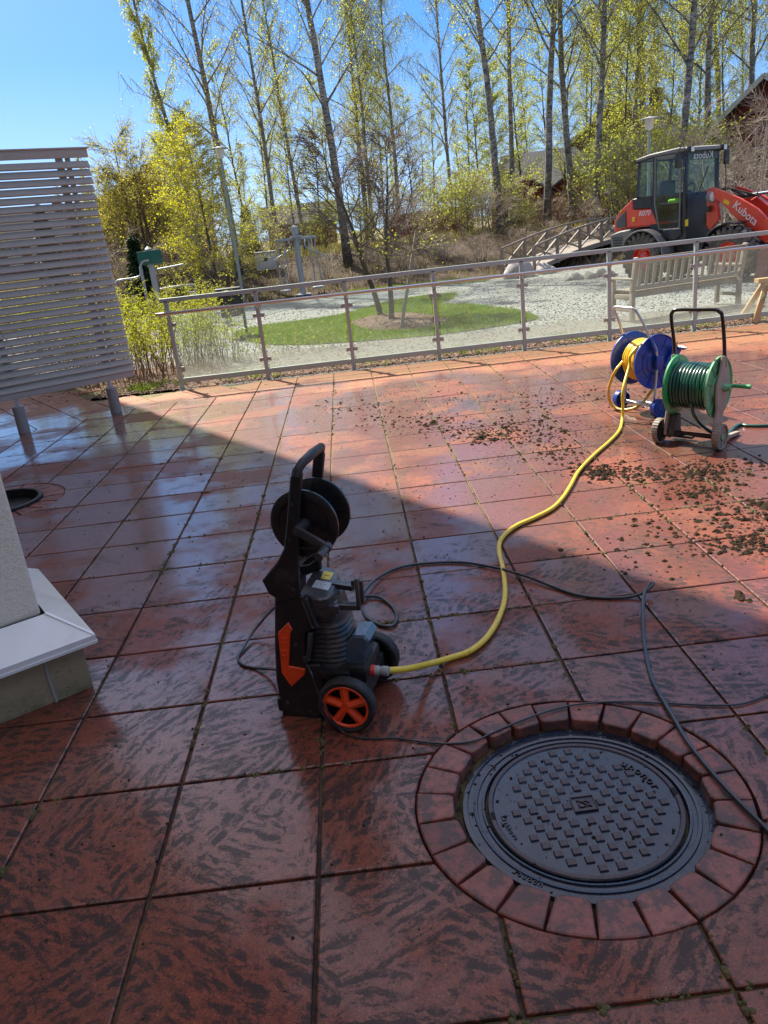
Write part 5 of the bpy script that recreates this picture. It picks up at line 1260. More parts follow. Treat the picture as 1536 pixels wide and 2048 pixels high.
# lamps, mirrors, wiper, exhaust
for (px_, py_, y_) in ((1371, 307, yb+.0), (1440, 302, yc1)):
    q = MB(); q.box((fx+.12, y_+.02*(1 if y_ < 1 else -1), zt_+.0), (.10, .13, .12), None, .015); lm_ = obj('work_lamp', q, M_LBLK, wl, 30)
    q = MB(); q.box((fx+.172, y_+.02*(1 if y_ < 1 else -1), zt_+.0), (.012, .10, .095), None, .004); obj('lens', q, M_LAMP, lm_)
q = MB(); q.box((xr0-.06, yb+.05, zr0-.01), (.10, .12, .09), None, .015); obj('work_lamp', q, M_LBLK, wl, 30)
for (y_, sg) in ((yb, -1), (yc1, 1)):
    q = MB(); q.tube(spline([(fx, y_, zt_-.02), (fx+.05, y_+sg*.12, zt_+.06), (fx+.04, y_+sg*.24, zt_+.04), (fx+.02, y_+sg*.26, zt_-.1)], 4), .010, 6); mb_ = obj('mirror_arm', q, M_LBLK, wl, 60)
    q = MB(); q.box((fx+.02, y_+sg*.25, zt_-.20), (.05, .17, .30), None, .02); obj('mirror', q, M_LBLK, mb_, 30)
q = MB(); q.beam((fx+.085, WD/2-.25, zmid-.08), (fx+.06, WD/2+.12, zt_-.35), .014, .02); obj('wiper', q, M_LBLK, wl)
q = MB(); q.tube(spline([(fx+.03, yc1+.02, zt_-.25), (fx+.06, yc1+.16, zt_-.30), (fx+.08, yc1+.17, zmid-.1), (fx+.04, yc1, zmid-.15)], 4), .011, 6); obj('grab_rail', q, M_LBLK, wl, 60); q = MB(); q.tube(spline([(fx+.03, yb-.01, zt_-.35), (fx+.05, yb-.07, zt_-.42), (fx+.08, yb-.07, zmid-.25), (fx+.04, yb, zmid-.3)], 4), .011, 6); obj('grab_rail', q, M_LBLK, wl, 60)
lpr([(1370, 440), (1376, 438), (1376, 452), (1370, 453)], yb-.016, .01, M_LYEL, 'warning_label', bev=.002)
# fenders
def fender(x, r_, a0, a1, name, y0=-.02, wd=.42):
    q = MB(); n = 16; P = []
    for k in range(n+1):
        a_ = a0+(a1-a0)*k/n; P.append((x+r_*math.cos(a_), .534+r_*math.sin(a_)))
    P2 = [(x+(p[0]-x)*.945, .534+(p[1]-.534)*.945) for p in P]
    for yy in (y0, WD-y0-wd): q.prism(P+P2[::-1], (0, yy+wd/2, 0), (1, 0, 0), (0, 0, 1), wd, .006)
    return obj(name, q, M_LBLK if name == 'front_fender' else M_LGRY, wl, 30)
fender(0, .62, R(5), R(150), 'rear_fender'); fender(WB, .64, R(75), R(190), 'front_fender')
# front frame and lift arms
ya = .46
lpr([(1413, 379), (1429, 375), (1437, 440), (1419, 462), (1412, 450)], ya, .10, M_LRED, 'front_tower'); lpr([(1413, 379), (1429, 375), (1437, 440), (1419, 462), (1412, 450)], ya+.62, .10, M_LRED, 'front_tower')
ARM = [(1424, 380), (1430, 377), (1446, 382), (1480, 396), (1515, 417), (1538, 441), (1545, 470), (1530, 486), (1520, 478), (1508, 462), (1480, 446), (1445, 408), (1426, 392)]
arm_a = [LW(a_, b, ya-.06) for a_, b in ARM]
for k, yy in enumerate((ya-.06, ya+.74)):
    q = MB(); q.prism(arm_a, (0, yy+.03, 0), (1, 0, 0), (0, 0, 1), .06, .008); la = obj('lift_arm', q, M_LRED, wl, 30)
    if k == 0:
        t0 = LW(1471, 410, ya-.06); t1 = LW(1511, 444, ya-.06); d_ = Vector((t1[0]-t0[0], 0, t1[1]-t0[1])); mid_ = Vector(((t0[0]+t1[0])/2, ya-.065, (t0[1]+t1[1])/2))
        put_text('Kubota', .225, mid_, d_, Vector((-d_.z, 0, d_.x)), M_WHT, la, 'arm_lettering', .004)
        lpr([(1449, 398), (1459, 403), (1457, 411), (1446, 405)], ya-.066, .008, M_LYEL, 'warning_label', bev=.001)
q = MB(); a_, b_, c__ = LW(1467, 394, ya+.3), LW(1510, 389, ya+.3), LW(1560, 380, ya+.3)
q.tube([(a_[0], ya+.38, a_[1]), (b_[0], ya+.38, b_[1])], .045, 14); q.tube([(b_[0], ya+.38, b_[1]), (b_[0]+.02, ya+.38, b_[1])], .06, 14); tc_ = obj('tilt_cylinder', q, M_LBLK, wl, 60)
q = MB(); q.tube([(a_[0]-.02, ya+.38, a_[1]), (c__[0]+.3, ya+.38, c__[1])], .035, 14); obj('piston_rod', q, M_CHR, tc_, 60)
q = MB(); lk = [LW(px_, py_, ya+.3) for px_, py_ in ((1500, 400), (1512, 392), (1552, 425), (1560, 455), (1540, 445))]; q.prism(lk, (0, ya+.38, 0), (1, 0, 0), (0, 0, 1), .12, .01); obj('tilt_link', q, M_LRED, wl, 30)
q = MB()
for k in range(4):
    y_ = ya+.12+k*.08; p0 = LW(1430, 384, y_); p1 = LW(1455, 384-k, y_); p2 = LW(1475, 382+k*2, y_); p3 = LW(1520, 392, y_)
    q.tube(spline([(p0[0], y_, p0[1]), (p1[0], y_-.02, p1[1]+.06), (p2[0], y_, p2[1]+.02), (p3[0], y_, p3[1])], 5), .013, 6)
obj('hydraulic_hoses', q, M_HID, wl, 60)['kind'] = 'stuff'
q = MB(); hl = LW(1420, 394, ya-.08); q.lathe([(0, -.08), (.08, -.06), (.115, .0), (.115, .05), (.10, .06), (.0, .07)], (hl[0], ya-.06, hl[1]), (1, -.12, 0), 24); hdl = obj('headlight', q, M_LGRY, wl, 60)
q = MB(); q.lathe([(.095, .062), (.0, .085)], (hl[0], ya-.06, hl[1]), (1, -.12, 0), 24); obj('lens', q, M_LAMP, hdl, 60)
p_ = LW(1419, 418, ya-.02); q = MB(); q.box((p_[0], ya-.07, p_[1]), (.10, .08, .12), None, .01); obj('connector_box', q, M_LBLK, wl, 30)
# bucket
bx = arm_a[6][0]; q = MB(); pr_ = [(bx-.05, .10), (bx+.0, .55), (bx+.12, .70), (bx+.20, .68), (bx+.12, .45), (bx+.18, .15), (bx+.75, .05), (bx+.75, .02), (bx+.1, .02)]
q.prism(pr_, (0, WD/2, 0), (1, 0, 0), (0, 0, 1), WD+.1, .01)
for y_ in (-.05, WD+.05): q.prism([(bx-.05, .08), (bx, .55), (bx+.15, .70), (bx+.55, .35), (bx+.75, .03), (bx+.1, .02)], (0, y_, 0), (1, 0, 0), (0, 0, 1), .03, .004)
obj('bucket', q, simple('scratched_dark_red', (.20, .03, .03), .5, dirt=(.2, .18, .16)), wl, 30)

# ================================================================== BENCH
M_OAK = greywood('weathered_bench_wood', (.33, .27, .21), (1, 1, 6))
bl_, br_ = GP(1264, 642), GP(1476, 608); bd = (br_-bl_); BLn = bd.length
bn = thing('park_bench', 'weathered wooden bench seen from behind through the glass railing', 'bench', bl_, math.atan2(bd.y, bd.x))
rk = R(-8)
for x in (0, BLn):
    q = MB(); q.beam((x, 0, 0), (x, .0, .43), .075, .06, (1, 0, 0), .004); q.beam((x, 0, .42), (x, -.10, .96), .07, .06, (1, 0, 0), .004); obj('back_leg', q, M_OAK, bn, 30)
    q = MB(); q.beam((x, .50, 0), (x, .50, .62), .065, .06, (1, 0, 0), .004); obj('front_leg', q, M_OAK, bn, 30)
    q = MB(); q.box((x, .24, .635), (.075, .62, .035), None, .008); obj('armrest', q, M_OAK, bn, 30)
    q = MB(); q.box((x, .25, .36), (.04, .46, .08), None, .003); q.box((x, .25, .16), (.035, .46, .05), None, .003); obj('side_rail', q, M_OAK, bn, 30)
q = MB()
for k in range(5): q.box((BLn/2, .08+k*.095, .435+.004*abs(k-2)), (BLn-.03, .08, .022), None, .004)
obj('seat', q, M_OAK, bn, 30)
q = MB(); q.box((BLn/2, .06, .385), (BLn-.06, .03, .08)); q.box((BLn/2, .49, .385), (BLn-.06, .03, .08)); q.box((BLn/2, .25, .385), (.05, .42, .07)); obj('seat_frame', q, M_OAK, bn)
q = MB(); q.beam((0, -.085, .90), (BLn, -.085, .90), .035, .085, (0, 0, 1), .004); q.beam((0, -.012, .50), (BLn, -.012, .50), .035, .07, (0, 0, 1), .004)
nsl = 15
for k in range(nsl):
    x = (k+.8)*BLn/(nsl+.6); q.beam((x, -.015, .52), (x, -.08, .88), .055, .016, (0, -1, 0))
obj('backrest', q, M_OAK, bn, 30)
# sawhorse leg at the right edge of the terrace
M_PINE = greywood('bright_pine', (.55, .33, .14), (1, 1, 6))
p0 = GP(1509, 647)
tr_ = thing('wooden_trestle', 'bright pine trestle leg standing on the paving at the right edge of the photo', 'trestle', p0, 0)
for x_ in (0, 1.3):
    for y_ in (0, .42):
        q = MB(); q.beam((x_, y_, 0), (x_+(.24 if x_ == 0 else -.24), .21+(y_-.21)*.15, .52), .08, .035, (0, 1, 0), .003); obj('leg', q, M_PINE, tr_)
q = MB(); q.box((.65, .21, .55), (1.1, .12, .06), None, .004); obj('top_beam', q, M_PINE, tr_)

# ================================================================== FOOTBRIDGE
M_BRW = greywood('grey_bridge_timber', (.21, .18, .15), (1, 1, 4))
B0 = AT(1066, 25.6); B1 = AT(1290, 29.5); bdv = (B1-B0); bL = bdv.length; bdv.normalize()
br = thing('footbridge', 'small grey timber footbridge with cross-braced railings rising behind the gravel yard', 'footbridge', B0, math.atan2(bdv.y, bdv.x))
def dz(t): return .16+.55*math.sin(min(1, max(0, t))*PI*.62)
NB = 6
for k in range(10):
    t0, t1 = k/10, (k+1)/10; q = MB()
    q.add([(t0*bL, 0, dz(t0)), (t1*bL, 0, dz(t1)), (t1*bL, 1.5, dz(t1)), (t0*bL, 1.5, dz(t0)), (t0*bL, 0, dz(t0)-.14), (t1*bL, 0, dz(t1)-.14), (t1*bL, 1.5, dz(t1)-.14), (t0*bL, 1.5, dz(t0)-.14)], [(0, 1, 2, 3), (7, 6, 5, 4), (0, 4, 5, 1), (1, 5, 6, 2), (2, 6, 7, 3), (3, 7, 4, 0)])
    if k == 0: dq = q
    else: dq.add(q.v, q.f)
obj('deck', dq, M_BRW, br)
for y in (0.02, 1.48):
    for k in range(NB):
        t = k/(NB-1)*.98; q = MB(); q.beam((t*bL, y, dz(t)-.16), (t*bL, y, dz(t)+.62), .08, .08, (0, 1, 0)); obj('post', q, M_BRW, br)
    q = MB(); q.tube([(k/20*bL, y, dz(k/20)+.64) for k in range(21)], .035, 6); obj('handrail', q, M_BRW, br)
    for k in range(NB-1):
        t0, t1 = k/(NB-1)*.98, (k+1)/(NB-1)*.98
        q = MB(); q.beam((t0*bL, y, dz(t0)+.04), (t1*bL, y, dz(t1)+.58), .045, .05, (0, 1, 0)); obj('brace', q, M_BRW, br)
        q = MB(); q.beam((t0*bL, y+.01, dz(t0)+.56), (t1*bL, y+.01, dz(t1)+.04), .045, .05, (0, 1, 0)); obj('brace', q, M_BRW, br)
# boulders by the bridge
M_STONE = simple('grey_boulder', (.34, .32, .29), .9, var=.3, scale=4, bump=.5, dirt=(.16, .15, .07), dirt_amt=.6)
def boulder(px, py, w_, h_, lab, d=None, rnd=random.Random(6)):
    p = AT(px, d); p.z = gz(p.x, p.y)-.05
    bm = bmesh.new(); bmesh.ops.create_icosphere(bm, subdivisions=3, radius=1)
    o3 = Vector((rnd.uniform(-9, 9), rnd.uniform(-9, 9), 0))
    from mathutils import noise as mn
    for v in bm.verts:
        k = 1+.35*mn.noise(v.co*1.1+o3)+.12*mn.noise(v.co*3+o3); v.co = Vector((v.co.x*w_*k, v.co.y*w_*.8*k, max(-.2, v.co.z)*h_*k))
    me = bpy.data.meshes.new('boulder'); bm.to_mesh(me); bm.free()
    me.polygons.foreach_set('use_smooth', [True]*len(me.polygons))
    o = obj('boulder', me, M_STONE); o.location = p; o.rotation_euler.z = rnd.uniform(0, 6); return tag(o, lab, 'boulder', 'boulders beside the footbridge')
boulder(1032, 515, .55, .5, 'big mossy boulder left of the footbridge', 25.0); boulder(1088, 515, .40, .35, 'rounded grey boulder just under the start of the footbridge', 25.6)
boulder(1150, 520, .22, .2, 'small pale stone below the first bay of the footbridge', 22.3); boulder(1175, 520, .26, .2, 'long grey stone below the middle of the footbridge', 22.4)
boulder(1200, 517, .24, .22, 'pale stone nearest the loader, under the footbridge', 22.6); boulder(1222, 512, .2, .16, 'dark small stone beside the loader rear wheel', 22.4); boulder(1130, 522, .16, .14, 'smallest stone lying in front of the footbridge', 22.2)

# ================================================================== LAMPS, EXERCISE MACHINES, BIN, BOX
M_POLE = simple('galvanised_pole', (.30, .36, .35), .45, .5); M_EQ = simple('light_grey_equipment_paint', (.34, .38, .40), .4, .2); M_DKG = simple('dark_grey_plastic', (.035, .036, .038), .6)
def lamp(px, py_b, d, h, lab):
    p = AT(px, d); p.z = gz(p.x, p.y); t = thing('street_lamp', lab, 'street lamp', p)
    q = MB(); q.lathe([(.055, 0), (.05, 1.0), (.035, h-.35), (.035, h-.3)], (0, 0, 0), (0, 0, 1), 14); obj('pole', q, M_POLE, t, 60)
    q = MB(); q.lathe([(.04, h-.32), (.10, h-.28), (.13, h-.02), (.0, h)], (0, 0, 0), (0, 0, 1), 20); obj('lantern', q, M_LAMP, t, 40)
    q = MB(); q.lathe([(.0, h+.04), (.10, h+.02), (.27, h-.02), (.27, h-.035), (.0, h-.02)], (0, 0, 0), (0, 0, 1), 24); obj('shade', q, M_EQ, t, 40)
lamp(470, 565, 26, 4.6, 'tall thin street lamp standing behind the black litter bin'); lamp(1297, 0, 25, 3.9, 'street lamp whose lantern shows just above the loader cab')
# air walker
p = GP(607, 590); am = thing('exercise_machine', 'grey outdoor exercise machine with a central post and four hanging levers', 'exercise machine', (p.x, p.y, 0), R(8), 'outdoor exercise machines')
q = MB(); q.tube([(0, 0, 0), (0, 0, 1.95)], .095, 16); q.lathe([(.11, 1.93), (.13, 2.05), (.11, 2.16), (0, 2.22)], (0, 0, 0), (0, 0, 1), 16); obj('post', q, M_EQ, am, 50)
q = MB(); q.box((0, 0, 1.80), (1.35, .10, .08), None, .01); q.box((0, 0, 1.86), (.35, .35, .05), None, .01); obj('crossbar', q, M_EQ, am, 30)
for sx_ in (-.62, -.42, .42, .62):
    q = MB(); s2_ = -1 if sx_ < 0 else 1
    q.tube(spline([(sx_, .05*s2_, 1.80), (sx_, .05*s2_, 1.1), (sx_+.05*s2_, .15*s2_, .95), (sx_+.06*s2_, .2, .85), (sx_+.04*s2_, .1*s2_, .25)], 5), .026, 8); obj('lever', q, M_EQ, am, 60)
for sx_ in (-.55, .55):
    q = MB(); q.box((sx_, .1, .20), (.35, .45, .05), None, .015); obj('footplate', q, M_EQ, am, 30)
    q = MB(); q.tube(spline([(sx_*.5, -.2, 1.75), (sx_*.5, -.35, 1.5), (sx_*1.5, -.38, 1.2), (sx_*1.55, -.38, 1.0)], 5), .022, 8); obj('hand_grip', q, M_EQ, am, 60)
q = MB(); q.box((0, 0, .02), (.5, .5, .04)); obj('base_plate', q, M_EQ, am)
# second machine with green panel
p = GP(322, 628); am = thing('exercise_machine', 'grey outdoor exercise machine with a dark green panel rising out of the bright shrubs', 'exercise machine', (p.x, p.y, 0), R(5), 'outdoor exercise machines')
q = MB(); q.box((0, 0, .95), (.17, .17, 1.9), None, .02); q.lathe([(.10, 1.9), (.11, 1.98), (.0, 2.06)], (0, 0, 0), (0, 0, 1), 16); obj('post', q, M_EQ, am, 40)
q = MB(); q.box((.02, -.12, 1.72), (.74, .03, .40), None, .006); obj('green_panel', q, simple('dark_green_panel', (.01, .11, .09), .4), am, 30)
q = MB(); q.tube(spline([(-.02, -.14, 1.65), (-.22, -.16, 1.62), (-.32, -.18, 1.45), (-.36, -.18, 1.25), (-.55, -.18, 1.18), (-1.05, -.2, 1.16), (-1.15, -.2, 1.05)], 5), .03, 8); q.tube([(.1, -.1, 1.35), (.5, -.15, 1.38), (1.0, -.2, 1.42)], .026, 8); obj('pull_bars', q, M_EQ, am, 60)
q = MB(); q.tube(spline([(.1, 0, .75), (.5, 0, .78), (1.15, -.05, .78), (1.22, -.05, .7), (1.22, -.05, .55)], 5), .028, 8); q.box((1.1, -.05, .45), (.25, .3, .25), None, .04); obj('seat_arm', q, M_EQ, am, 50)
q = MB(); q.box((-.35, .1, .75), (.09, .09, 1.5), None, .01); obj('rear_post', q, M_EQ, am, 30)
# low bars: sit-up bench
p = GP(395, 655); am = thing('exercise_machine', 'low sit-up bench of pale metal bars lying close to the ground behind the railing', 'exercise machine', (p.x, p.y, 0), R(-4), 'outdoor exercise machines')
q = MB(); q.box((0, 0, .30), (1.7, .12, .04), None, .01); q.box((0, .35, .30), (1.7, .08, .04), None, .01); obj('bench_bars', q, M_EQ, am, 30)
for sx_ in (-.75, .0, .75):
    q = MB(); q.box((sx_, .17, .15), (.06, .45, .3), None, .01); obj('leg', q, M_EQ, am, 30)
q = MB(); q.tube([(.75, .17, .3), (.80, .17, .75)], .025, 8); q.tube([(.80, -.1, .75), (.80, .45, .75)], .025, 8); obj('foot_bar', q, M_EQ, am, 60)
# bin
p = GP(494, 668); bi = thing('litter_bin', 'black litter bin with a flat lid hung on a short post behind the railing', 'litter bin', (p.x, p.y, 0), R(6))
q = MB(); q.box((0, 0, .45), (.06, .06, .9), None, .005); obj('post', q, M_DKG, bi, 30)
q = MB(); q.prism([(-.46, .40), (-.03, .40), (-.03, .82), (-.46, .82)], (0, 0, 0), (1, 0, 0), (0, 0, 1), .34, .02); obj('body', q, M_DKG, bi, 30)
q = MB(); q.box((-.25, 0, .96), (.52, .42, .03), None, .01)
for sx_ in (-.42, -.08): q.box((sx_, 0, .88), (.03, .3, .14))
obj('lid', q, M_DKG, bi, 30)
p = AT(527, 31); p.z = gz(p.x, p.y); q = MB(); q.box((0, 0, .3), (.75, .5, .62), None, .02); q.box((0, 0, .64), (.80, .55, .05), None, .015)
ub = thing('utility_box', 'small white utility box in the dry grass left of the exercise machine', 'utility box', p); obj('cabinet', q, simple('off_white_metal', (.55, .56, .55), .5, dirt=(.3, .28, .24)), ub, 30)
q = MB(); q.box((0, -.256, .38), (.18, .012, .12)); obj('plate', q, M_DKG, ub)

# ================================================================== HOUSES AND FENCES
def boards(name, col, sc=9):
    a = NT(name); P = a.co(); wv = a.n('ShaderNodeTexWave', wave_type='BANDS', bands_direction='X'); wv.inputs['Scale'].default_value = sc; a.l(P, wv.inputs['Vector'])
    c = a.mix(a.noise(2, 4), tuple(x*.8 for x in col), tuple(min(1, x*1.15) for x in col)); c = a.mix(a.ramp(wv.outputs['Fac'], [(.0, .7), (.12, 0.0)]), c, tuple(x*.25 for x in col))
    a.set(Base_Color=c, Roughness=.8); return a.m
M_FALU = boards('red_board_wall', (.19, .03, .026)); M_OCH = boards('ochre_board_wall', (.24, .17, .09)); M_BRN = boards('brown_board_wall', (.16, .085, .055))
def roofm(name, col):
    a = NT(name); P = a.co(); wv = a.n('ShaderNodeTexWave', wave_type='BANDS', bands_direction='X'); wv.inputs['Scale'].default_value = 3.5; a.l(P, wv.inputs['Vector'])
    c = a.mix(a.noise(1.5, 4), tuple(x*.8 for x in col), tuple(x*1.2 for x in col)); a.set(Base_Color=c, Roughness=.9, Specular_IOR_Level=.1); a.bump(wv.outputs['Fac'], .3, .03); return a.m
M_RGREY = roofm('grey_sheet_roof', (.095, .095, .10)); M_RDARK = roofm('dark_tile_roof', (.055, .055, .06)); M_RBRN = roofm('brown_tile_roof', (.12, .075, .055)); M_TRIM = simple('white_trim', (.6, .6, .58), .6)
def house(px, d, wd, dp, hw, hr, rot, wall, roof, lab, nwin=3, porch=False, zoff=0.0, ridge_x=True, door=True, chim=True, winz=None):
    p = AT(px, d); p.z = gz(p.x, p.y)+zoff-.2
    t = thing('house', lab, 'house', p, rot, None)
    q = MB(); q.box((0, 0, hw/2), (wd, dp, hw))
    if ridge_x:
        for sx_ in (-1, 1): q.prism([(-dp/2, hw), (dp/2, hw), (0, hw+hr)], (sx_*(wd/2-.06), 0, 0), (0, 1, 0), (0, 0, 1), .12)
    else:
        for sx_ in (-1, 1): q.prism([(-wd/2, hw), (wd/2, hw), (0, hw+hr)], (0, sx_*(dp/2-.06), 0), (1, 0, 0), (0, 0, 1), .12)
    obj('wall', q, wall, t)
    q = MB(); e = .4
    if ridge_x:
        for s_ in (-1, 1): q.prism([(0, hw+hr+.10), (s_*(dp/2+e), hw-hr*e/(dp/2)+.10), (s_*(dp/2+e), hw-hr*e/(dp/2)-.02), (0, hw+hr-.02)], (0, 0, 0), (0, 1, 0), (0, 0, 1), wd+2*e)
    else:
        for s_ in (-1, 1): q.prism([(0, hw+hr+.10), (s_*(wd/2+e), hw-hr*e/(wd/2)+.10), (s_*(wd/2+e), hw-hr*e/(wd/2)-.02), (0, hw+hr-.02)], (0, 0, 0), (1, 0, 0), (0, 0, 1), dp+2*e)
    rf = obj('roof', q, roof, t)
    if chim: q = MB(); q.box((wd*.15, 0, hw+hr+.2), (.6, .6, 1.0)); obj('chimney', q, M_BRN, rf)
    if not ridge_x:
        for s_ in (-1, 1):
            q = MB(); q.beam((0, -dp/2-e-.02, hw+hr+.02), (s_*(wd/2+e), -dp/2-e-.02, hw-hr*e/(wd/2)+.02), .04, .18, (0, 0, 1)); obj('bargeboard', q, M_TRIM, rf)
    for k in range(nwin):
        x = -wd/2+wd*(k+.5)/nwin
        z_ = winz or hw*.55
        q = MB(); q.box((x, -dp/2-.03, z_), (1.0, .06, 1.3)); f_ = obj('window', q, M_TRIM, t)
        q = MB()
        for a_ in (-.24, .24):
            for b in (-.32, .32): q.box((x+a_, -dp/2-.065, z_+b), (.38, .02, .52))
        obj('pane', q, M_GLZ, f_)
    if door: q = MB(); q.box((wd*.02, -dp/2-.03, 1.0), (.95, .05, 2.0)); obj('door', q, M_TRIM, t)
    if porch:
        for (x, w2) in ((-wd*.28, 2.6), (wd*.1, 2.8)):
            q = MB(); q.box((x, -dp/2-1.0, 1.25), (w2, 2.0, 2.5)); q.prism([(-w2/2, 2.5), (w2/2, 2.5), (0, 3.4)], (x, -dp/2-1.96, 0), (1, 0, 0), (0, 0, 1), .08); pz = obj('porch', q, wall, t)
            q = MB()
            for s_ in (-1, 1): q.prism([(0, 3.5), (s_*(w2/2+.3), 2.42), (s_*(w2/2+.3), 2.32), (0, 3.4)], (x, -dp/2-1.1, 0), (1, 0, 0), (0, 0, 1), 2.4)
            obj('porch_roof', q, roof, pz)
            for a_ in (-.7, .0, .7): q = MB(); q.box((x+a_, -dp/2-2.02, 1.5), (.5, .05, 1.3)); obj('porch_window', q, M_TRIM, pz)
    return t
house(1132, 50, 6.6, 6.0, 2.8, 2.0, R(-18), M_FALU, M_RGREY, 'red wooden house with grey roof and two gabled porches behind the birches', 3, True, zoff=-.75)
house(1275, 54, 7.0, 7, 3.6, 2.4, R(-40), M_OCH, M_RGREY, 'ochre house with a grey roof hidden behind the foliage above the loader', 2, zoff=.2, ridge_x=False)
house(1608, 39, 5.5, 6, 2.6, 1.9, R(-58), M_FALU, M_RDARK, 'dark red cottage with a black roof at the right edge, behind bare bushes', 1, zoff=.2, ridge_x=False, chim=False, door=False)
house(295, 46, 6.6, 6, 2.6, 1.7, R(20), M_BRN, M_RBRN, 'brown house with a low gable behind the big bare willow on the left', 2, zoff=.4, ridge_x=False, door=False)
house(605, 58, 4.6, 4, 2.0, 1.1, R(5), M_FALU, M_RGREY, 'small red shed with a grey roof seen between the birch trunks', 1, zoff=.0, chim=False)
house(95, 70, 12.0, 7, 2.6, 2.2, R(10), M_BRN, M_RDARK, 'long low house with a dark roof seen through the lattice screen', 4, zoff=.3)
def plank_fence(px0, px1, d0, d1, h, lab):
    a_, b_ = AT(px0, d0), AT(px1, d1); L_ = (b_-a_).length; z0 = gz(a_.x, a_.y); t = thing('board_fence', lab, 'fence', (a_.x, a_.y, z0), math.atan2(b_.y-a_.y, b_.x-a_.x), 'red board fences')
    q = MB(); q.box((L_/2, 0, h/2), (L_, .04, h)); obj('boards', q, M_FALU, t)
    q = MB(); q.box((L_/2, 0, h+.03), (L_+.05, .12, .05)); obj('cap_board', q, M_FALU, t)
    for k in range(int(L_/3)+1): q = MB(); q.box((min(L_, k*3), .05, h/2), (.12, .08, h+.1)); obj('post', q, M_FALU, t)
plank_fence(775, 945, 44, 41, 1.35, 'long low dark red board fence left of the birch trunks')
plank_fence(985, 1215, 40, 37, 1.3, 'dark red board fence in front of the house with gabled porches')
# ================================================================== TREES, SHRUBS, PLANTS
def bark_white():
    a = NT('birch_bark'); P = a.co()
    c = a.mix(a.ramp(a.noise(3.0, 4, .6), [(.4, 0.0), (.6, 1.0)]), (.20, .185, .165), (.42, .40, .37))
    c = a.mix(a.ramp(a.noise(6, 5, .7, None, (1, 1, 3.2)), [(.50, 0.0), (.56, .92)]), c, (.05, .043, .036))
    s = a.n('ShaderNodeSeparateXYZ'); a.l(P, s.inputs[0]); k = a.n('ShaderNodeMapRange'); a.l(s.outputs[2], k.inputs[0]); k.inputs[1].default_value = 3.5; k.inputs[2].default_value = .0
    c = a.mix(a.math('MULTIPLY', k.outputs[0], a.ramp(a.noise(4, 5, .7), [(.3, .2), (.5, 1.0)])), c, (.045, .04, .032))
    c = a.mix(a.ramp(a.noise(2, 4, .6), [(.5, 0.0), (.7, .5)]), c, (.20, .19, .06))
    a.set(Base_Color=c, Roughness=.8); a.bump(a.noise(20, 4, .7), .5, .02); return a.m
M_BW = bark_white()
M_BD = simple('dark_bark', (.10, .082, .066), .9, var=.4, scale=6, bump=.6, dirt=(.20, .19, .08), dirt_amt=.5)
M_TW = simple('twig_bark', (.17, .13, .10), .85, var=.3, scale=3); M_TWL = simple('pale_twig_bark', (.34, .28, .22), .85, var=.3, scale=3)
M_LF = {
 'birch': leafmat('young_birch_leaves', (.38, .41, .07), (.60, .58, .12), .68),
 'birch2': leafmat('green_birch_leaves', (.36, .42, .09), (.56, .58, .15), .68),
 'bright': leafmat('bright_yellow_green_leaves', (.44, .46, .02), (.66, .62, .04), .6),
 'olive': leafmat('olive_catkins', (.40, .37, .09), (.58, .52, .14), .6),
 'bush': leafmat('fresh_shrub_leaves', (.32, .40, .025), (.56, .58, .05), .55),
 'young': leafmat('young_shoot_leaves', (.32, .38, .06), (.50, .54, .10), .6),
 'brown': leafmat('brown_buds', (.28, .21, .13), (.44, .34, .21), .4),
 'spruce': leafmat('spruce_needles', (.012, .035, .014), (.03, .06, .02), .1),
}
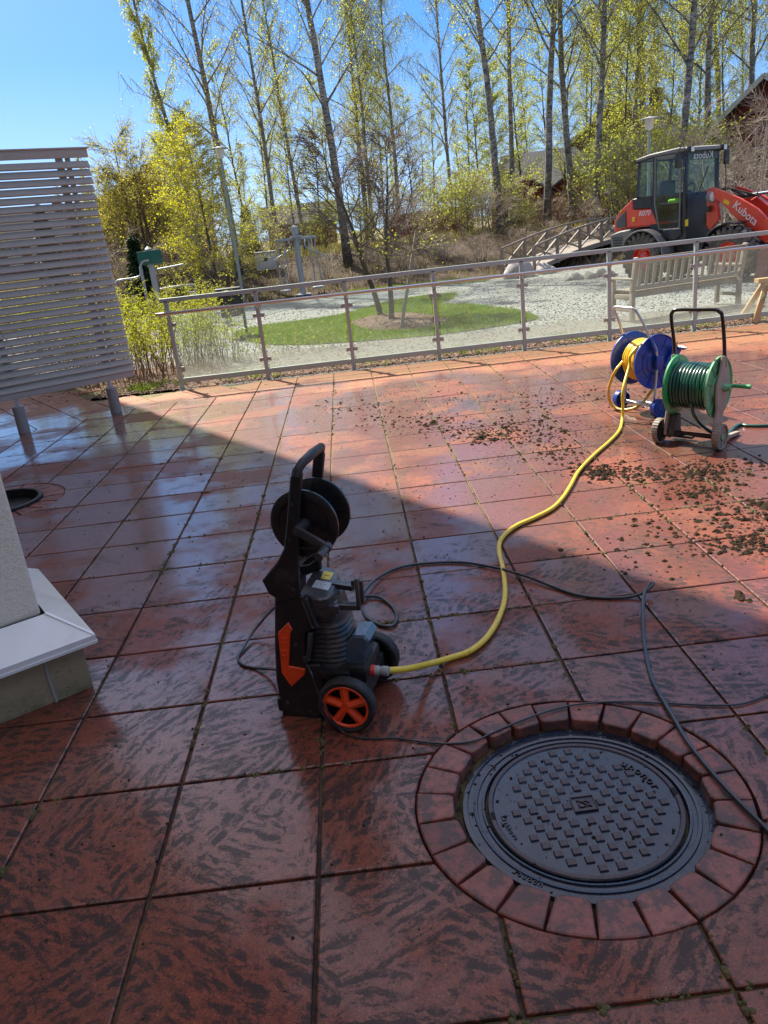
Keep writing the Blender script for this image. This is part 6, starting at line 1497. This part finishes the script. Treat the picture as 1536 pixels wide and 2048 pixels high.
def grow(rnd, H, r0, c0, nb, spread, rise, droop, twigs, lpt, lsize, ntr=1, lean=0.0, bend=.02, sub=5, leafz=1.0, top=1.0, hang=0.0, twl=1.0):
    """one tree: returns trunk, branch and leaf builders. hang > 0 gives weeping strands"""
    tb, bb, lb = MB(), MB(), MB()
    def leaf(p, s):
        a_ = rnd.uniform(0, 6.28); e = rnd.uniform(-1, 1); d = Vector((math.cos(a_), math.sin(a_), e)).normalized()*s*.5
        n_ = d.cross(Vector((rnd.gauss(0, 1), rnd.gauss(0, 1), rnd.gauss(0, 1))))
        if n_.length < 1e-6: return
        n_ = n_.normalized()*s*.36
        lb.add([p-d, p+n_, p+d, p-n_], [(0, 1, 2, 3)])
    for t_ in range(ntr):
        base = Vector((0, 0, -.25)) if ntr == 1 else Vector((rnd.gauss(0, .18), rnd.gauss(0, .18), -.25))
        dirx = Vector((rnd.gauss(0, bend), rnd.gauss(0, bend), 1)) if ntr == 1 else Vector((rnd.gauss(0, .22), rnd.gauss(0, .22), 1))
        dirx.x += lean; h = H if t_ == 0 else H*rnd.uniform(.6, .95); rr = r0 if ntr == 1 else r0*rnd.uniform(.5, .9)
        n = 14; pts = [base]; d = dirx.normalized(); ph = rnd.uniform(0, 6)
        for k in range(n):
            d = (d+Vector((math.sin(k*.9+ph)*bend+rnd.gauss(0, bend), math.cos(k*.7+ph)*bend+rnd.gauss(0, bend), .04))).normalized(); pts.append(pts[-1]+d*h/n)
        rad = [max(.008, rr*(1.25 if k == 0 else 1)*(1-k/n*.96)**.9) for k in range(n+1)]
        tb.tube(pts, rad, 9)
        for b in range(nb if ntr == 1 else max(4, nb//ntr)):
            u = c0+(1-c0)*((b+rnd.random())/(nb if ntr == 1 else max(4, nb//ntr)))*.98; k = min(n-1, int(u*n)); p = pts[k].lerp(pts[k+1], u*n-k)
            az = b*2.4+rnd.uniform(-.5, .5)+ph; prof = (1-((u-c0)/(1-c0))*.82)*top if u > c0 else 1
            L = spread*prof*rnd.uniform(.7, 1.15); d = Vector((math.cos(az), math.sin(az), rise*rnd.uniform(.6, 1.4))).normalized(); q_ = [p]; m = 6
            for j in range(m):
                d = (d+Vector((rnd.gauss(0, .10), rnd.gauss(0, .10), .06-droop*(j/m)**1.2+rnd.gauss(0, .06)))).normalized(); q_.append(q_[-1]+d*L/m)
            br_ = min(rad[k]*.5, .010+.009*L); (tb if br_ > .028 else bb).tube(q_, [max(.005, br_*(1-j/m*.85)) for j in range(m+1)], 5, cap=False)
            for s_ in range(sub):
                v = .25+.75*(s_+rnd.random())/sub; j = min(m-1, int(v*m)); p2 = q_[j].lerp(q_[j+1], v*m-j); a2 = az+rnd.choice((-1, 1))*rnd.uniform(.3, 1.1)
                L2 = L*.42*rnd.uniform(.5, 1.2)*(1.15-v*.5); d2 = Vector((math.cos(a2), math.sin(a2), rise*.7+rnd.gauss(0, .3))).normalized(); q2 = [p2]
                for jj in range(3): d2 = (d2+Vector((rnd.gauss(0, .12), rnd.gauss(0, .12), -droop*.4*jj/3+.03))).normalized(); q2.append(q2[-1]+d2*L2/3)
                bb.tube(q2, [.010, .008, .006, .004], 3, cap=False)
                for w_ in range(twigs):
                    v3 = rnd.random(); jj = min(2, int(v3*3)); p3 = q2[jj].lerp(q2[jj+1], v3*3-jj)
                    if hang > 0:
                        L3 = hang*rnd.uniform(.4, 1.2); d3 = Vector((rnd.gauss(0, .4), rnd.gauss(0, .4), rnd.uniform(-.2, .3))).normalized(); g_ = .75
                    else:
                        L3 = rnd.uniform(.3, .8)*twl; d3 = Vector((math.cos(a2)+rnd.gauss(0, .6), math.sin(a2)+rnd.gauss(0, .6), rise*.6+rnd.gauss(0, .5))).normalized(); g_ = .02
                    q3 = [p3]
                    for jj in range(4): d3 = (d3+Vector((rnd.gauss(0, .06), rnd.gauss(0, .06), -g_))).normalized(); q3.append(q3[-1]+d3*L3/4)
                    bb.tube([q3[0], q3[2], q3[4]], [.0045, .0035, .0025], 3, cap=False)
                    for l_ in range(int(lpt*rnd.uniform(.4, 1.4)*leafz+rnd.random())):
                        v4 = rnd.random()**.8; jj = min(3, int(v4*4)); p4 = q3[jj].lerp(q3[jj+1], v4*4-jj)
                        leaf(p4+Vector((rnd.gauss(0, .03), rnd.gauss(0, .03), rnd.gauss(0, .03))), lsize*rnd.uniform(.6, 1.3))
    return tb, bb, lb
PROTO = {}
def proto(key, seed, mt, mb_, ml, **kw):
    tb, bb, lb = grow(random.Random(seed), **kw); print('proto', key, len(tb.f), len(bb.f), len(lb.f))
    PROTO[key] = (tb.mesh('trunk', 180), bb.mesh('branches'), lb.mesh('crown') if lb.v else None, mt, mb_, ml)
def plant(key, px, d, sc, rot, lab, cat='tree', name='birch_tree', group=None, p=None, lean=(0, 0), sxy=None):
    if p is None: p = AT(px, d); p.z = gz(p.x, p.y)
    t = thing(name, lab, cat, p, rot, group); t.scale = (sxy or sc, sxy or sc, sc); t.rotation_euler = (lean[0], lean[1], rot)
    a_, b_, c__, mt, mb_, ml = PROTO[key]
    obj('trunk' if cat == 'tree' else 'stems', a_, mt, t); obj('branches', b_, mb_, t)
    if c__: obj('crown' if cat == 'tree' else 'foliage', c__, ml, t)
    return t
# kinds
proto('weep', 11, M_BW, M_TW, M_LF['birch'], H=17, r0=.16, c0=.28, nb=34, spread=4.2, rise=.9, droop=.42, sub=6, twigs=8, lpt=10, lsize=.054, hang=1.7)
proto('leafy', 12, M_BW, M_TW, M_LF['birch'], H=15, r0=.12, c0=.15, nb=36, spread=2.6, rise=1.3, droop=.15, sub=6, twigs=8, lpt=8, lsize=.055, hang=.9)
proto('column', 13, M_BW, M_TWL, M_LF['birch2'], H=13, r0=.09, c0=.10, nb=44, spread=1.5, rise=1.6, droop=.05, sub=6, twigs=7, lpt=10, lsize=.054, hang=.4)
proto('bare', 14, M_BW, M_TW, M_LF['olive'], H=17, r0=.13, c0=.22, nb=34, spread=3.4, rise=1.2, droop=.2, sub=7, twigs=8, lpt=4, lsize=.05, hang=.6)
proto('tall', 15, M_BW, M_TW, M_LF['birch'], H=19, r0=.145, c0=.30, nb=34, spread=3.2, rise=1.0, droop=.22, sub=6, twigs=7, lpt=8, lsize=.055, hang=.9)
proto('tall2', 16, M_BW, M_TW, M_LF['birch2'], H=18, r0=.145, c0=.25, nb=36, spread=3.6, rise=1.0, droop=.3, sub=6, twigs=8, lpt=8, lsize=.055, hang=1.1)
proto('thin', 17, M_BD, M_TW, M_LF['birch2'], H=8, r0=.06, c0=.15, nb=24, spread=1.3, rise=1.2, droop=.1, sub=6, twigs=5, lpt=8, lsize=.055)
proto('willow', 18, M_BD, M_TW, M_LF['olive'], H=5.2, r0=.12, c0=.12, nb=60, spread=2.9, rise=1.0, droop=.12, sub=7, twigs=8, lpt=6, lsize=.06, ntr=6)
proto('bright', 19, M_BD, M_TWL, M_LF['bright'], H=5.6, r0=.07, c0=.04, nb=46, spread=2.5, rise=.7, droop=.1, sub=7, twigs=7, lpt=8, lsize=.055)
proto('scrub', 20, M_BD, M_TWL, M_LF['brown'], H=2.6, r0=.035, c0=.05, nb=34, spread=1.5, rise=1.0, droop=.1, sub=4, twigs=4, lpt=1.5, lsize=.04, ntr=7)
proto('greenscrub', 21, M_BD, M_TWL, M_LF['young'], H=2.4, r0=.03, c0=.05, nb=42, spread=1.4, rise=.9, droop=.1, sub=4, twigs=4, lpt=4, lsize=.06, ntr=7)
proto('apple', 22, M_BD, M_TW, None, H=3.9, r0=.065, c0=.34, nb=20, spread=1.9, rise=.8, droop=.05, sub=7, twigs=5, lpt=0, lsize=.03, bend=.05, twl=.7)
proto('cherry', 23, M_TWL, M_TWL, M_LF['brown'], H=4.4, r0=.07, c0=.08, nb=40, spread=2.3, rise=1.0, droop=.05, sub=5, twigs=4, lpt=.5, lsize=.03, ntr=6)
proto('parasol', 24, M_BD, M_TW, M_LF['young'], H=1.75, r0=.04, c0=.82, nb=12, spread=1.5, rise=.25, droop=.25, sub=5, twigs=4, lpt=1.2, lsize=.045, bend=.03, twl=.5)
T_ = plant
LMK = [(-40, 'left of the frame edge behind the lattice'), (30, 'behind the far left of the lattice screen'), (80, 'behind the left part of the lattice screen'), (130, 'behind the middle of the lattice screen'), (165, 'behind the right edge of the lattice screen'), (210, 'just right of the lattice top corner'), (250, 'left of the green exercise panel'), (300, 'behind the green exercise panel'), (345, 'between the green panel and the street lamp'), (385, 'a little left of the street lamp'), (425, 'close left of the street lamp'), (460, 'at the street lamp'), (495, 'between the street lamp and the utility box'), (530, 'at the white utility box'), (570, 'just left of the four lever exercise machine'), (605, 'behind the four lever exercise machine'), (645, 'left of the thickest birch'), (690, 'at the foot of the thickest birch'), (730, 'just right of the thickest birch'), (765, 'behind the bare trees of the mulch circle'), (800, 'behind the leaning stake'), (840, 'right of the leaning stake'), (875, 'below the middle of the long red fence'), (910, 'below the far bare birch'), (945, 'at the right end of the long red fence'), (980, 'left of the three straight birches'), (1012, 'at the left two of the three straight birches'), (1045, 'between the middle and right straight birches'), (1085, 'at the rightmost straight birch'), (1120, 'below the red porches'), (1150, 'at the white trunked birch'), (1185, 'at the stout dark footed birch'), (1218, 'left of the loader hood'), (1250, 'behind the loader hood'), (1285, 'behind the rear of the loader cab'), (1325, 'behind the middle of the loader cab'), (1370, 'behind the front of the loader cab'), (1415, 'over the loader windscreen'), (1455, 'left of the black roofed cottage'), (1490, 'at the left eave of the black roofed cottage'), (1535, 'at the right edge of the photo'), (1590, 'just beyond the right edge of the photo')]
USED = {}
def where(kind, px, d):
    L_ = min(LMK, key=lambda m: abs(m[0]-px))[1]; k_ = (kind, L_); n_ = USED.get(k_, 0); USED[k_] = n_+1
    return kind+' '+L_+('', ', the farther one', ', the farthest one', ', the last one')[n_]
T_('tall2', 690, 30, 1.12, .4, 'thickest birch left of centre with long hanging twigs high in the sky')
T_('bare', 470, 31, 1.05, 1.0, 'tall nearly bare birch rising behind the street lamp left of the thickest birch')
T_('column', 400, 32, 1.10, 2.0, 'slim leafy birch at the left edge of the tall trees')
T_('bare', 557, 37, 1.00, 3.1, 'thin bare birch between the two taller birches on the left', sxy=.8)
T_('weep', 735, 47, 1.0, 2.2, 'weeping birch standing well behind and right of the thickest birch')
T_('leafy', 610, 40, .95, .7, 'yellow green leafy birch behind the exercise machine with four levers')
T_('leafy', 745, 43, 1.0, 4.4, 'far leafy birch between the thickest birch and the red board fence')
T_('weep', 800, 46, .85, 5.0, 'leafy weeping birch far behind the bare young trees')
T_('bare', 905, 45, 1.0, .2, 'far bare birch right of the wide gap of blue sky', sxy=.85)
T_('tall', 1002, 33, 1.06, 1.6, 'leftmost of the three straight birches in front of the blue sky on the right')
T_('tall', 1026, 38, 1.12, 3.9, 'middle one of the three straight birches on the right', sxy=.9)
T_('tall', 1093, 34, 1.10, 5.2, 'rightmost of the three straight birches, its trunk before the porches')
T_('weep', 1147, 35, 1.0, .9, 'white trunked birch just left of the forked birch by the footbridge')
T_('tall2', 1192, 33, 1.0, 2.7, 'stout birch with a dark foot right above the footbridge')
T_('weep', 1350, 33, 1.05, 3.3, 'white trunked birch rising behind the loader cab')
T_('tall2', 1412, 36, 1.05, 4.6, 'leaning grey birch behind the right end of the loader cab', lean=(0, .05))
T_('weep', 1500, 38, 1.0, 1.2, 'big birch over the black cottage roof at the right edge')
T_('leafy', 1255, 38, 1.05, 2.9, 'dense leafy birch over the grey roof of the ochre house')
T_('weep', 1300, 47, 1.1, .3, 'far weeping birch above the street lamp behind the loader')
T_('tall', 1440, 46, 1.1, 2.0, 'far straight birch between the loader cab and the black cottage roof')
T_('column', 205, 62, .62, .5, 'pale thin birch standing alone against the sky beside the lattice screen')
T_('leafy', 8, 66, .62, 1.5, 'pale far tree peeping over the top left corner of the lattice')
T_('leafy', 150, 70, .45, 1.5, 'tiny treetop just over the lattice top board')
T_('willow', 292, 34, 1.05, .6, 'big round bare willow in front of the brown house', name='willow_tree')
T_('willow', 235, 40, .8, 2.6, 'lower willow to the left of the big round willow', name='willow_tree')
T_('bright', 425, 28, 1.0, .3, 'bright yellow green young tree right behind the street lamp', name='young_tree')
T_('bright', 378, 36, 1.05, 1.7, 'second bright yellow green tree, half behind the willow', name='young_tree')
rnd = random.Random(77)
for (px, d, sc) in ((500, 42, 1.1), (540, 48, 1.2), (590, 50, 1.3), (640, 52, 1.2), (720, 50, 1.1), (770, 55, 1.3), (830, 52, 1.2), (870, 56, 1.3), (940, 50, 1.3), (965, 44, 1.1), (985, 54, 1.4), (1050, 46, 1.2), (1070, 56, 1.3), (1125, 43, 1.1), (1170, 44, 1.2), (1215, 42, 1.2), (1238, 36, 1.0), (1275, 40, 1.2), (1330, 42, 1.2), (1385, 40, 1.2), (1455, 42, 1.2), (1535, 44, 1.2), (1010, 42, 1.0), (1108, 52, 1.2)):
    T_('thin', px, d, sc*rnd.uniform(.9, 1.15), rnd.uniform(0, 6), where('slender young tree', px, d), name='young_tree', group='slender young trees of the birch belt')
for (px, d, sc, kd) in ((560, 62, .6, 'leafy'), (660, 66, .6, 'tall'), (850, 64, .55, 'bare'), (930, 62, .55, 'leafy'), (1040, 66, .6, 'leafy'), (1180, 60, .8, 'weep'), (1230, 58, .8, 'weep'), (1370, 56, .9, 'leafy'), (1480, 54, .85, 'leafy'), (500, 60, .5, 'leafy'), (790, 60, .5, 'column'), (1590, 44, 1.1, 'tall'), (300, 60, .4, 'leafy'), (1320, 62, .9, 'leafy')):
    T_(kd, px, d, sc, rnd.uniform(0, 6), where('distant birch', px, d), group='far birches behind the houses')
# scrub along the bank and in front of the houses
for (px, d, sc, kd) in ((215, 30, 1.0, 'scrub'), (250, 29, .9, 'scrub'), (330, 30, .9, 'scrub'), (445, 30.5, .8, 'scrub'), (520, 34, 1.0, 'greenscrub'), (575, 36, .9, 'scrub'), (640, 37, 1.0, 'greenscrub'), (730, 34, .9, 'greenscrub'), (780, 36, 1.1, 'scrub'), (830, 33, .9, 'scrub'), (870, 35, 1.1, 'greenscrub'), (915, 33, 1.1, 'greenscrub'), (950, 35, 1.2, 'greenscrub'), (985, 31.5, .8, 'scrub'), (1010, 34, 1.0, 'greenscrub'), (1050, 35, .55, 'greenscrub'), (1085, 36, .6, 'scrub'), (1120, 35, .6, 'scrub'), (1150, 35, .55, 'scrub'), (1215, 35, 1.2, 'greenscrub'), (1250, 33, 1.4, 'greenscrub'), (1285, 34, 1.5, 'greenscrub'), (1330, 33, 1.5, 'greenscrub'), (1380, 36, 1.6, 'greenscrub'), (1100, 29, .5, 'scrub'), (1180, 31, .5, 'scrub'), (880, 29, .5, 'scrub'), (960, 28.5, .5, 'scrub'), (560, 29.5, .4, 'scrub'), (800, 28.8, .5, 'scrub'), (740, 29, .45, 'scrub'), (1035, 28.6, .5, 'scrub'), (640, 29, .4, 'scrub')):
    if kd == 'scrub': T_(kd, px, d, sc, rnd.uniform(0, 6), where('leafless brown bush', px, d), cat='bush', name='scrub_bush', group='leafless bushes along the earth bank')
    else: T_(kd, px, d, sc, rnd.uniform(0, 6), where('light green budding bush', px, d), cat='bush', name='scrub_bush', group='budding bushes at the foot of the birches')
T_('cherry', 1470, 24, 1.0, .2, 'pale bare cherry tree in front of the dark red cottage', name='cherry_tree')
T_('cherry', 1535, 22, .9, 1.9, 'bare cherry tree at the right edge above the lift arm', name='cherry_tree')
T_('cherry', 1425, 27, .85, 4.1, 'bare shrubby cherry tree behind the loader mirror', name='cherry_tree')
# low bushes of the bank (mass)
M_LITT = leafmat('dry_stalks', (.10, .075, .05), (.24, .18, .11), .1)
q = MB()
for k in range(16000):
    r_ = 26.8+5.5*rnd.random(); a_ = rnd.uniform(R(-14), R(30)); x, y = r_*math.sin(a_), -2.3+r_*math.cos(a_)
    if math.sin(x*1.3+y)*math.sin(y*1.1)+rnd.uniform(-.7, .7) < -.1: continue
    blades(q, x, y, gz(x, y)-.03, rnd.uniform(.06, .42), rnd.uniform(.006, .014), rnd, .7)
tag(obj('dead_stalks', q, M_LITT), 'dead brown stalks and twigs covering the earth bank', 'dead stalks', kind='stuff')
# spruce
def spruce(px, d, h, lab):
    p = AT(px, d); p.z = gz(p.x, p.y); t = thing('spruce_tree', lab, 'tree', p); r_ = random.Random(int(px))
    q = MB(); q.tube([(0, 0, -.2), (0, 0, h)], [.08, .01], 7); obj('trunk', q, M_BD, t, 60); q = MB()
    for k in range(46):
        z = h*(.06+.92*k/46); L = (1-k/46)*h*.20+.08
        for b in range(11):
            a_ = b*.571+k*1.1+r_.uniform(-.2, .2); dd = Vector((math.cos(a_), math.sin(a_), -.25+r_.gauss(0, .1)))
            for j in range(9):
                c = Vector((0, 0, z))+dd*L*(j+1)/9; s = .09*r_.uniform(.7, 1.3); n_ = Vector((r_.gauss(0, 1), r_.gauss(0, 1), r_.gauss(0, 1))).normalized()*s*.5; e = (dd.normalized()+Vector((r_.gauss(0, .4), r_.gauss(0, .4), -.3)))*s
                q.add([c-n_, c+n_, c+e], [(0, 1, 2)])
    obj('crown', q, M_LF['spruce'], t)
spruce(272, 27, 2.5, 'small dark spruce behind the green exercise panel'); spruce(105, 33, 2.9, 'dark spruce seen through the lattice screen'); spruce(500, 40, 2.4, 'small dark spruce left of the white utility box')

# two bare staked trees and the weeping one in the mulch circle
T_('apple', 0, 0, 1.0, .3, 'bare young tree standing rightmost in the mulch circle', name='young_tree', p=GP(782, 637), lean=(0, -.02))
T_('apple', 0, 0, 1.06, 2.2, 'bare young tree standing leftmost in the mulch circle', name='young_tree', p=GP(762, 628), lean=(0, -.03))
T_('parasol', 0, 0, 1.0, 1.1, 'low flat topped weeping tree with wide arching twigs beside its stake', name='weeping_tree', p=GP(803, 652), lean=(0, .10))
a_, b_ = GP(800, 655), None
st = thing('tree_stake', 'leaning brown wooden stake beside the weeping tree', 'tree stake', a_)
hs_, hz_ = VPl(833, 462, (a_.x, a_.y), (1, 0)); q = MB(); q.tube([(0, 0, -.1), (hs_, 0, hz_)], [.032, .03], 8); obj('pole', q, M_OAK, st, 40)

# shrubs by the railing: many upright stems with fresh leaves
def stemshrub(rnd, n, h, rad, lpt, ls, tilt=.15, bare=.3, sw=.004):
    tb, lb = MB(), MB()
    for k in range(n):
        a_ = rnd.uniform(0, 6.28); r_ = rad*math.sqrt(rnd.random()); b = Vector((math.cos(a_)*r_, math.sin(a_)*r_, -.05)); d = Vector((math.cos(a_)*tilt*rnd.random()+rnd.gauss(0, .06), math.sin(a_)*tilt*rnd.random()+rnd.gauss(0, .06), 1)).normalized()
        L = h*rnd.uniform(.6, 1.1); P = [b]; m = 7
        for j in range(m): d = (d+Vector((rnd.gauss(0, .07), rnd.gauss(0, .07), 0))).normalized(); P.append(P[-1]+d*L/m)
        tb.tube(P, [sw*(1.3-j/m) for j in range(m+1)], 4, cap=False)
        for s_ in range(5):
            v = rnd.uniform(bare, 1); j = min(m-1, int(v*m)); p = P[j].lerp(P[j+1], v*m-j); e = Vector((rnd.gauss(0, 1), rnd.gauss(0, 1), rnd.uniform(.2, 1))).normalized()*L*.16*rnd.uniform(.5, 1.3); tb.tube([p, p+e*.5, p+e], [sw*.5, sw*.45, sw*.3], 3, cap=False)
            for l_ in range(lpt):
                c = p+e*rnd.random()+Vector((rnd.gauss(0, .012), rnd.gauss(0, .012), rnd.gauss(0, .012))); s = ls*rnd.uniform(.5, 1.3)
                for f_ in range(2):
                    dd = Vector((rnd.gauss(0, 1), rnd.gauss(0, 1), rnd.gauss(0, .6))).normalized()*s*.6; nn = dd.cross(Vector((rnd.gauss(0, 1), rnd.gauss(0, 1), rnd.gauss(0, 1))).normalized()).normalized()*s*.36
                    lb.add([c, c+dd*.5+nn, c+dd, c+dd*.5-nn], [(0, 1, 2, 3)])
    return tb, lb
M_RST = simple('reddish_stem_bark', (.22, .12, .07), .7, var=.3, scale=8)
SH = [stemshrub(random.Random(s_), 22, 1.1, .26, 7, .030, .4, .42) for s_ in (1, 2, 3)]
SH = [(a__.mesh('stems'), b__.mesh('foliage')) for a__, b__ in SH]
CLB = ['beside the first railing post, front of the clump', 'second in the front row right of the lattice', 'closest to the lattice edge in the front row', 'in the second row behind the first railing post', 'in the middle of the clump by the lattice', 'right behind the end of the handrail', 'third row, behind the first railing post', 'second row, half behind the lattice edge', 'second row, behind the lattice slats', 'rightmost in the clump, seen through the first glass panel', 'third row behind the lattice edge', 'back row in the middle of the clump', 'back row, seen over the end of the top rail', 'leftmost of the clump, behind the lattice slats']
rnd = random.Random(41); ks = 0
for (x, y, sc) in ((-2.75, 9.35, 1.05), (-3.15, 9.6, 1.15), (-3.6, 9.5, 1.1), (-2.5, 9.9, 1.1), (-3.0, 10.2, 1.2), (-2.2, 10.4, 1.15), (-2.55, 10.9, 1.1), (-3.5, 10.3, 1.15), (-4.1, 10.0, 1.1), (-1.85, 10.8, .95), (-3.9, 10.9, 1.15), (-3.1, 11.2, 1.15), (-2.15, 11.4, .95), (-4.6, 10.6, 1.1)):
    t = thing('leafy_shrub', 'leafy yellow green shrub '+CLB[ks], 'shrub', (x, y, 0), rnd.uniform(0, 6), 'shrubs clumped left of the railing'); t.scale = (sc,)*3
    a__, b__ = SH[ks % 3]; ks += 1; obj('stems', a__, M_RST, t); obj('foliage', b__, M_LF['bush'], t)
SP = [stemshrub(random.Random(s_), 7, .80, .16, 3, .030, .7, .15, .003) for s_ in (5, 6, 7)]
SP = [(a__.mesh('stems'), b__.mesh('foliage')) for a__, b__ in SP]
PLB = ['spindly leafy shrub at the foot of the first railing post', 'small spindly shrub in the middle of the first glass panel', 'spindly shrub right of centre in the first glass panel', 'tallest spindly shrub before the second railing post', 'thin leafy shrub touching the second railing post', 'leafy shrub just right of the second railing post', 'low green shrub in the left half of the second glass panel', 'thin shrub in the middle of the second glass panel', 'leggy shrub right of centre in the second glass panel', 'small shrub beside the third railing post', 'tiny shoot under the third railing post clamp', 'leggy shoots just right of the third railing post', 'very small shoot below the mulch circle', 'tiny green shoot near the fourth railing post', 'grassy tuft like shoot in the fifth glass panel', 'tiny shoot under the park bench', 'twiggy shrub behind the left part of the first glass panel', 'low shrub left of centre in the second glass panel', 'twiggy shrub right beside the first railing post', 'short shrub between the middle and end of the second glass panel']
for k, (px, py, sc) in enumerate(((395, 742, .9), (430, 735, .8), (455, 728, 1.0), (478, 724, 1.1), (505, 722, .95), (528, 716, .9), (560, 716, .6), (598, 706, .85), (625, 702, .9), (660, 700, .7), (690, 696, .5), (722, 694, .75), (760, 690, .45), (835, 680, .35), (1125, 655, .35), (1325, 640, .3), (410, 722, 1.0), (575, 712, .7), (380, 730, 1.0), (640, 705, .45))):
    p = GP(px, py-6, 0); p.y = max(p.y, 8.72)
    t = thing('leafy_shoot', PLB[k], 'shrub', (p.x, p.y, 0), rnd.uniform(0, 6), 'young shrubs along the railing'); t.scale = (sc,)*3
    a__, b__ = SP[k % 3]; obj('stems', a__, M_TWL, t); obj('foliage', b__, M_LF['young'], t)
# bed of bright shrubs further left behind the machines
for k, (px, d, sc) in enumerate(((240, 15.5, .85), (278, 17, .95), (345, 19, 1.0), (385, 21, 1.1), (360, 16.5, .8), (225, 19, 1.2), (170, 18, 1.2), (110, 19, 1.2), (60, 18, 1.2), (415, 23, 1.1), (15, 19, 1.2), (305, 23, 1.1), (210, 23, 1.2))):
    p = AT(px, d)
    t = thing('leafy_shrub', where('bright hedge shrub', px, d), 'shrub', p, rnd.uniform(0, 6), 'bright hedge shrubs on the left'); t.scale = (sc*1.3, sc*1.3, sc)
    a__, b__ = SH[k % 3]; obj('stems', a__, M_RST, t); obj('foliage', b__, M_LF['bush'], t)
